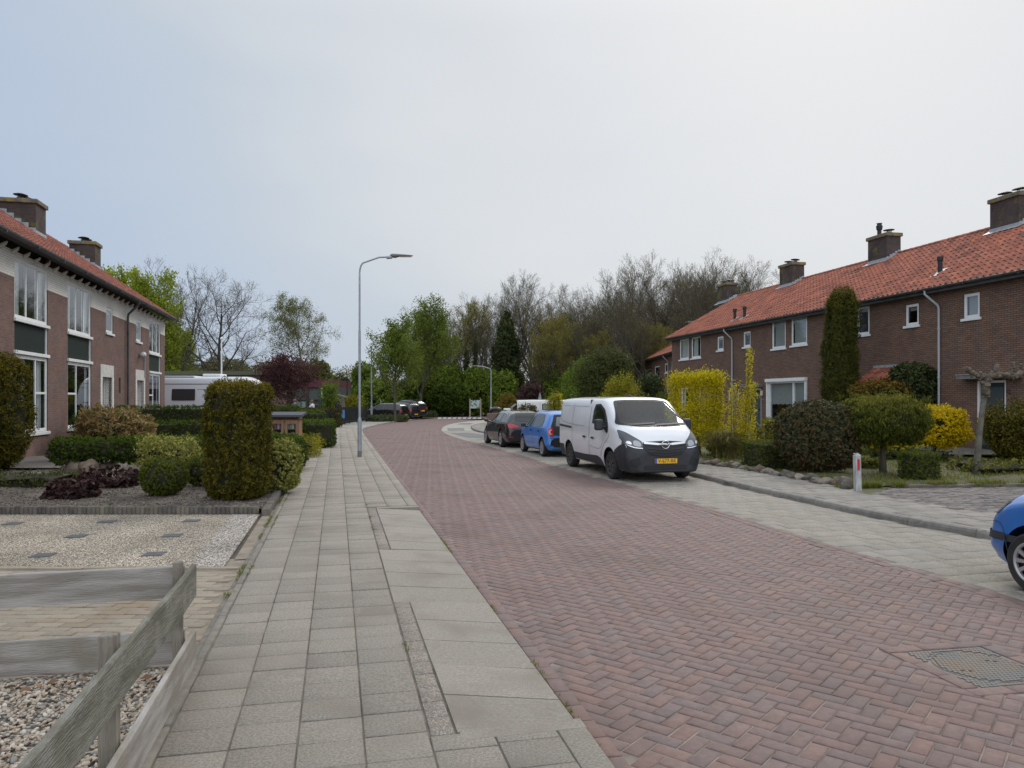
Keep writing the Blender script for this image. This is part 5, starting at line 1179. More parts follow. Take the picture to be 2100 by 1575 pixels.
for i, (px, py) in enumerate(ex):
    c = at(px, py+2, ZS-.02); w_ = rd.uniform(.10, .17)*(1.35 if i in (11, 15) else 1)
    rock((c.x+rd.uniform(-.02, .05), c.y+rd.uniform(0, .12), ZS-.02), (w_, w_*.75, rd.uniform(.07, .12)), 'garden edging stone number like the others along the right pavement' if False else 'rounded stone in the edging row along the right pavement', 'stones edging the right front garden', 50+i, m_rock2)
b = MB(); b.box(6.9, 8.3, 13.66, 13.78, 0, ZS+.05); b.box(8.31, 9.9, 13.78, 13.90, 0, ZS+.055); b.box(9.91, 11.8, 13.95, 14.07, 0, ZS+.06); b.box(11.81, 14, 14.12, 14.24, 0, ZS+.06)
tag(b.build('garden_edging', m_dkbrick, bevel=.01), 'low dark stone edging between the right driveway and the grass', 'edging')
# pollarded plane with knobbly arms
root = tag(empty('pollard_tree', at(2004, 973, ZS)), 'leaning pollarded tree with bare knobbly arms in front of the far right door', 'tree')
b = MB(); b.tube([(-.02, 0, -.05), (.0, 0, .3), (.06, .02, .9), (.14, .02, 1.5), (.19, 0, 1.78)], [.095, .072, .062, .055, .06], 12); b.build('trunk', m_bark2, root, smooth=True)
b = MB()
def knob_arm(pts, r_):
    P = []; rs = []
    for (a, c) in zip(pts, pts[1:]):
        for k in range(12): t = k/12; P.append(Vector(a).lerp(Vector(c), t)+Vector((random.gauss(0, .008), random.gauss(0, .01), random.gauss(0, .012)))); rs.append(r_*random.uniform(.8, 1.3))
    P.append(Vector(pts[-1])); rs.append(r_*1.0); b.tube(P, rs, 9)
    for k in range(int(9*len(pts))):
        a = random.choice(P); bm = bmesh.new(); bmesh.ops.create_icosphere(bm, subdivisions=2, radius=1); c_ = a+Vector((random.gauss(0, .03), random.gauss(0, .03), random.gauss(0, .03))); rr_ = r_*random.uniform(.4, .85); sd = random.random()*40
        b.mesh([c_+v.co*rr_*(1+.4*noise.noise(v.co*2+Vector((sd, 0, 0)))) for v in bm.verts], [[v.index for v in f.verts] for f in bm.faces]); bm.free()
knob_arm([(.19, 0, 1.66), (.17, 0, 1.9), (.22, .02, 2.10)], .075); knob_arm([(.2, 0, 2.06), (.02, 0, 2.08), (-.14, .05, 2.20), (-.22, .05, 2.26)], .045); knob_arm([(.22, 0, 2.08), (.5, .05, 2.13), (.75, .0, 2.08), (1.05, -.05, 2.20)], .055); knob_arm([(.42, .05, 2.13), (.48, .1, 2.32)], .04); knob_arm([(.75, 0, 2.10), (.82, .1, 2.34)], .04); knob_arm([(1.0, 0, 2.16), (1.05, .1, 2.30)], .04)
b.build('knobbly_arms', mat('pollard_bark', (.17, .13, .095), .95, c2=(.08, .062, .045), sc=12, bump=.9, bsc=50), root, smooth=60)
# ------------------------------------------------------------ trees
for i in range(6):
    tree_kind('bare%d' % i, m_bark, seed=20+i, H=17, r0=.23, trunk=.26+.05*(i % 3), limbs=9+i % 3, ang=29+3*(i % 3), levels=4, up=.12, wig=.15, ratio=.60, n2=7, twig=.011, leaves=(m_bud, 1500+900*(i % 3), .10, .06, .12, None, 7))
tree_kind('oak', m_bark, seed=41, H=14, r0=.30, trunk=.22, limbs=12, ang=52, levels=4, up=.10, wig=.17, ratio=.66, n2=7, twig=.012)
tree_kind('slim', m_bark, seed=43, H=14, r0=.14, trunk=.35, limbs=9, ang=30, levels=4, up=.2, wig=.15, ratio=.42, n2=6, twig=.011)
tree_kind('birch', m_bark2, seed=44, H=13, r0=.15, trunk=.25, limbs=15, ang=48, levels=4, up=.12, wig=.13, ratio=.52, n2=7, twig=.009, droop=.24, leaves=(m_birch, 20000, .13, .06, .16, -1.5, 2.2))
tree_kind('hornbeam', m_bark, seed=45, H=8, r0=.12, trunk=.26, limbs=18, ang=36, levels=3, up=.16, wig=.10, ratio=.50, n2=8, twig=.010, leaves=(m_horn, 15000, .14, .09, .16, None, 1.5))
tree_kind('hornbeam2', m_bark, seed=46, H=9, r0=.13, trunk=.22, limbs=18, ang=42, levels=3, up=.16, wig=.12, ratio=.55, n2=8, twig=.010, leaves=(m_horn, 16000, .14, .09, .18, None, 1.2))
tree_kind('spring', m_bark, seed=47, H=11, r0=.18, trunk=.2, limbs=15, ang=45, levels=3, up=.12, wig=.12, ratio=.55, n2=8, twig=.012, leaves=(m_young, 16000, .20, .14, .22, None, 1.8))
tree_kind('plum', m_bark, seed=48, H=4.2, r0=.12, trunk=.28, limbs=13, ang=58, levels=3, up=.07, wig=.16, ratio=.66, n2=8, twig=.010, leaves=(m_plum, 12000, .10, .06, .12, None, 1.1))
tree_kind('olive', m_bark, seed=49, H=11, r0=.2, trunk=.25, limbs=12, ang=38, levels=4, up=.15, wig=.14, ratio=.55, n2=7, twig=.012, leaves=(leafm('leaf_olive_spring', [(.13, .13, .03), (.17, .16, .035), (.10, .11, .03)], trans=.3), 7000, .13, .08, .16, None, 3))
def far(px, Y, z=0): return Vector(((px-CX)/F*Y, Y, z))
def topH(py, Y): return H0+(HY-py)*Y/F
# the wood behind the street: individual bare trees
wood = [(905, 603, 78, 'olive'), (978, 573, 82, 'bare0'), (940, 650, 95, 'bare3'), (1045, 560, 84, 'bare1'), (1082, 572, 80, 'bare2'), (1012, 640, 100, 'bare4'), (1120, 590, 92, 'bare3'), (1160, 600, 100, 'bare0'), (1192, 577, 86, 'bare4'), (1225, 592, 96, 'bare5'),
        (1262, 560, 88, 'bare2'), (1293, 532, 84, 'bare5'), (1332, 527, 80, 'bare1'), (1318, 575, 100, 'bare0'), (1372, 530, 88, 'bare3'), (1400, 520, 82, 'bare0'), (1436, 518, 86, 'bare4'), (1468, 522, 90, 'bare2'), (1500, 530, 84, 'bare1'), (1535, 528, 90, 'bare5'), (1568, 535, 86, 'bare3'), (1600, 542, 92, 'bare0'), (1640, 555, 90, 'bare2'),
        (1240, 640, 72, 'bare1'), (1350, 600, 70, 'bare4'), (1140, 650, 74, 'bare5'), (1420, 580, 104, 'bare2'), (1480, 575, 106, 'bare3'), (1180, 640, 112, 'bare1'), (1090, 640, 110, 'bare5'), (1280, 600, 110, 'bare3'), (1380, 590, 112, 'bare5'), (1540, 570, 108, 'bare4'),
        (1305, 610, 76, 'bare0'), (1210, 620, 78, 'bare2'), (1060, 640, 76, 'bare4'), (880, 640, 88, 'bare2'), (1680, 575, 88, 'bare1'), (955, 620, 74, 'bare5'), (1105, 610, 96, 'bare1'), (1150, 625, 90, 'bare4'), (1205, 600, 108, 'bare2'), (1255, 590, 102, 'bare0'), (1345, 560, 96, 'bare5'), (1415, 550, 98, 'bare3'), (1000, 600, 98, 'bare1'), (925, 650, 100, 'bare2'), (1565, 560, 102, 'bare0'), (1625, 565, 100, 'bare4'), (1450, 560, 76, 'bare1'), (1515, 560, 78, 'bare3')]
lab = {'olive': 'tall tree with yellow olive young leaves at the left end of the wood'}
used = {}
for i, (px, py, Y, k) in enumerate(wood):
    if k == 'olive': tree(k, 'tree', lab[k], 'tree', far(px, Y), topH(py, Y), sx=.9); continue
    tree(k, 'bare_tree', 'tall leafless tree in the wood behind the street and the right terrace', 'tree', far(px, Y), topH(py, Y)*1.02, group='bare trees of the wood', rz=i*1.7, sx=1.05)
for i, (px, py, Y) in enumerate(((1075, 640, 71), (1170, 660, 73), (1235, 680, 71), (1300, 655, 73), (1385, 650, 74), (1110, 680, 70), (1470, 640, 80), (1200, 640, 82), (1340, 670, 72))):
    tree('olive', 'tree', 'slender tree with thin yellow green young leaves standing before the bare wood', 'tree', far(px, Y), topH(py, Y), group='young leafed trees before the bare wood', rz=i*2.3, sx=.85)
# pale undergrowth and farther wood that reads as a mass
def leafcloud(name, label, cat, boxes, n, leaf, m, kind=None, group=None, seed=0, holes=.0):
    P = []
    tot = sum(b_[3]*b_[5] for b_ in boxes)
    for (x, y, z, w_, d_, h_) in boxes:
        k = max(10, int(n*w_*h_/tot)); Q = RNG.normal(0, 1, (k*2, 3)); Q /= np.linalg.norm(Q, axis=1)[:, None]; Q *= RNG.uniform(.72, 1.02, (len(Q), 1)); Q += .12*nf(Q*3, 1.2, seed)[:, None]*Q
        Q = Q*np.array([w_/2, d_/2, h_/2])+np.array([x, y, z+h_/2]); Q = Q[Q[:, 2] > z][:k]; P.append(Q)
    P = np.concatenate(P); d = nf(P, .9, seed+1); P = P[d > -1+holes]
    o = leafmesh(name, P, None, leaf[0], leaf[1], m, rnd=np.clip(RNG.random(len(P))*.6+.35*nf(P, .8, seed+2)+.2, 0, 1))
    return tag(o, label, cat, group, kind)
m_haze = leafm('far_wood', [(.10, .105, .065), (.13, .125, .08), (.085, .095, .055)], trans=.2)
bx = []
for i in range(46):
    px = 200+i*38+random.uniform(-10, 10); Y = 150+random.uniform(-10, 30); top = (755 if px < 820 else 720)+random.uniform(-10, 12); h = topH(top, Y); bx.append((far(px, Y).x, Y, 0, random.uniform(7, 11), 6, h))
leafcloud('distant_woodland', None, None, bx, 90000, (.34, .24), m_haze, kind='stuff')
bx = []
for i in range(24):
    px = 860+i*32+random.uniform(-8, 8); Y = random.uniform(88, 100); h = topH(770+random.uniform(-25, 15), Y); bx.append((far(px, Y).x, Y, 0, random.uniform(3, 5), 4, h))
leafcloud('undergrowth', None, None, bx, 16000, (.30, .2), m_holm, kind='stuff')
# bushes along the far side of the crossing
def bush(px, top, base, Y, wpx, m, label, n=9000, leaf=(.22, .13), group=None, cat='bush', clump=.35, jit=.4, z=0, dpt=.8, name='bush', taper=.15):
    w_ = wpx*Y/F; h_ = topH(top, Y)-z
    return shrub(name, label, cat, (far(px, Y).x, Y, z), (w_, w_*dpt, h_), (w_*.45, w_*.4, h_*.42), n, leaf, m, group=group, clump=clump, cs=1.6, jit=jit, top=.3, taper=taper)
bush(905, 742, 0, 74, 105, m_bushg, 'broad fresh green bush left of the information board', 15000, group='green bushes at the far bend')
bush(985, 756, 0, 73, 90, m_bushg, 'fresh green bush behind the information board', 12000, group='green bushes at the far bend')
bush(1030, 765, 0, 71, 60, m_bushg, 'fresh green bush right of the far lamp post', 8000, group='green bushes at the far bend')
bush(868, 700, 0, 80, 70, m_holm, 'dark green thicket behind the second young street tree', 10000, group='green bushes at the far bend')
bush(920, 785, 0, 71, 80, m_privet, 'dark low laurel mass at the foot of the broad green bush', 9000, group='green bushes at the far bend')
bush(745, 745, 0, 78, 50, m_bushg, 'bright green bush behind the black school fence and lamp post', 8000, group='green bushes by the dark parked cars')
bush(780, 780, 0, 70, 100, m_bushg, 'leafy green bush row behind the three dark parked cars', 12000, group='green bushes by the dark parked cars')
bush(840, 775, 0, 72, 60, m_privet, 'darker bush behind the rear of the dark parked cars', 8000, group='green bushes by the dark parked cars')
bush(690, 770, 0, 85, 60, m_holm, 'dull green bush left of the thin black post', 6000, group='green bushes by the dark parked cars')
bush(722, 815, 0, 60, 46, m_forsg, 'low yellow green bush behind the black school fence', 5000, (.15, .08))
bush(1040, 805, 0, 47, 42, leafm('leaf_golden_conifer', [(.05, .05, .012), (.08, .07, .015), (.13, .09, .02), (.10, .09, .02)], trans=.1), 'rounded golden brown conifer behind the black wagon', 9000, (.08, .035), clump=.1, jit=.12, name='conifer', cat='shrub', taper=0)
bush(1088, 785, 0, 60, 56, m_purp, 'dark purple leaved shrub above the parked white camper', 7000, (.14, .08), name='purple_shrub', clump=.25, jit=.3, cat='shrub')
bush(1137, 806, 0, 33, 32, m_forsg, 'loose yellow green forsythia directly left of the white van', 4500, (.06, .03), clump=.12, jit=.2, name='forsythia', cat='shrub')
bush(1146, 797, 0, 33, 10, m_forsy, 'small yellow flowering tip above the left edge of the white van', 900, (.06, .035), clump=.06, jit=.12, name='forsythia', cat='shrub')
bush(1243, 722, 0, 52, 112, m_holm, 'big grey green evergreen bush behind the white van roof', 30000, (.15, .07), clump=.55, jit=.7, name='evergreen_bush')
bush(1273, 768, 0, 40, 70, m_forsg, 'light green spreading shrub directly above the white van roof', 8000, (.10, .055), clump=.38, jit=.5, name='spreading_shrub')
bush(1190, 745, 0, 62, 70, m_bushg, 'yellowish green bush left of the big evergreen behind the van', 12000, (.16, .09), clump=.5, jit=.7)
bush(1335, 768, 0, 56, 58, m_ivy, 'dark bush in front of the set back terrace', 9000, (.12, .07), clump=.3, jit=.3)
bush(1357, 806, 0, 38, 42, m_box, 'clipped bright green hedge seen past the right end of the van roof', 6000, (.06, .035), clump=.04, jit=.08, name='clipped_hedge', cat='hedge')
bush(1082, 828, 0, 40, 46, m_beech, 'low brown flowering shrub between the wagon roof and the white camper', 2500, (.09, .05), clump=.12, jit=.2, name='brown_shrub', cat='shrub')
bush(1130, 760, 0, 70, 60, m_bushg, 'green bush behind the purple shrub', 7000, group='green bushes at the far bend')
# ivy clad trees
def ivy_tree(px, top, Y, wpx, label, n=9000, base=0, lean=0):
    w_ = wpx*Y/F; h_ = topH(top, Y)
    r_ = shrub('ivy_tree', label, 'tree', (far(px, Y).x, Y, base), (w_, w_*.8, h_-base), (w_*.45, w_*.4, h_*.3), n, (.22, .15), m_ivy, group='ivy covered trees', clump=.55*w_/3, cs=1.2, jit=.5*w_/3, taper=.62, lean=(lean, 0), bare=.3)
    return r_
ivy_tree(1038, 650, 76, 66, 'broad dark ivy covered tree in the middle of the wood', 17000)
ivy_tree(1155, 700, 78, 30, 'narrow ivy covered trunk right of the broad ivy tree', 6000, lean=-.4)
ivy_tree(975, 690, 77, 12, 'slim ivy wrapped trunk above the information board', 2600)
ivy_tree(957, 700, 76, 14, 'ivy wrapped trunk above the green bush left of the board', 2600)
ivy_tree(1110, 730, 79, 16, 'short ivy wrapped leaning trunk beside the purple shrub', 2600)
ivy_tree(893, 690, 75, 16, 'ivy wrapped leaning trunk behind the second young street tree', 2600)
# young street trees by the parked dark cars
tree('hornbeam', 'street_tree', 'young leafy street tree standing by the nearest dark parked car', 'tree', G(811, 865.5, 0), topH(636, 52), group='young leafy street trees', rz=.5, sx=.95)
tree('hornbeam2', 'street_tree', 'taller leafy street tree behind the three dark parked cars', 'tree', far(862, 66), topH(607, 66)*1.0, group='young leafy street trees', rz=2.2, sx=.9)
# left background
tree('spring', 'spring_tree', 'bright yellow green leafed tree rising behind the end of the left terrace', 'tree', far(322, 58), topH(556, 58), rz=1.0, sx=.72)
tree('spring', 'spring_tree', 'green leafed tree showing just above the left terrace roof ridge', 'tree', far(215, 62), topH(545, 62), rz=3.0, sx=.7)
tree('spring', 'spring_tree', 'lower green leafed tree right of the left terrace behind the caravan', 'tree', far(362, 66), topH(670, 66), rz=4.2, sx=.8)
tree('bare2', 'bare_tree', 'bare tree crown showing behind the yellow green tree', 'tree', far(305, 72), topH(530, 72), rz=2)
tree('slim', 'bare_tree', 'slender bare tree between the yellow green tree and the wide bare oak', 'tree', far(374, 60), topH(548, 60), rz=2)
tree('oak', 'bare_tree', 'wide spreading bare oak behind the caravan and white flagpole', 'tree', far(442, 60), topH(553, 60), rz=.6, sx=.95)
tree('birch', 'birch_tree', 'drooping pale green birch above the maroon roofed school', 'tree', far(632, 70), topH(598, 70), rz=.3, sx=.95)
tree('plum', 'plum_tree', 'dark red leaved plum tree in front of the school windows', 'tree', far(612, 50), topH(722, 50), rz=.9, sx=1.15)
bush(676, 788, 0, 56, 26, m_bushg, 'small green shrub at the right end of the school', 4000, (.12, .07), name='green_shrub', cat='shrub')
bush(460, 735, 0, 90, 130, m_haze, 'brownish green thicket under the wide bare oak', 12000, (.2, .13)); bush(560, 745, 0, 95, 120, m_haze, 'brownish green thicket between the oak and the plum tree', 12000, (.2, .13))
bush(640, 735, 0, 80, 90, m_birch, 'pale green thicket at the foot of the birch', 7000, (.25, .15)); bush(370, 745, 0, 80, 90, m_bushg, 'leafy thicket behind the caravan', 7000, (.25, .15))
# grey green strips beside the dark cars
for (px0, px1, py, lb) in ((757, 826, 865, 'grey green lavender strip along the kerb by the nearest dark car'), (853, 893, 854.5, 'grey green lavender strip on the far side of the dark cars')):
    a, c = G(px0, py), G(px1, py-(1.5 if px0 < 800 else 0)); w_ = (c-a).length
    shrub('lavender_strip', lb, 'plant', ((a.x+c.x)/2, (a.y+c.y)/2+.5, -.02), (w_, 1.6, .42), .2, 5000, (.14, .04), m_lav, clump=.08, cs=3, jit=.1, rz=math.atan2((c-a).y, (c-a).x), group='lavender strips', hang=1.0)
# ------------------------------------------------------------ vehicles
def paint(name, c, rough=.32, coat=.8, metal=0.0):
    m = mat(name, c, rough, c2=tuple(x*.93 for x in c), sc=1.5, coat=coat, metal=metal); t = m.node_tree; o = t.nodes['Material Output']; s_ = o.inputs[0].links[0].from_socket
    g = t.nodes.new('ShaderNodeNewGeometry'); d = t.nodes.new('ShaderNodeBsdfDiffuse'); d.inputs[0].default_value = (.03, .03, .032, 1); mx = t.nodes.new('ShaderNodeMixShader')   # dark lining on the inner side of the shell
    t.links.new(g.outputs['Backfacing'], mx.inputs[0]); t.links.new(s_, mx.inputs[1]); t.links.new(d.outputs[0], mx.inputs[2]); t.links.new(mx.outputs[0], o.inputs[0]); return m
m_vwhite = paint('paint_van_white', (.76, .765, .77)); m_vblue = paint('paint_blue', (.045, .21, .60)); m_vblue2 = paint('paint_blue_deep', (.022, .135, .42))
m_vblack = paint('paint_black', (.012, .012, .013), .25); m_vgrey = paint('paint_dark_grey', (.035, .036, .040), .3, metal=.2); m_vcream = paint('paint_camper_white', (.62, .62, .58))
m_plast = mat('black_plastic', (.022, .023, .027), .55, c2=(.03, .03, .034), sc=10, bump=.1, bsc=300); m_rub = mat('tyre_rubber', (.016, .016, .016), .85, c2=(.03, .028, .025), sc=9)
m_cgl = mat('car_glass', (.016, .02, .021), .06, spec=.6); m_cglL = mat('car_glass_light', (.10, .12, .115), .08, spec=.9)
m_seam = mat('seam_dark', (.045, .045, .048), .7); m_seaml = mat('seam_soft', (.36, .37, .38), .5); m_rim = mat('rim_silver', (.45, .45, .45), .35, metal=.6); m_rimd = mat('rim_dark', (.06, .058, .055), .5, metal=.3)
m_chrome = mat('chrome', (.62, .62, .60), .16, metal=.95); m_red = mat('tail_red', (.45, .012, .02), .2, coat=.6); m_orange = mat('plate_yellow', (.78, .42, .02), .5)
m_lens = mat('lamp_lens', (.30, .31, .32), .12, coat=.8, spec=.9); m_lensd = mat('lamp_housing', (.05, .05, .055), .2, coat=.8); m_ins_ = mat('car_interior', (.035, .035, .037), .8); m_under = mat('underbody', (.012, .012, .012), .9)
m_wglass = glassmat('windscreen', (.66, .74, .76), .055, rough=.03)
def chaik(pts, n=2, closed=False):
    P = [tuple(p) for p in pts]
    for _ in range(n):
        q = [] if closed else [P[0]]
        rng_ = range(len(P)) if closed else range(len(P)-1)
        for i in rng_:
            a, b_ = P[i], P[(i+1) % len(P)]; q += [tuple(x*.75+y*.25 for x, y in zip(a, b_)), tuple(x*.25+y*.75 for x, y in zip(a, b_))]
        if not closed: q.append(P[-1])
        P = q
    return P
def rcorner(poly, r):
    out = []; n = len(poly)
    for i in range(n):
        p, a, c = Vector(poly[i][:2]), Vector(poly[i-1][:2]), Vector(poly[(i+1) % n][:2]); da, dc = (a-p), (c-p); ra = min(r, da.length*.4); rc = min(r, dc.length*.4)
        s_, e_ = p+da.normalized()*ra, p+dc.normalized()*rc
        for t in (0, .33, .67, 1): q = s_*(1-t)**2+p*2*t*(1-t)+e_*t*t; out.append((q.x, q.y))
    return out
class Car:
    def __init__(s, name, label, cat, table, m, scale=(1, 1, 1), res=.035, sig=.05, group=None, sx=1, sz=1, sy=1, nch=2):
        s.nch = nch; s.root = tag(empty(name, (0, 0, 0)), label, cat, group); s.m = m
        T = np.array(table, dtype=float); T[:, 0] *= sx; T[:, 1:6] *= sz; T[:, 6:] *= sy; s.T = T
        x0, x1 = T[0, 0], T[-1, 0]; n = int((x1-x0)/res); xs = np.linspace(x0, x1, n)
        xs = x0+(x1-x0)*(.5-.5*np.cos(np.pi*np.linspace(0, 1, n)))*.35+(xs-x0)*.65
        C = np.stack([np.interp(xs, T[:, 0], T[:, k]) for k in range(1, 10)], 1)
        NK = max(4, int(.14/res)); k_ = np.exp(-.5*(np.arange(-NK, NK+1)*res/sig)**2); k_ /= k_.sum()
        Cp = np.pad(C, ((NK, NK), (0, 0)), mode='edge'); C2 = np.stack([np.convolve(Cp[:, j], k_, 'valid') for j in range(9)], 1); C2[0], C2[-1] = C[0], C[-1]
        secs = []
        for x, (zb, zm, zbe, zs, zt, wb, wm, wbe, ws) in zip(xs, C2):
            half = [(0, zb), (wb*.55, zb), (wb*.97, zb), (wb*1.0, zb+.05), (wm, zm*.6+zb*.4), (wm, zm), (wm*.4+wbe*.6, zm*.35+zbe*.65), (wbe, zbe), (wbe*.62+ws*.38, zbe*.6+zs*.4), (ws, zs), (ws*.86, zs*.35+zt*.65), (ws*.5, zt*.985+zs*.015), (0, zt)]
            h = chaik(half, s.nch); full = [(x, y, z) for y, z in h]+[(x, -y, z) for y, z in h[::-1][1:-1]]; secs.append(full)
        b = MB(); k = len(secs[0])
        for f in secs: b.v += f
        for i in range(len(secs)-1):
            for j in range(k): b.f.append((i*k+j, i*k+(j+1) % k, (i+1)*k+(j+1) % k, (i+1)*k+j)); b.r.append(.5)
        b.f.append(tuple(range(k))); b.r.append(.5); b.f.append(tuple((len(secs)-1)*k+j for j in range(k))[::-1]); b.r.append(.5)
        s.b = b; s.bvh = BVHTree.FromPolygons([Vector(v) for v in b.v], [f for f in b.f]); s.regions = []; s.arches = []; s.holes = []
    def proj(s, a, c, ax):
        if ax in ('y+', 'y-'): sg = 1 if ax == 'y+' else -1; o = Vector((a, 3*sg, c)); d = Vector((0, -sg, 0))
        elif ax in ('x+', 'x-'): sg = 1 if ax == 'x+' else -1; o = Vector((6*sg, a, c)); d = Vector((-sg, 0, 0))
        else: o = Vector((a, c, 5)); d = Vector((0, 0, -1))
        h = s.bvh.ray_cast(o, d)
        if h[0] is None: return None, None
        nn = h[1]; nn = nn if nn.dot(d) < 0 else -nn
        return h[0], nn
    def patch(s, poly, ax, off, m, name, parent=None, rnd=1, hole=None, res=.07, thick=True):
        poly = rcorner(poly, .045*rnd) if rnd else poly
        bm = bmesh.new(); f = bm.faces.new([bm.verts.new((p[0], p[1], 0)) for p in poly])
        xs = [p[0] for p in poly]; ys = [p[1] for p in poly]
        cuts = [((x, 0, 0), (1, 0, 0)) for x in np.arange(min(xs)+res*.5, max(xs), res)]+[((0, y, 0), (0, 1, 0)) for y in np.arange(min(ys)+res*.5, max(ys), res)]
        if hole: cuts += [((a[0], a[1], 0), (b_[1]-a[1], a[0]-b_[0], 0)) for a, b_ in zip(hole, hole[1:]+hole[:1])]
        for co, no in cuts: bmesh.ops.bisect_plane(bm, geom=bm.verts[:]+bm.edges[:]+bm.faces[:], plane_co=co, plane_no=no)
        if hole: bmesh.ops.delete(bm, geom=[f for f in bm.faces if inpoly(f.calc_center_median().x, f.calc_center_median().y, hole)], context='FACES')
        bad = []
        for v in bm.verts:
            h, nn = s.proj(v.co.x, v.co.y, ax)
            if h is None: bad.append(v)
            else: v.co = h+nn*off
        bmesh.ops.delete(bm, geom=bad, context='VERTS')
        me = bpy.data.meshes.new(name); bm.to_mesh(me); bm.free(); me.shade_smooth(); me.materials.append(m)
        o = bpy.data.objects.new(name, me); COL.objects.link(o); o.parent = parent or s.body
        return o
    def strip(s, pts, ax, w, off, m, name, parent=None, closed=False, rnd=0):
        if rnd: pts = chaik(pts, rnd, closed)
        if closed: pts = list(pts)+[pts[0]]
        P = resample([Vector((p[0], p[1], 0)) for p in pts], .05)+[Vector((pts[-1][0], pts[-1][1], 0))]; b = MB(); prev = None
        for i, p in enumerate(P):
            t = (P[min(i+1, len(P)-1)]-P[max(i-1, 0)])
            if t.length < 1e-6: continue
            t.normalize(); n_ = Vector((-t.y, t.x, 0))*w/2
            a, na = s.proj(p.x+n_.x, p.y+n_.y, ax); c, nc = s.proj(p.x-n_.x, p.y-n_.y, ax)
            if a is None or c is None: prev = None; continue
            cur = (a+na*off, c+nc*off)
            if prev: b.face([prev[0], prev[1], cur[1], cur[0]])
            prev = cur
        if b.f: return b.build(name, m, parent or s.body)
    def finish(s):
        """cuts wheel arches and holes, splits regions, builds the meshes"""
        V = [Vector(v) for v in s.b.v]; keep = {}; cutv = {}; keptv = set()
        for fi, f in enumerate(s.b.f):
            c = sum((V[i] for i in f), Vector())/len(f); drop = False
            for ai, (ax_, az, r_, yin) in enumerate(s.arches):
                if abs(c.y) > yin and (c.x-ax_)**2+(c.z-az)**2 < r_*r_ and c.z < az+r_:
                    drop = True
                    for i in f: cutv[i] = ai
            for (poly, axis, test) in s.holes:
                q = (c.x, c.z) if axis == 'y' else (c.y, c.z)
                if test(c) and inpoly(q[0], q[1], poly): drop = True
            if drop: continue
            keptv.update(f)
            key = 'body'
            for (nm, fn, m_, par) in s.regions:
                if fn(c): key = nm; break
            keep.setdefault(key, []).append(f)
        for i, ai in cutv.items():
            ax_, az, r_, yin = s.arches[ai]; v = V[i]; d = math.hypot(v.x-ax_, v.z-az)
            if i in keptv and abs(v.y) > yin+.02 and d > 1e-3 and v.z > .2*az: k = r_/d; v.x = ax_+(v.x-ax_)*k; v.z = az+(v.z-az)*k
        def mk(nm, fs, m_, par):
            b = MB(); mp_ = {}
            for f in fs:
                for i in f:
                    if i not in mp_: mp_[i] = len(b.v); b.v.append(tuple(V[i]))
                b.f.append(tuple(mp_[i] for i in f)); b.r.append(.5)
            return b.build(nm, m_, par, smooth=38)
        s.body = mk('body', keep.get('body', []), s.m, s.root)
        for (nm, fn, m_, par) in s.regions:
            if nm in keep: mk(nm.split('#')[0], keep[nm], m_, s.root)
        return s.body
    def wheels(s, xf, xr, r, w, tw=.2, rim='five', rimm=None, arch=True, off=0.0):
        for x in (xf, xr):
            for sg in (1, -1):
                Mw = Matrix.Translation((x, sg*(w-tw/2-off), r)) @ Matrix.Rotation(R(-90)*sg, 4, 'X')
                b = MB(); b.lathe([(r*.62, -tw*.45), (r*.9, -tw/2), (r*.985, -tw*.38), (r, -tw*.2), (r, tw*.2), (r*.985, tw*.38), (r*.9, tw/2), (r*.70, tw*.47), (r*.66, tw*.40), (r*.64, -tw*.4), (0, -tw*.4)], 36, Mw); wh = b.build('wheel', m_rub, s.root, smooth=40)
                b = MB(); b.lathe([(r*.67, tw*.44), (r*.70, tw*.47), (r*.66, tw*.485), (r*.61, tw*.44), (r*.61, tw*.30)], 36, Mw, cap=False)
                n, ww = {'five': (5, .30), 'multi': (11, .115), 'steel': (8, .24), 'ten': (10, .14)}[rim]
                for k in range(n):
                    a = 2*math.pi*k/n; Mk = Mw @ Matrix.Rotation(a, 4, 'Z')
                    b.mesh([Mk @ Vector(p) for p in ((r*.10, -r*ww*.28, tw*.40), (r*.63, -r*ww*.62, tw*.43), (r*.63, r*ww*.62, tw*.43), (r*.10, r*ww*.28, tw*.40), (r*.10, -r*ww*.28, tw*.28), (r*.63, -r*ww*.62, tw*.3), (r*.63, r*ww*.62, tw*.3), (r*.10, r*ww*.28, tw*.28))],
                           [(0, 1, 2, 3), (0, 4, 5, 1), (3, 2, 6, 7), (1, 5, 6, 2)])
                b.lathe([(r*.17, tw*.3), (r*.17, tw*.42), (r*.13, tw*.45), (0, tw*.45)], 18, Mw); b.build('rim', rimm or m_rim, wh, smooth=30)
                b = MB(); b.lathe([(r*.60, tw*.20), (0, tw*.20)], 20, Mw); b.build('brake_disc', m_rimd, wh)
        b = MB(); L0, L1 = s.T[0, 0]+.35, s.T[-1, 0]-.35; b.box(L0, L1, -w+.33, w-.33, .24*r/.33, .5); b.box(xr-.1, xr+.1, -w+.1, w-.1, r-.05, r+.05); b.box(xf-.1, xf+.1, -w+.1, w-.1, r-.05, r+.05); b.build('chassis', m_under, s.root)
    def place(s, P, Q, wx_f, wx_r, w, sc):
        """P,Q: ground contact of the front and rear wheel on the side with sign w; sc=(sx,sy,sz)"""
        P, Q = Vector((P[0], P[1], 0)), Vector((Q[0], Q[1], 0)); d = (P-Q).normalized(); a = math.atan2(d.y, d.x); lft = Vector((-d.y, d.x, 0))
        mid = (P+Q)/2-lft*w*sc[1]; c = mid-d*(wx_f+wx_r)/2*sc[0]
        s.root.location = (c.x, c.y, ZR+.002); s.root.rotation_euler = (0, 0, a); s.root.scale = sc
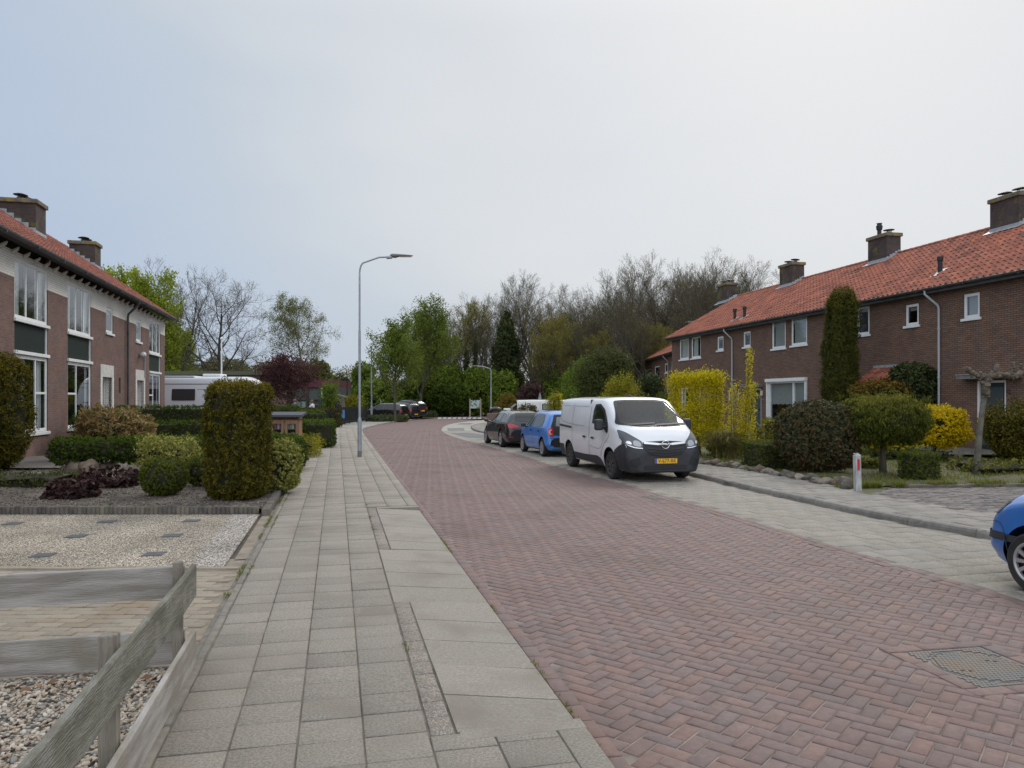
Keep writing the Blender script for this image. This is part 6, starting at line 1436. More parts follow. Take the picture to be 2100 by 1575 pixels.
def plate(car, x, z, ax, txt, m, w=.52, h=.11, y=0, tiltx=0, size=.115):
    sg = 1 if ax == 'x+' else -1
    M_ = Matrix.Translation((x, y, z)) @ Matrix.Rotation(R(90)*sg, 4, 'Z') @ Matrix.Rotation(R(90), 4, 'X')
    b = MB(); b.box(-w/2, w/2, -h/2, h/2, -.012, 0, M_); p = b.build('number_plate', m, car.root)
    b = MB(); b.box(-w/2, -w/2+.045, -h/2, h/2, 0, .0015, M_); b.build('plate_strip', mat('plate_blue', (.02, .08, .40), .5), p)
    if txt: text_mesh(txt, size, m_blk, 'plate_text', p, M_ @ Matrix.Translation((.025, -.003, .002)), ext=.001, font_scale=(.92, 1))
    return p
def mirrors(car, x, y, z, m, s=(.16, .20, .17)):
    for sg in (1, -1):
        b = MB(); b.box(-s[0]/2, s[0]/2, -s[1]/2, s[1]/2, -s[2]/2, s[2]/2, Matrix.Translation((x, sg*y, z))); mr_ = b.build('mirror', m, car.root, bevel=min(s)*.32); mr_.modifiers[0].segments = 4
        b = MB(); b.tube([(x, sg*(y-s[1]*.4), z-.05), (x, sg*(y-s[1]*.5-.14), z-.07)], .035, 8); b.build('mirror_arm', m, mr_)
# ---- white van
VT = [(-2.50, .30, .8, 1.15, 1.80, 1.88, .84, .90, .90, .80), (-2.46, .28, .85, 1.25, 1.86, 1.95, .88, .94, .93, .83), (-1.6, .25, .85, 1.25, 1.88, 1.97, .90, .955, .95, .85), (.75, .25, .85, 1.25, 1.87, 1.965, .90, .955, .945, .85), (.98, .25, .85, 1.25, 1.82, 1.93, .90, .955, .94, .83),
      (1.45, .25, .82, 1.24, 1.54, 1.64, .90, .955, .93, .82), (1.90, .25, .80, 1.16, 1.26, 1.34, .89, .95, .90, .80), (2.15, .24, .74, 1.06, 1.15, 1.22, .87, .93, .88, .72), (2.36, .22, .66, .92, .99, 1.05, .82, .88, .82, .60), (2.46, .22, .56, .78, .86, .91, .74, .79, .73, .50), (2.51, .26, .48, .62, .68, .72, .60, .64, .60, .40)]
v = Car('van', 'white panel van with black bumper facing the camera in the right parking strip', 'van', VT, m_vwhite, res=.018, nch=3)
v.arches = [(1.567, .34, .43, .55), (-1.531, .34, .43, .55)]
ws_poly = rcorner([(-.86, 1.31), (-.74, 1.62), (-.66, 1.86), (-.35, 1.895), (.35, 1.895), (.66, 1.86), (.74, 1.62), (.86, 1.31), (.4, 1.265), (-.4, 1.265)], .06); ws_in = [(p[0]*.925, 1.585+(p[1]-1.585)*.86) for p in ws_poly]
sw = [(.36, 1.30), (.37, 1.62), (.45, 1.78), (.78, 1.79), (1.05, 1.66), (1.42, 1.27), (1.46, 1.12), (1.38, 1.08), (1.20, 1.18), (.8, 1.26)]; sw_in = [(.42, 1.34), (.43, 1.60), (.50, 1.73), (.76, 1.73), (1.0, 1.60), (1.28, 1.30), (.8, 1.31)]
v.holes = [([(p[0]*1.02, 1.585+(p[1]-1.585)*1.03) for p in ws_in], 'x', lambda c: c.x > .8), (sw_in, 'y', lambda c: abs(c.y) > .5)]
def vb(c):
    if c.x > 1.95: return c.z < .72+max(0, (2.3-c.x))*.1 and not False
    if c.x > 1.567: return c.z < .34+.43+(c.x-1.75)*.3 and (c.x-1.567)**2+(c.z-.34)**2 > 0 and c.x > 1.90-(.72-c.z)*.2
    return False
v.regions = [('front_bumper', lambda c: c.x > 2.16 and c.z < .80, m_plast, None),
             ('rear_bumper', lambda c: c.x < -1.98 and c.z < .62, m_plast, None)]
v.finish(); v.wheels(1.567, -1.531, .335, .955, .215, 'steel', m_rimd, off=.02)
v.patch(ws_poly, 'x+', .012, m_blk, 'windscreen_border', hole=ws_in, rnd=0); v.patch(ws_in, 'x+', .010, m_wglass, 'windscreen', rnd=0, res=.15)
for ax in ('y+', 'y-'):
    v.patch([(2.005, .27), (2.005, .36), (1.99, .44), (1.955, .53), (1.91, .60), (1.86, .66), (1.90, .72), (2.04, .80), (2.16, .86), (2.34, .84), (2.34, .27)], ax, .005, m_plast, 'bumper_corner', rnd=0, res=.05)
    v.patch([(-1.10, .26), (-1.12, .47), (-.2, .47), (.72, .50), (.95, .45), (1.06, .36), (1.12, .27)], ax, .005, m_plast, 'side_cladding', rnd=1)
    v.patch(sw, ax, .010, m_blk, 'window_border', hole=sw_in, rnd=.8); v.patch(sw_in, ax, .008, m_wglass, 'side_window', rnd=0, res=.2)
    v.strip([(-1.22, .34), (-1.22, 1.80)], ax, .012, .004, m_seam, 'door_seam'); v.strip([(.16, .34), (.16, 1.72)], ax, .014, .004, m_seam, 'door_seam')
    v.strip([(.95, .50), (1.20, .80), (1.50, .98), (1.50, 1.08)], ax, .010, .004, m_seam, 'door_seam', rnd=1)
    v.strip([(-2.35, 1.70), (-2.35, 1.35), (-2.15, 1.28), (-1.3, 1.22), (-.2, 1.20)], ax, .022, .005, m_seaml, 'pressed_edge', rnd=2)
    v.strip([(-2.3, 1.72), (.0, 1.72)], ax, .014, .005, m_seaml, 'pressed_edge'); v.patch([(-2.45, 1.13), (-1.28, 1.10), (-1.28, 1.16), (-2.45, 1.19)], ax, .006, m_seam, 'slide_rail', rnd=0)
    for x in (-.16, .46): 
        v.patch([(x-.11, .90), (x+.11, .90), (x+.11, .955), (x-.11, .955)], ax, .03, m_plast, 'door_handle', rnd=1, res=.03)
    v.strip([(.2, .72), (.9, .66), (1.1, .78), (1.16, .95)], ax, .02, .004, m_seaml, 'pressed_edge', rnd=2)
# lamps, grille
for sg in (1, -1):
    ax = 'x+'
    hl = [(sg*.52, .78), (sg*.50, .93), (sg*.62, 1.02), (sg*.80, 1.16), (sg*.885, 1.20), (sg*.90, 1.0), (sg*.84, .84)]
    h_ = v.patch(hl, ax, .012, m_lensd, 'headlight', rnd=1, res=.05)
    v.patch([(sg*.55, .81), (sg*.54, .91), (sg*.62, .96), (sg*.70, .95), (sg*.72, .84)], ax, .020, m_lens, 'reflector', parent=h_, rnd=2, res=.04)
    v.patch([(sg*.74, .86), (sg*.75, .93), (sg*.82, .95), (sg*.85, .90)], ax, .020, m_chrome, 'reflector', parent=h_, rnd=1, res=.04)
    v.strip([(sg*.52, .785), (sg*.72, .80), (sg*.88, .90)], ax, .020, .018, m_chrome, 'chrome_trim', parent=h_, rnd=2)
    v.patch([(sg*.46, .68), (sg*.48, .83), (sg*.66, .85), (sg*.80, .92), (sg*.88, .97), (sg*.90, .86), (sg*.89, .72), (sg*.80, .66)], ax, .005, m_plast, 'bumper_top', rnd=0, res=.05)
    v.patch([(sg*.56, .45), (sg*.62, .60), (sg*.82, .52), (sg*.78, .40), (sg*.66, .36)], ax, .008, m_blk, 'fog_lamp_recess', rnd=1, res=.05)
v.patch([(-.50, .93), (-.52, .80), (-.38, .64), (0, .58), (.38, .64), (.52, .80), (.50, .93), (0, .955)], 'x+', .010, m_blk, 'grille', rnd=1, res=.05)
for z0, k in ((.865, .44), (.79, .42), (.73, .39), (.67, .33)):
    v.strip([(-k, z0-.0), (0, z0-.045), (k, z0-.0)], 'x+', .022, .022, m_plast, 'grille_slat', rnd=2)
v.strip([(-.48, .905), (-.15, .875)], 'x+', .045, .03, m_chrome, 'chrome_bar'); v.strip([(.15, .875), (.48, .905)], 'x+', .045, .03, m_chrome, 'chrome_bar'); v.strip([(-.16, .875), (.16, .875)], 'x+', .03, .028, m_chrome, 'chrome_bar')
b = MB(); cx_ = v.proj(0, .87, 'x+')[0].x+.045
b.tube([(cx_, .088*math.cos(a*math.pi/12), .87+.088*math.sin(a*math.pi/12)) for a in range(25)], .012, 6); lg = b.build('emblem', m_chrome, v.root, smooth=True)
b = MB(); b.mesh([(cx_+.004, y_, .87+z_) for y_, z_ in ((-.085, .012), (.01, .012), (-.02, -.004), (.085, -.012), (-.01, -.012), (.02, .004))], [(0, 1, 2), (3, 4, 5), (1, 2, 4, 5)]); b.build('emblem_bolt', m_chrome, lg)
v.patch([(-.52, .30), (-.48, .40), (.48, .40), (.52, .30)], 'x+', .008, m_blk, 'lower_intake', rnd=1, res=.06)
for z0 in (.335, .37): v.strip([(-.48, z0), (.48, z0)], 'x+', .012, .016, m_plast, 'intake_slat')
plate(v, v.proj(0, .50, 'x+')[0].x+.03, .50, 'x+', 'V-677-RK', m_orange)
mirrors(v, 1.28, 1.10, 1.29, m_plast, (.15, .20, .27))
v.strip([(-.6, 1.30), (.0, 1.33)], 'x+', .03, .025, m_blk, 'wiper'); v.strip([(.02, 1.29), (.6, 1.32)], 'x+', .03, .03, m_blk, 'wiper')
# cab: dash, seats, wheel, papers
b = MB(); b.box(1.25, 1.95, -.82, .82, .75, 1.18); b.box(.2, 1.3, -.82, .82, .5, .62); b.build('dashboard', m_ins_, v.root, bevel=.05)
b = MB(); b.box(.02, .06, -.86, .86, .5, 1.9); b.build('bulkhead', mat('bulkhead_grey', (.10, .105, .105), .8), v.root)
for y_ in (-.5, 0, .5):
    b = MB(); b.box(.28, .42, y_-.2, y_+.2, .7, 1.38); b.box(.28, .38, y_-.12, y_+.12, 1.42, 1.58); b.box(.35, .85, y_-.2, y_+.2, .62, .8); b.build('seat', mat('seat_grey', (.07, .07, .075), .9), v.root, bevel=.05)
b = MB(); b.tube([(1.12+.07*math.sin(a*math.pi/10), .48+.19*math.cos(a*math.pi/10), 1.22+.18*math.sin(a*math.pi/10)) for a in range(21)], .016, 6); b.build('steering_wheel', m_ins_, v.root)
m_paper = mat('paper', (.62, .66, .62), .8)
for (y_, a_, w_, l_) in ((-.05, .5, .30, .2), (.62, -.2, .22, .16)):
    b = MB(); b.box(-l_/2, l_/2, -w_/2, w_/2, 0, .004, Matrix.Translation((1.66, y_, 1.21)) @ Matrix.Rotation(a_, 4, 'Z') @ Matrix.Rotation(R(-28), 4, 'Y')); b.build('paper_sheet', m_paper, v.root)
b = MB(); b.lathe([(.0, .07), (.05, .06), (.09, .02), (.09, 0)], 12, Matrix.Translation((-.1, .2, 1.96))); b.tube([(.0, .2, 2.0), (-.45, .2, 2.02)], .012, 6); b.build('roof_aerial', m_blk, v.root)
pF, pR = G(1249, 982.6, ZR), G(1166, 957, ZR); v.place(pF, pR, 1.567, -1.531, -.955, (.965, .925, .885))
# ---- small bright blue hatchback (rear and left side towards us)
UT = [(-1.77, .32, .42, .52, .60, .64, .58, .68, .66, .58), (-1.735, .26, .46, .72, .90, .95, .66, .77, .75, .68), (-1.66, .22, .5, .88, 1.16, 1.22, .70, .81, .79, .65), (-1.50, .20, .55, .92, 1.34, 1.41, .74, .82, .80, .60), (-.9, .18, .55, .93, 1.40, 1.48, .76, .82, .80, .58), (0, .18, .55, .92, 1.42, 1.49, .77, .82, .80, .59), (.30, .18, .55, .91, 1.38, 1.46, .77, .82, .80, .59),
      (.75, .18, .55, .91, 1.15, 1.23, .77, .82, .79, .62), (1.10, .18, .55, .90, .98, 1.03, .77, .81, .78, .68), (1.5, .20, .5, .80, .90, .95, .74, .79, .75, .62), (1.70, .24, .45, .66, .76, .80, .66, .73, .69, .55), (1.77, .32, .42, .52, .58, .60, .55, .62, .60, .5)]
def small_car(name, label, m, sx=1, sz=1, sy=1, glassm=None, plate_txt=None, upstyle=False, group=None, wheelr=.29, rim='ten', cat='car'):
    c = Car(name, label, cat, UT, m, sx=sx, sz=sz, sy=sy, group=group); xf, xr = 1.18*sx, -1.24*sx; c.arches = [(xf, wheelr+.01, wheelr+.065, .45), (xr, wheelr+.01, wheelr+.065, .45)]
    c.regions = [('sill', lambda q: q.z < .24 and abs(q.y) > .5 and xr+.35 < q.x < xf-.35, m_plast, None)]
    c.finish(); c.wheels(xf, xr, wheelr, .82*sy, .185, rim); gm = glassm or m_cgl
    S = lambda P: [(p[0]*sx, p[1]*sz) for p in P]; T_ = lambda P: [(p[0]*sy, p[1]*sz) for p in P]
    for ax in ('y+', 'y-'):
        c.patch(S([(-.12, .95), (-.12, 1.37), (.22, 1.36), (.50, 1.20), (.84, .96)]), ax, .008, gm, 'side_window'); c.patch(S([(-1.14, .98), (-1.16, 1.12), (-1.00, 1.34), (-.85, 1.375), (-.20, 1.38), (-.20, .955), (-.9, .96)]), ax, .008, gm, 'side_window')
        c.strip(S([(-.16, .25), (-.16, .95)]), ax, .010, .003, m_seam, 'door_seam'); c.strip(S([(.86, .30), (.92, .6), (.86, .94)]), ax, .010, .003, m_seam, 'door_seam', rnd=1); c.strip(S([(-1.2, .96), (-1.0, .75), (-.88, .5), (-.85, .25)]), ax, .010, .003, m_seam, 'door_seam', rnd=1)
        for x in (.02, -.88): c.patch(S([(x-.08, .80), (x+.08, .80), (x+.08, .845), (x-.08, .845)]), ax, .02, m, 'door_handle', res=.03)
    c.patch(T_([(-.56, .98), (-.50, 1.36), (.50, 1.36), (.56, .98)]), 'x+', .008, gm, 'windscreen')
    if upstyle:
        c.patch(T_([(-.66, .72), (-.64, 1.0), (-.50, 1.36), (.50, 1.36), (.64, 1.0), (.66, .72), (0, .66)]), 'x-', .010, m_blk, 'glass_tailgate'); c.patch(T_([(-.50, 1.0), (-.43, 1.29), (.43, 1.29), (.50, 1.0), (0, .96)]), 'x-', .014, m_cglL, 'rear_window')
    else:
        c.patch(T_([(-.50, 1.02), (-.42, 1.34), (.42, 1.34), (.50, 1.02), (0, .98)]), 'x-', .010, gm, 'rear_window')
    for sg in (1, -1):
        t_ = c.patch(T_([(sg*.56, .68), (sg*.60, .96), (sg*.74, .93), (sg*.76, .68)]), 'x-', .016, m_red, 'tail_light', rnd=1, res=.04)
        if upstyle: c.strip(T_([(sg*.62, .74), (sg*.70, .76), (sg*.70, .86), (sg*.63, .88)]), 'x-', .035, .022, m_lens, 'reflector', parent=t_, rnd=1)
        c.patch(T_([(sg*.42, .66), (sg*.46, .80), (sg*.68, .86), (sg*.72, .70)]), 'x+', .012, m_lens, 'headlight', res=.04)
    c.strip(T_([(-.72, .62), (.72, .62)]), 'x-', .012, .004, m_seam, 'bumper_seam'); c.patch(T_([(-.4, .30), (-.4, .42), (.4, .42), (.4, .30)]), 'x+', .008, m_blk, 'grille')
    p_ = c.proj(0, .47*sz, 'x-')[0]; plate(c, p_.x-.02, .47*sz, 'x-', plate_txt, m_orange); mirrors(c, .62*sx, .92*sy, .98*sz, m_plast if upstyle else m, (.12, .16, .13)); return c
c = small_car('hatchback', 'small bright blue hatchback parked between the black wagon and the white van', m_vblue, upstyle=True); c.place(G(1070, 926, ZR), G(1111, 936.5, ZR), 1.18, -1.24, .82, (.885, .92, .90))
# ---- black station wagon
WT = [(-2.315, .36, .46, .58, .66, .70, .62, .73, .71, .62), (-2.27, .28, .5, .82, .95, 1.0, .74, .84, .82, .74), (-2.17, .24, .52, .94, 1.09, 1.15, .79, .88, .85, .67), (-1.90, .20, .55, .96, 1.27, 1.34, .82, .90, .87, .62), (-1.2, .18, .55, .95, 1.34, 1.41, .84, .905, .875, .60), (0, .17, .55, .93, 1.36, 1.43, .85, .905, .87, .60), (.35, .17, .55, .92, 1.32, 1.40, .85, .905, .87, .60),
      (1.0, .17, .55, .90, 1.02, 1.08, .85, .905, .85, .66), (1.2, .17, .55, .87, .95, .99, .85, .90, .84, .70), (1.9, .2, .5, .76, .85, .90, .80, .88, .80, .62), (2.2, .24, .45, .64, .73, .77, .70, .80, .74, .58), (2.315, .34, .42, .52, .58, .6, .58, .66, .62, .5)]
def wagon(name, label, m, sx=1, sz=1, sy=1, wr=.33, group=None, rails=False, trim=True):
    c = Car(name, label, 'car', WT, m, sx=sx, sz=sz, sy=sy, group=group); xf, xr = 1.535*sx, -1.275*sx; c.arches = [(xf, wr+.01, wr+.06, .5), (xr, wr+.01, wr+.06, .5)]; c.finish(); c.wheels(xf, xr, wr, .905*sy, .22, 'five' if trim else 'ten')
    S = lambda P: [(p[0]*sx, p[1]*sz) for p in P]; T_ = lambda P: [(p[0]*sy, p[1]*sz) for p in P]
    for ax in ('y+', 'y-'):
        wp = [(.95, .96), (.35, 1.30), (-.9, 1.34), (-1.55, 1.28), (-1.80, 1.06), (-1.65, .99)]
        c.patch(S([(.88, .97), (.36, 1.29), (-.02, 1.32), (-.02, .96)]), ax, .008, m_cgl, 'side_window', rnd=1); c.patch(S([(-.08, .97), (-.08, 1.33), (-.86, 1.33), (-.98, .98)]), ax, .008, m_cgl, 'side_window', rnd=1); c.patch(S([(-1.05, .99), (-.94, 1.32), (-1.5, 1.27), (-1.74, 1.06), (-1.64, .99)]), ax, .008, m_cgl, 'side_window', rnd=1)
        if trim: c.strip(S(wp), ax, .018, .012, m_chrome, 'window_trim', closed=True, rnd=2)
        c.strip(S([(-.05, .25), (-.05, .93)]), ax, .010, .003, m_seam, 'door_seam'); c.strip(S([(-1.02, .95), (-.9, .6), (-.9, .25)]), ax, .010, .003, m_seam, 'door_seam', rnd=1); c.strip(S([(.95, .9), (1.02, .6), (.98, .3)]), ax, .010, .003, m_seam, 'door_seam', rnd=1)
        for x in (.08, -.82): c.patch(S([(x-.1, .80), (x+.1, .80), (x+.1, .84), (x-.1, .84)]), ax, .02, m, 'door_handle', res=.03)
    c.patch(T_([(-.56, 1.03), (-.46, 1.33), (.46, 1.33), (.56, 1.03), (0, .99)]), 'x-', .010, m_cgl, 'rear_window'); c.patch(T_([(-.60, 1.02), (-.52, 1.34), (.52, 1.34), (.60, 1.02)]), 'x+', .010, m_cgl, 'windscreen')
    for sg in (1, -1):
        c.patch(T_([(sg*.42, .78), (sg*.44, .86), (sg*.66, .93), (sg*.82, .93), (sg*.82, .78), (sg*.68, .76)]), 'x-', .014, m_red, 'tail_light', rnd=1, res=.04); c.patch(T_([(sg*.40, .64), (sg*.42, .74), (sg*.70, .78), (sg*.76, .68)]), 'x+', .012, m_lens, 'headlight', res=.04)
        c.strip(T_([(sg*.60, .42), (sg*.80, .44)]), 'x-', .03, .008, m_red, 'rear_reflector')
    c.patch([(sx*-2.10, .84), (sx*-1.88, .86), (sx*-1.95, .92), (sx*-2.12, .93)], 'y+', .012, m_red, 'tail_light', rnd=1, res=.04)
    c.patch(T_([(-.3, .45), (-.32, .62), (.32, .62), (.3, .45)]), 'x+', .01, m_blk, 'grille'); p_ = c.proj(0, .66*sz, 'x-')[0]; plate(c, p_.x-.02, .62*sz, 'x-', None, m_orange); mirrors(c, .85*sx, 1.0*sy, 1.0*sz, m, (.12, .18, .13))
    if rails:
        for sg in (1, -1): b = MB(); b.tube([(.3*sx, sg*.55*sy, 1.38*sz), (.15*sx, sg*.56*sy, 1.46*sz), (-1.3*sx, sg*.56*sy, 1.45*sz), (-1.5*sx, sg*.55*sy, 1.36*sz)], .02, 6); b.build('roof_rail', m_gut, c.root)
    return c
c = wagon('station_wagon', 'black station wagon parked behind the bright blue hatchback, red tail light visible', m_vblack); c.place(G(995, 909, ZR), G(1026, 917, ZR), 1.535, -1.275, .905, (.83, .90, .90))
b = MB(); b.box(-.30, -.12, .25, .5, 1.42, 1.50); b.build('white_box', m_wht, c.root, bevel=.01)  # plain white box that stands behind the wagon, set on its roof here
# ---- blue car cut by the right edge
c = small_car('hatchback', 'medium blue hatchback cut off by the right picture edge, only its nose showing', m_vblue2, sx=1.08, sz=1.0, sy=1.0, wheelr=.295, rim='multi')
c.place(G(2110, 1217.5, ZR), G(2110, 1217.5, ZR)-Vector((-.243, .970, 0))*2.4, 1.18*1.08, -1.24*1.08, .82, (.90, .92, .90))
c.strip([(1.58, .50), (1.74, .50), (1.87, .49)], 'y+', .07, .016, m_plast, 'bumper_strip'); c.strip([(.2, .505), (.80, .49)], 'x+', .07, .016, m_plast, 'bumper_strip')
c.strip([(1.56, .30), (1.60, .55), (1.70, .64), (1.84, .62)], 'y+', .010, .003, m_seam, 'bumper_seam', rnd=1)
# ---- three dark cars by the school
def park(c, px, py, ang, sc): p = G(px, py, ZR); c.root.location = (p.x, p.y, ZR+.003); c.root.rotation_euler = (0, 0, R(ang)); c.root.scale = sc
c = small_car('hatchback', 'black hatchback behind the young street tree, nearest of the three dark cars', m_vblack, sx=1.12, group='dark cars parked by the school'); park(c, 792, 861.8, 158, (.88, .88, .9))
c = small_car('hatchback', 'black hatchback with lit looking red tail light, middle of the three dark cars', m_vblack, sx=1.12, sz=1.02, group='dark cars parked by the school'); park(c, 818, 860.2, 150, (.88, .9, .9))
c = wagon('estate_car', 'dark grey estate with roof rails, farthest of the three dark cars', m_vgrey, sz=1.17, rails=True, trim=False, group='dark cars parked by the school'); park(c, 832, 858.4, 150, (.78, .9, .93))
# ---- white camper behind
VT2 = [tuple(r_) for r_ in VT]
c = Car('camper_van', 'white camper van seen from the side above the black wagon, with a side window', 'van', VT2, m_vcream, res=.04); c.arches = [(1.567, .34, .42, .55), (-1.531, .34, .42, .55)]; c.finish(); c.wheels(1.567, -1.531, .335, .955, .215, 'steel', m_rimd)
for ax in ('y+', 'y-'):
    c.patch([(-.98, 1.30), (-.98, 1.70), (.2, 1.70), (.2, 1.30)], ax, .010, m_blk, 'window_border', rnd=1); c.patch([(-.92, 1.34), (-.92, 1.66), (.14, 1.66), (.14, 1.34)], ax, .016, m_cglL, 'side_window', rnd=1); c.patch(sw, ax, .01, m_cgl, 'front_window')
    c.strip([(-1.1, .4), (-1.1, 1.8)], ax, .012, .004, m_seam, 'door_seam'); c.strip([(.3, .4), (.3, 1.8)], ax, .012, .004, m_seam, 'door_seam')
c.patch(ws_poly, 'x+', .01, m_cgl, 'windscreen'); c.patch([(-.6, 1.3), (-.55, 1.75), (.55, 1.75), (.6, 1.3)], 'x-', .01, m_cgl, 'rear_window')
b = MB()
for y_ in (-.5, .5): b.tube([(-2.45, y_, 1.7), (-2.6, y_, 1.62), (-2.78, y_, 1.45), (-2.80, y_, .9), (-2.55, y_, .85)], .03, 6)
b.tube([(-2.75, -.6, 1.5), (-2.75, .6, 1.5)], .025, 6); b.build('bike_rack', m_zinc, c.root)
pc = Vector((2.42, 41.5, 0)); c.root.location = (pc.x, pc.y, ZR); c.root.rotation_euler = (0, 0, R(4)); c.root.scale = (.88, .88, .835)
# ---- caravan
CT_ = [(-2.75, .42, .9, 1.3, 2.20, 2.30, .90, 1.0, 1.0, .94), (-2.68, .36, .9, 1.35, 2.42, 2.52, .98, 1.08, 1.08, .98), (-2.4, .34, .9, 1.4, 2.48, 2.60, 1.0, 1.12, 1.12, 1.0), (2.1, .34, .9, 1.4, 2.48, 2.60, 1.0, 1.12, 1.12, 1.0), (2.45, .36, .9, 1.4, 2.36, 2.46, 1.0, 1.12, 1.11, .98), (2.68, .40, .9, 1.35, 2.05, 2.14, .98, 1.08, 1.06, .95), (2.80, .46, .85, 1.2, 1.60, 1.70, .90, 1.0, 1.0, .9)]
c = Car('caravan', 'white touring caravan parked beyond the left terrace behind the dark hedge', 'caravan', CT_, mat('caravan_white', (.64, .65, .66), .35, coat=.4), res=.05)
c.finish(); c.wheels(.25, -.15 if False else .25, .31, 1.1, .18, 'ten')
for ax in ('y-', 'y+'):
    c.patch([(-1.55, 1.42), (-1.55, 1.98), (-.35, 1.98), (-.35, 1.42)], ax, .03, mat('caravan_window', (.035, .036, .038), .15, spec=.7), 'window', rnd=1)
    c.strip([(-2.7, 2.22), (2.5, 2.22)], ax, .035, .006, m_seam, 'trim_line'); c.strip([(-.25, 1.95), (2.6, 2.02)], ax, .02, .006, m_seam, 'trim_line'); c.strip([(-.3, 1.10), (.7, 1.20), (2.5, 1.34)], ax, .06, .006, m_blk, 'swoosh'); c.strip([(-1.2, 1.05), (.2, 1.2), (1.6, 1.24)], ax, .02, .006, m_seam, 'swoosh')
b = MB(); b.box(-.2, .75, -.5, .5, 2.58, 2.74); b.build('roof_unit', m_wht, c.root, bevel=.05); b = MB(); b.box(-2.4, -.5, -.9, .9, 2.57, 2.63); b.build('roof_panel', m_wht, c.root, bevel=.02)
text_mesh('Caravan', .17, mat('script_grey', (.25, .24, .22), .5), 'side_script', c.root, Matrix.Translation((.3, -1.155, 1.58)) @ Matrix.Rotation(R(90), 4, 'X')) if False else None
c.root.location = (-16.2, 40.5, .02); c.root.rotation_euler = (0, 0, R(2)); c.root.scale = (1.0, 1.0, 1.07)
# ------------------------------------------------------------ street furniture, fence, school, people
m_wood = mat('weathered_wood', (.40, .37, .335), .9, c2=(.23, .205, .175), sc=2.4, bump=.30, bsc=22, stretch=(.9, 9, 9), c3=(.24, .215, .165), sc3=3.0, det=9)
m_woodm = mat('mossy_wood', (.22, .21, .165), .95, c2=(.11, .105, .075), sc=3.0, bump=.8, bsc=20, stretch=(.8, 7, 7), c3=(.24, .235, .20), sc3=6, det=9)
m_post = mat('wood_post', (.28, .245, .195), .9, c2=(.17, .145, .115), sc=2.4, bump=.6, bsc=16, stretch=(9, 9, .7), c3=(.11, .105, .07), sc3=4, det=9)
def board(root, name, p, q, z0, z1, t, m, wob=.006, seed=0):
    """board from p to q standing on edge; local X along the board"""
    d = Vector((q[0]-p[0], q[1]-p[1], 0)); L_ = d.length; n = 26; rd = random.Random(seed); vs = []; b = MB()
    for i in range(n+1):
        x = L_*i/n; w0 = wob*noise.noise(Vector((x*2.2, seed, 0))); w1 = wob*noise.noise(Vector((x*3.1, seed, 4))); wy = wob*1.4*noise.noise(Vector((x*.9, seed, 9)))
        c = .006
        for (yy, zz) in ((-t/2+wy, z0+w0), (-t/2+wy, z1-c+w1), (-t/2+c+wy, z1+w1), (t/2-c+wy, z1+w1), (t/2+wy, z1-c+w1), (t/2+wy, z0+w0)): vs.append((x, yy, zz))
    fs = [tuple(range(6)), tuple(n*6+j for j in range(6))[::-1]]
    for i in range(n):
        for j in range(6): fs.append((i*6+j, (i+1)*6+j, (i+1)*6+(j+1) % 6, i*6+(j+1) % 6))
    b.mesh(vs, fs); o = b.build(name, m, root, smooth=30); o.location = (p[0], p[1], 0); o.rotation_euler = (0, 0, math.atan2(d.y, d.x)); return o
fc = UV(-.085, 4.80); fA0 = UV(-.05, .35); fA1 = UV(-.055, 4.83)
rt_ = tag(empty('board_fence', (0, 0, 0)), 'low weathered two board garden fence around the pebble bed in the near left corner', 'fence')
board(rt_, 'board', fA0, fA1, .425, .622, .03, m_woodm, seed=3); board(rt_, 'board', fA0, fA1, .0, .215, .03, m_wood, seed=5)
fB0 = UV(-.10, 4.79); fB1 = UV(-3.6, 4.72)
board(rt_, 'board', fB0, fB1, .43, .625, .028, m_wood, seed=7); board(rt_, 'board', fB0, fB1, .03, .235, .028, m_wood, seed=8)
for (u, v_, s_) in ((-.125, 4.715, .055), (-.12, 3.28, .07), (-2.6, 4.60, .06), (-.12, 1.6, .07)):
    c_ = UV(u, v_); b = MB(); b.box(-s_/2, s_/2, -s_/2, s_/2, -.1, .665, Matrix.Translation((c_.x, c_.y, 0)) @ Matrix.Rotation(ANG+random.uniform(-.06, .06), 4, 'Z')); b.build('post', m_post, rt_, bevel=.007)
# loose pebbles
m_pbl = mat('pebble', (1, 1, 1), .75, rvs=[(.50, .42, .31), (.40, .33, .24), (.60, .54, .45), (.26, .21, .16), (.54, .45, .33), (.36, .25, .16), (.62, .58, .50), (.17, .155, .14), (.46, .37, .27), (.32, .28, .24)], c2=(.85, .85, .85), sc=30)
bm = bmesh.new(); bmesh.ops.create_icosphere(bm, subdivisions=2, radius=1); IV = np.array([v_.co[:] for v_ in bm.verts]); IF = np.array([[v_.index for v_ in f.verts] for f in bm.faces]); bm.free()
n = 21000; U_ = -.10-RNG.random(n)**1.2*3.0; V_ = 1.3+RNG.random(n)*3.38; lay = RNG.random(n)
C_ = np.stack([O0.x+NU.x*U_+DV.x*V_, O0.y+NU.y*U_+DV.y*V_, .012+.016*lay], 1)
S_ = RNG.uniform(.0065, .0135, (n, 1))*np.stack([np.ones(n)*1.15, RNG.uniform(.75, 1.05, n), RNG.uniform(.5, .75, n)], 1)
A_ = RNG.uniform(0, 6.28, n); T_ = RNG.uniform(-.5, .5, (n, 2)); PV = IV[None]*S_[:, None]; x, y, z = PV[..., 0].copy(), PV[..., 1].copy(), PV[..., 2].copy()
z = z+x*T_[:, None, 0]+y*T_[:, None, 1]; ca, sa = np.cos(A_)[:, None], np.sin(A_)[:, None]; PV = np.stack([x*ca-y*sa, x*sa+y*ca, z], -1)+C_[:, None]
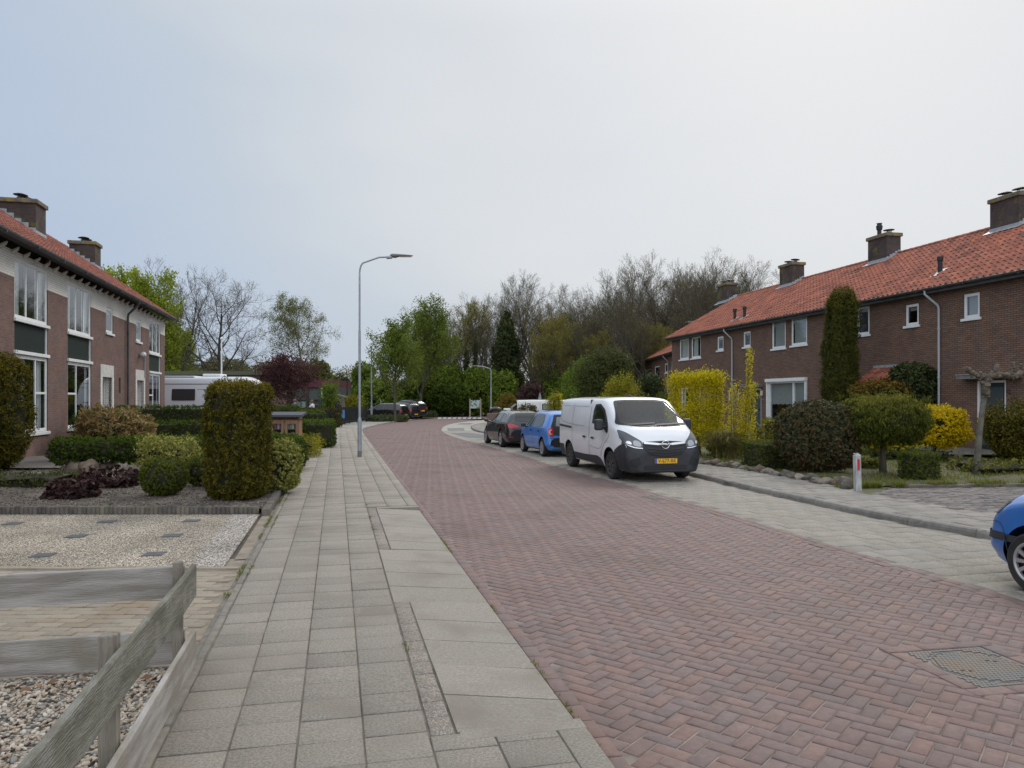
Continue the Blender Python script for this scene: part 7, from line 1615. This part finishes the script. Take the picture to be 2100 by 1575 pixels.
o = npmesh('pebbles', PV.reshape(-1, 3), (IF[None]+len(IV)*np.arange(n)[:, None, None]).reshape(-1, 3), m_pbl, rnd=np.repeat(RNG.random(n), len(IF)), smooth=True); tag(o, kind='stuff')
sheet('pebble_bed', [UV(-.05, .2), UV(-.05, 4.8), UV(-3.6, 4.75), UV(-3.6, .2)], .010, pebblemat('pebble_ground', [(.36, .33, .28), (.28, .24, .2), (.42, .39, .35), (.18, .15, .12)], sc=42, bump=.9))
# crumbs and chips on the bare garden bed
n = 9000; bm = bmesh.new(); bmesh.ops.create_icosphere(bm, subdivisions=1, radius=1); IV = np.array([v_.co[:] for v_ in bm.verts]); IF = np.array([[v_.index for v_ in f.verts] for f in bm.faces]); bm.free()
X_ = -9.5+RNG.random(n)*6.0; Y_ = 10.95+RNG.random(n)**1.5*3.9; k_ = np.array([toUV((x, y))[0] < -.25 for x, y in zip(X_, Y_)]); X_, Y_ = X_[k_], Y_[k_]; n = len(X_)
S_ = RNG.uniform(.005, .016, (n, 1))*RNG.uniform(.6, 1.2, (n, 3)); Z_ = np.array([.045+.03*noise.noise(Vector((x*2.5, y*2.5, 0)))+.012*noise.noise(Vector((x*11, y*11, 3))) for x, y in zip(X_, Y_)])
PV = IV[None]*S_[:, None]+np.stack([X_, Y_, Z_+.003], 1)[:, None]
o = npmesh('soil_crumbs', PV.reshape(-1, 3), (IF[None]+len(IV)*np.arange(n)[:, None, None]).reshape(-1, 3), mat('soil_chip', (1, 1, 1), .95, rvs=[(.07, .055, .042), (.12, .10, .08), (.05, .04, .03), (.26, .23, .19), (.09, .07, .055), (.14, .115, .09)]), rnd=np.repeat(RNG.random(n), len(IF))); tag(o, kind='stuff')
# a few dry leaves on the pebbles and paving
b = MB(); spots = [UV(-.6-.05*i, 4.55-.05*(i % 3)) for i in range(9)]+[UV(-.2, 4.4), UV(-.25, 4.5)]
m_dry = mat('dry_leaf', (.20, .10, .05), .85, rv=.3)
for i, s_ in enumerate(spots):
    a = i*1.3; Ml = Matrix.Translation((s_.x, s_.y, .05)) @ Matrix.Rotation(a, 4, 'Z') @ Matrix.Rotation(.4*math.sin(a*3), 4, 'X')
    b.mesh([Ml @ Vector(p) for p in ((-.035, 0, 0), (0, .02, .012), (.035, 0, .0), (0, -.02, .01))], [(0, 1, 2, 3)], random.random())
tag(b.build('dry_leaves', m_dry), kind='stuff')
# ---- lamp posts
m_galv = mat('galvanised', (.36, .385, .41), .5, c2=(.29, .31, .335), sc=5, metal=.35, bump=.05)
m_galvd = mat('post_foot', (.17, .155, .15), .7)
def lamp_post(label, base, H, reach, dirx=1, r=.075, lum=True, yaw=0):
    root = tag(empty('street_lamp', base, yaw), label, 'street lamp'); k = dirx
    b = MB(); b.tube([(0, 0, .0), (0, 0, 1.02)], r, 16); b.lathe([(r, 1.02), (r*.62, 1.12)], 16); b.tube([(0, 0, 1.1), (0, 0, H*.62)], r*.60, 14); b.build('base_post', m_galv, root, smooth=40)
    b = MB(); P = [(0, 0, H*.62-.05), (0, 0, H*.86)]
    R_ = (.13 if reach > .8 else .10)*H/4.2; zt = H-.12*H/4.2
    for i in range(7): a = math.pi/2*i/6; P.append((k*R_*(1-math.cos(a)), 0, H*.90+ (zt-.10-H*.90)*math.sin(a)))
    x0 = P[-1][0]; P += [(k*(abs(x0)+(reach-abs(x0))*.35), 0, zt-.02), (k*(abs(x0)+(reach-abs(x0))*.65), 0, zt+.045), (k*reach, 0, zt+.05)]
    b.tube(P, [r*.46]*2+[r*.40]*(len(P)-2), 12); b.build('arm', m_galv, root, smooth=60)
    b = MB(); b.tube([(0, 0, 0), (0, 0, .17)], r+.003, 16); b.build('painted_foot', m_galvd, root)
    s = H/4.2; x = k*reach; z = zt+.05
    b = MB(); b.tube([(x-k*.02, 0, z-.01*s), (x+k*.10*s, 0, z+.0)], .035*s, 10); l = b.build('lamp_clamp', m_galv, root, bevel=.008)
    b = MB(); prof = [(.06, .020, .03, .03), (.10, .05, .045, .035), (.16, .055, .045, .045), (.24, .06, .04, .02), (.36, .062, .03, .008), (.47, .05, .02, .006), (.53, .02, .012, .004)]
    n_ = 10; secs = []
    for (dx, hw, hu, hd) in prof:
        secs.append([(x+k*dx*s, hw*s*math.cos(2*math.pi*j/n_), z+.025*s+(hu if math.sin(2*math.pi*j/n_) > 0 else hd)*s*math.sin(2*math.pi*j/n_)) for j in range(n_)])
    vs = [p for q in secs for p in q]; fs = [(i*n_+j, i*n_+(j+1) % n_, (i+1)*n_+(j+1) % n_, (i+1)*n_+j) for i in range(len(secs)-1) for j in range(n_)]+[tuple(range(n_)), tuple((len(secs)-1)*n_+j for j in range(n_))]
    b.mesh(vs, fs); lh = b.build('lamp_head', mat('lamp_head_grey', (.13, .125, .12), .5), root, smooth=50)
    b = MB(); b.box(x+k*.26*s, x+k*.50*s, -.045*s, .045*s, z+.005*s, z+.014*s); b.build('lamp_lens', mat('lens_pink', (.45, .36, .34), .3), lh)
    return root
pb = G(737.5, 937, 0); hh = topH(519, pb.y)
lamp_post('tall galvanised lamp post on the left pavement, nearest to the camera', pb, hh, .78, r=.058)
pb = Vector(G(762, 862.5, 0)); lamp_post('middle sized lamp post beside the nearest dark parked car', pb, topH(699, pb.y), 1.15, r=.09)
pb = far(1007, 50, 0); lamp_post('farthest lamp post, its arm pointing left in front of the green bushes', pb, topH(749, pb.y), .85, dirx=-1, r=.07)
# ---- white bollard with red reflector
bp_ = G(1759, 1006, ZS); M_ = Matrix.Translation((bp_.x, bp_.y, ZS)) @ Matrix.Rotation(R(4), 4, 'Z') @ Matrix.Rotation(R(-1.5), 4, 'Y')
b = MB(); b.prism([(-.05, -.05), (.05, -.05), (.05, .05), (-.05, .05)], -.05, .62, M_); b.mesh([M_ @ Vector(p) for p in ((-.05, -.05, .62), (.05, -.05, .62), (.05, .05, .655), (-.05, .05, .655))], [(0, 1, 2, 3), (0, 3, 2), (1, 2, 3)]); 
bo = b.build('marker_post', mat('post_white', (.50, .50, .49), .8, c2=(.28, .275, .26), sc=9, stretch=(2, 2, .5), bump=.2), bevel=.008); tag(bo, 'worn white square post with a red reflector at the corner of the right driveway', 'marker post')
b = MB(); b.box(-.022, .020, -.058, -.0505, .36, .555, M_); b.build('reflector', mat('reflector_red', (.50, .02, .03), .3), bo, bevel=.004)
# ---- little library
lp = Vector((-6.2, 20.6, 0)); lr = tag(empty('little_library', lp, R(0)), 'wooden street book cabinet with glazed doors and dark flat roof behind the yew column', 'book cabinet')
m_cab = mat('cabinet_wood', (.30, .175, .09), .6, c2=(.20, .11, .055), sc=3, stretch=(8, 8, .8), bump=.1)
b = MB(); b.box(-.40, .40, 0, .30, .55, .57); b.box(-.40, -.375, 0, .30, .57, 1.17); b.box(.375, .40, 0, .30, .57, 1.17); b.box(-.375, .375, .28, .30, .57, 1.17); b.box(-.375, .375, .0, .28, .80, .815); b.box(-.40, .40, 0, .3, 1.05, 1.07); b.build('case', m_cab, lr)
b = MB(); b.box(-.06, .06, .1, .2, 0, .55); b.build('post', m_post, lr)
for sg in (-1, 1):
    x0, x1 = (.012, .385) if sg > 0 else (-.385, -.012); b = MB(); b.box(x0, x0+.075, -.02, 0, .57, 1.05); b.box(x1-.075, x1, -.02, 0, .57, 1.05); b.box(x0+.075, x1-.075, -.02, -.001, .57, .63); b.box(x0+.075, x1-.075, -.02, -.001, .96, 1.05); dd = b.build('door', m_cab, lr)
    b = MB(); b.face([(x0+.06, -.01, .6), (x1-.06, -.01, .6), (x1-.06, -.01, .98), (x0+.06, -.01, .98)]); b.build('pane', m_pane, dd)
b = MB(); b.mesh([(-.5, -.12, 1.14), (.5, -.12, 1.14), (.5, .38, 1.22), (-.5, .38, 1.22), (-.5, -.12, 1.20), (.5, -.12, 1.20), (.5, .38, 1.28), (-.5, .38, 1.28)], [(0, 3, 2, 1), (4, 5, 6, 7), (0, 1, 5, 4), (1, 2, 6, 5), (2, 3, 7, 6), (3, 0, 4, 7)]); b.build('roof', mat('roof_felt', (.06, .063, .072), .7), lr)
b0 = None; rd = random.Random(2); cols_ = [(.45, .03, .10), (.05, .10, .30), (.03, .05, .10), (.55, .55, .50), (.10, .25, .22), (.50, .42, .10), (.06, .14, .38), (.35, .30, .45), (.60, .58, .55), (.30, .05, .05)]
for zb_, x_, xe in ((.815, -.33, .33), (.572, -.33, .33)):
    x_ = -.33
    while x_ < xe:
        w_ = rd.uniform(.018, .034); h_ = rd.uniform(.12, .17 if zb_ > .7 else .15); b = MB(); b.box(x_, x_+w_-.002, .03, .16, zb_, zb_+h_); k = rd.randrange(10)
        o = b.build('book', mat('book_cover', cols_[k], .6) if k not in globals().get('_bk', {}) else _bk[k]); globals().setdefault('_bk', {})[k] = o.data.materials[0]
        o.location = lp; cn = ['crimson', 'navy', 'black', 'grey', 'teal', 'yellow', 'blue', 'lilac', 'white', 'dark red'][k]
        tag(o, '%s book standing on the %s shelf of the wooden street book cabinet' % (cn, 'upper' if zb_ > .7 else 'lower'), 'book', 'books in the street cabinet'); x_ += w_
# ---- black fence with open gate by the school
m_fblk = mat('fence_black', (.012, .013, .016), .5)
def bar_fence(label, pts, h=1.0, step=.13, z=0):
    root = tag(empty('bar_fence', (0, 0, 0)), label, 'fence'); P = resample([Vector((p[0], p[1], 0)) for p in pts], step); b = MB(); n = len(P)
    for z_ in (.15, h-.15): b.tube([p+Vector((0, 0, z_)) for p in P[::4]+[P[-1]]], .022, 4)
    b.build('rail', m_fblk, root); b = MB()
    for p in P: b.tube([p+Vector((0, 0, .05)), p+Vector((0, 0, h))], .019, 4); b.lathe([(.02, 0), (.001, .07)], 4, Matrix.Translation(p+Vector((0, 0, h))))
    o = b.build('bars', m_fblk, root)
    for i in range(0, n, 14): b = MB(); b.tube([P[i], P[i]+Vector((0, 0, h+.05))], .04, 6); b.build('post', m_fblk, root)
bar_fence('black spiked bar fence running from the gate towards the dark parked cars', [G(699, 872.5), G(712, 869), G(733, 866.5), G(756, 864.5)], h=1.05)
bar_fence('short black bar fence left of the open gate by the brown hedge', [G(671, 878), G(684, 876)], h=.95)
gp = G(687, 876); gt = tag(empty('school_gate', gp, R(-52)), 'open black school gate with arched top and bent white handle', 'gate')
b = MB(); b.tube([(0, 0, 0), (0, 0, 1.05), (.15, 0, 1.35), (.45, 0, 1.5), (.55, 0, 1.52), (.55, 0, 0.1), (0, 0, .1)], .03, 6); b.build('gate_frame', m_fblk, gt); b = MB(); b.box(.02, .55, -.01, .01, .65, 1.3); b.build('gate_panel', m_fblk, gt)
for i in range(4): b = MB(); b.tube([(.1+i*.12, 0, .1), (.1+i*.12, 0, .7)], .014, 4); b.build('gate_bar', m_fblk, gt)
b = MB(); b.tube([(.0, -.06, .62), (.5, -.06, .80)], .03, 6); b.build('gate_handle', m_wht, gt)
b = MB(); p_ = G(697.5, 872.8); b.tube([p_, p_+Vector((0, 0, 1.25))], .07, 8); gq = b.build('gate_post', m_fblk); tag(gq, 'thick black gate post carrying a small blue and white sign', 'post'); b = MB(); b.box(p_.x+.08, p_.x+.30, p_.y-.09, p_.y-.07, .45, .95); b.build('sign', mat('sign_blue', (.08, .2, .4), .5), gq)
# small timber arbour behind the gate
ar = tag(empty('timber_arbour', far(692, 58, 0)), 'weathered timber arbour with a low pitched top behind the open gate', 'arbour')
for x_ in (-.45, .45): b = MB(); b.box(x_-.09, x_+.09, -.1, .1, 0, 1.75); b.build('post', m_post, ar)
b = MB(); b.tube([(-.75, 0, 1.66), (0, 0, 1.92), (.75, 0, 1.70)], .09, 6); b.build('beam', m_post, ar)
# ---- school with maroon roof edge and green window frames
sc_ = tag(empty('school_building', far(615, 62, 0), R(2)), 'low school with maroon fascia, green posts and a white banner behind the plum tree', 'school')
m_mar = mat('fascia_maroon', (.10, .022, .032), .5); m_grn = mat('frame_green', (.035, .055, .045), .5); x0, x1 = -5.2, 2.75
b = MB(); b.box(x0, x1, 0, 8, 2.55, 3.2); b.build('fascia', m_mar, sc_); b = MB(); b.box(x0, x1, .25, 7.8, 0, 2.55); b.build('wall', mat('school_wall', (.045, .048, .045), .7), sc_)
for x_ in (-5.1, -2.95, -.9, .55, 1.65, 2.65): b = MB(); b.box(x_-.09, x_+.09, -.02, .2, 0, 2.55); b.build('green_post', m_grn, sc_)
b = MB(); b.box(x0, x1, .02, .2, 1.48, 1.58); b.build('transom', m_grn, sc_)
for (a, c) in ((-5.0, -3.1), (1.75, 2.6)):
    b = MB(); b.box(a, a+.09, -.04, .06, 1.66, 2.5); b.box(c-.09, c, -.04, .06, 1.66, 2.5); b.box(a+.09, c-.09, -.04, .06, 1.66, 1.78); w_ = b.build('window', m_wht, sc_)
for (a, c) in ((-5.0, -3.05), (-2.85, -1.0), (-.8, .45), (.65, 1.55), (1.75, 2.55)):
    b = MB(); b.box(a, c, .16, .18, .75, 2.5); b.build('pane', m_cglL, sc_)
b = MB(); b.box(-5.0, -1.05, -.05, -.03, 1.0, 1.38); bn = b.build('banner', mat('banner_white', (.45, .45, .42), .8), sc_)
b = MB(); rd = random.Random(3); x_ = -4.8
while x_ < -1.2: b.tube([(x_, -.06, 1.1), (x_+.05, -.06, 1.28), (x_+.1, -.06, 1.12), (x_+.14, -.06, 1.2+.05*rd.random())], .018, 4); x_ += .19 if rd.random() > .2 else .34
b.build('banner_lettering', m_seam, bn)
for x_ in (-.1, .3, .95): b = MB(); b.box(x_-.16, x_+.16, -.02, 0, .85, 1.4); b.build('poster', mat('poster_teal', (.16, .25, .22), .6, c2=(.3, .3, .25), sc=6), sc_)
# low garage behind the caravan
g_ = tag(empty('garage_block', far(440, 50, 0), R(0)), 'flat roofed low block whose mossy roof edge shows above the caravan', 'garage'); b = MB(); b.box(-4.6, 3.0, 0, 6, 0, 3.2); b.build('wall', m_brickL, g_); b = MB(); b.box(-4.8, 3.2, -.2, 6.2, 3.2, 3.45); b.build('roof', mat('roof_edge_moss', (.10, .11, .07), .9), g_)
# flag pole, thin posts
def pole(name, label, p, H, r, m, cat='pole', cap=True):
    b = MB(); b.tube([p, p+Vector((0, 0, H*.5)), p+Vector((0, 0, H))], [r, r*.85, r*.6], 8)
    if cap: b.lathe([(.0, .16), (r*1.3, .1), (r*1.3, 0), (0, -.06)], 8, Matrix.Translation(p+Vector((0, 0, H))))
    return tag(b.build(name, m, smooth=40), label, cat)
pole('flag_pole', 'white flagpole standing behind the caravan', far(454.5, 48), topH(696, 48), .065, m_wht)
pole('park_lamp', 'thin black post rising behind the school fence', far(712, 62), topH(778, 62), .07, m_fblk, 'lamp post')
pole('short_post', 'short pale post behind the nearest dark car', far(781, 62), topH(820, 62), .05, m_zinc, 'post', False)
# ---- information board
ib = tag(empty('information_board', far(975, 66, 0), R(-3)), 'information board with pale map between two timber posts before the green bushes', 'sign'); 
for x_ in (-.48, .46): b = MB(); b.box(x_-.055, x_+.055, -.05, .05, 0, 1.62); b.build('post', m_cab if False else mat('board_post', (.28, .24, .18), .8), ib)
b = MB(); b.box(-.42, .40, -.03, .03, .78, 1.5); pn = b.build('panel', mat('panel_pale', (.40, .45, .44), .6, c2=(.10, .17, .10), sc=3.2, lo=.5, hi=.56), ib)
# ---- waste container with curved lid behind the wagon
wc = tag(empty('waste_container', far(1012, 32.5, 0), R(-20)), 'brownish street container with a raised glossy black curved lid behind the black wagon', 'container')
b = MB(); b.box(-.22, .25, -.25, .25, 0, 1.02); b.build('case', mat('container_brown', (.16, .10, .085), .6), wc, bevel=.03)
b = MB(); b.tube([(-.14, 0, .98), (-.12, 0, 1.10), (0, 0, 1.18), (.18, 0, 1.21), (.36, 0, 1.16)], [.05, .09, .10, .09, .05], 10); b.build('lid', m_vblack, wc, smooth=True)
# gnome like white figure far behind: pale garden ornament
gn = far(1107, 58, 0); b = MB(); b.lathe([(.13, 0), (.16, .5), (.10, 1.1), (.15, 1.4), (.12, 1.7), (.02, 2.1)], 10, Matrix.Translation(gn)); tag(b.build('garden_ornament', mat('ornament_pale', (.30, .30, .31), .8, c2=(.08, .08, .08), sc=5), smooth=True), 'tall pale pointed garden ornament behind the white camper', 'ornament')
# stone lantern in the right garden, bin and pot
ln = at(1903, 935, ZS)+Vector((0, 4.2, 0)); b = MB(); b.lathe([(.10, 0), (.06, .1), (.06, .75), (.16, .8), (.16, 1.05), (.30, 1.12), (.12, 1.3), (.05, 1.34), (.09, 1.4), (.0, 1.46)], 6, Matrix.Translation(ln)); tag(b.build('stone_lantern', mat('lantern_stone', (.12, .115, .09), .9, c2=(.08, .08, .06), sc=8)), 'small stone lantern between the dome tree and the ivy mound', 'lantern')
# ---- people by the school (upper bodies show above the hedge)
m_skin = mat('skin', (.42, .24, .18), .6); m_jean = mat('trousers_dark', (.03, .035, .05), .9)
def skinned(name, V, E, Rr, m, parent, sub=2):
    me = bpy.data.meshes.new(name); me.from_pydata(V, E, []); o = bpy.data.objects.new(name, me); COL.objects.link(o)
    md = o.modifiers.new('skin', 'SKIN'); md.use_smooth_shade = True
    for i, r_ in enumerate(Rr): me.skin_vertices[0].data[i].radius = (r_, r_) if not isinstance(r_, tuple) else r_
    me.skin_vertices[0].data[0].use_root = True; s_ = o.modifiers.new('sub', 'SUBSURF'); s_.levels = sub; s_.render_levels = sub
    me.materials.append(m); o.parent = parent; return o
def person(label, loc, rz, H, coat, hood=None, hair=None, arms=((.28, 0, -.35), (.28, 0, -.35)), lean=0.0, pack=None, bagm=None):
    root = tag(empty('person', loc, rz, (H/1.75,)*3), label, 'person'); L_ = lean
    sh = (L_*.8, 0, 1.42); V = [(0, 0, .95), (L_*.3, 0, 1.15), (L_*.65, 0, 1.35), (L_*.9, 0, 1.47), (L_*1.0+.01, 0, 1.56), (L_*1.08+.02, 0, 1.66),
         (0, .10, .90), (.02, .11, .50), (0, .11, .09), (.13, .11, .04), (0, -.10, .90), (.02, -.11, .50), (0, -.11, .09), (.13, -.11, .04)]
    Rr = [(.14, .11), (.13, .10), (.15, .11), .06, (.075, .085), (.085, .10), .09, .06, .045, .04, .09, .06, .045, .04]; E = [(0, 1), (1, 2), (2, 3), (3, 4), (4, 5), (0, 6), (6, 7), (7, 8), (8, 9), (0, 10), (10, 11), (11, 12), (12, 13)]
    cV, cE, cR = [(0, 0, .88), (L_*.3, 0, 1.13), (L_*.65, 0, 1.36), (L_*.88, 0, 1.45)], [(0, 1), (1, 2), (2, 3)], [(.19, .15), (.175, .14), (.19, .14), (.09, .09)]
    for sg, (ax_, ay, az) in zip((1, -1), arms):
        s0 = Vector((L_*.72, sg*.20, 1.40)); e_ = s0+Vector((ax_*.45, sg*.05, az*.8 if az < 0 else az*.5)); h_ = e_+Vector((ax_*.65+.03, ay, az*.7)); i0 = len(V)
        V += [tuple(s0), tuple(e_), tuple(h_), tuple(h_+(h_-e_).normalized()*.08)]; Rr += [.055, .04, .03, .035]; E += [(2, i0), (i0, i0+1), (i0+1, i0+2), (i0+2, i0+3)]
        for k_ in range(4):
            dirf = (h_-e_).normalized(); side = dirf.orthogonal().normalized(); V.append(tuple(Vector(V[i0+3])+dirf*(.07-.008*abs(k_-1.5))+side*(k_-1.5)*.02)); Rr.append(.009); E.append((i0+3, len(V)-1))
        V.append(tuple(h_+dirf*.06+side*.055)); Rr.append(.010); E.append((i0+2, len(V)-1))
        j0 = len(cV); cV += [tuple(s0), tuple(e_), tuple(h_)]; cR += [.075, .062, .05]; cE += [(2, j0), (j0, j0+1), (j0+1, j0+2)]
    body = skinned('body', V, E, Rr, m_skin, root); skinned('coat', cV, cE, cR, coat, root)
    tV = [(0, 0, .95), (0, .10, .88), (.02, .11, .50), (0, .11, .12), (0, -.10, .88), (.02, -.11, .50), (0, -.11, .12)]; skinned('trousers', tV, [(0, 1), (1, 2), (2, 3), (0, 4), (4, 5), (5, 6)], [(.15, .12), .11, .08, .07, .11, .08, .07], m_jean, root)
    hx = L_*1.05+.015
    b = MB(); b.lathe([(.0, .125), (.07, .105), (.11, .04), (.115, -.03), (.10, -.09), (.0, -.12)], 14, Matrix.Translation((hx-.03, 0, 1.66))); b.build('hood' if hood else 'hair', hood or hair or m_jean, root, smooth=True)
    b = MB()
    for sg in (1, -1): b.lathe([(.0, .009), (.011, 0), (.0, -.009)], 8, Matrix.Translation((hx+.098, sg*.033, 1.665)))
    b.tube([(hx+.10, 0, 1.66), (hx+.125, 0, 1.635), (hx+.10, 0, 1.62)], .012, 6); b.build('face_features', mat('face_dark', (.08, .04, .035), .6), root)
    if pack: b = MB(); b.box(-.30, -.13, -.15, .15, 1.02, 1.45, Matrix.Translation((L_*.6, 0, 0))); b.build('backpack', pack, root, bevel=.05)
    return root
person('person in a dark jacket and grey hood walking behind the brown hedge', far(605, 45.5, 0), R(-25), 1.60, mat('jacket_dark', (.04, .055, .065), .8), hood=mat('hood_grey', (.10, .10, .115), .9))
person('person in a white jacket with black backpack leaning forward behind the brown hedge', far(648, 46.5, 0), R(172), 1.55, mat('jacket_white', (.62, .62, .64), .8), hair=mat('hair_brown', (.14, .09, .05), .8), lean=.30, pack=m_blk, arms=((.75, 0, -.45), (.55, 0, -.5)))
person('person in a white top mostly hidden behind the yew column and hedge', far(553, 45, 0), R(-90), 1.52, mat('top_white', (.6, .6, .62), .8), hair=mat('hair_dark', (.03, .025, .02), .8))

# ---- weeds and moss in the joints and along the edges
pts = []
def along(fn, n, sp, keep=.0):
    k = 0
    while k < n:
        q = fn(random.random()); q = (q[0]+random.gauss(0, sp), q[1]+random.gauss(0, sp))
        if noise.noise(Vector((q[0]*1.7, q[1]*1.7, 3))) < keep: k += .25; continue
        for _ in range(6): pts.append((q[0]+random.gauss(0, .012), q[1]+random.gauss(0, .012), 0))
        k += 1
along(lambda t: UV(-.075, 1.5+t*13)[:2], 260, .012, .05); along(lambda t: UV(-.005, 1.5+t*20)[:2], 120, .006, .2); along(lambda t: UV(2.04, 2.6+t*14)[:2], 130, .008, .15); along(lambda t: UV(1.255, 3.4+t*9)[:2], 50, .006, .2)
C_ = np.array(pts); C_[:, 2] = np.where(np.array([toUV(p)[0] for p in pts]) > 2.0, ZR, -.004)
blades('weeds', None, None, C_, .028, .006, m_grassb, spread=1.2, kind='stuff')
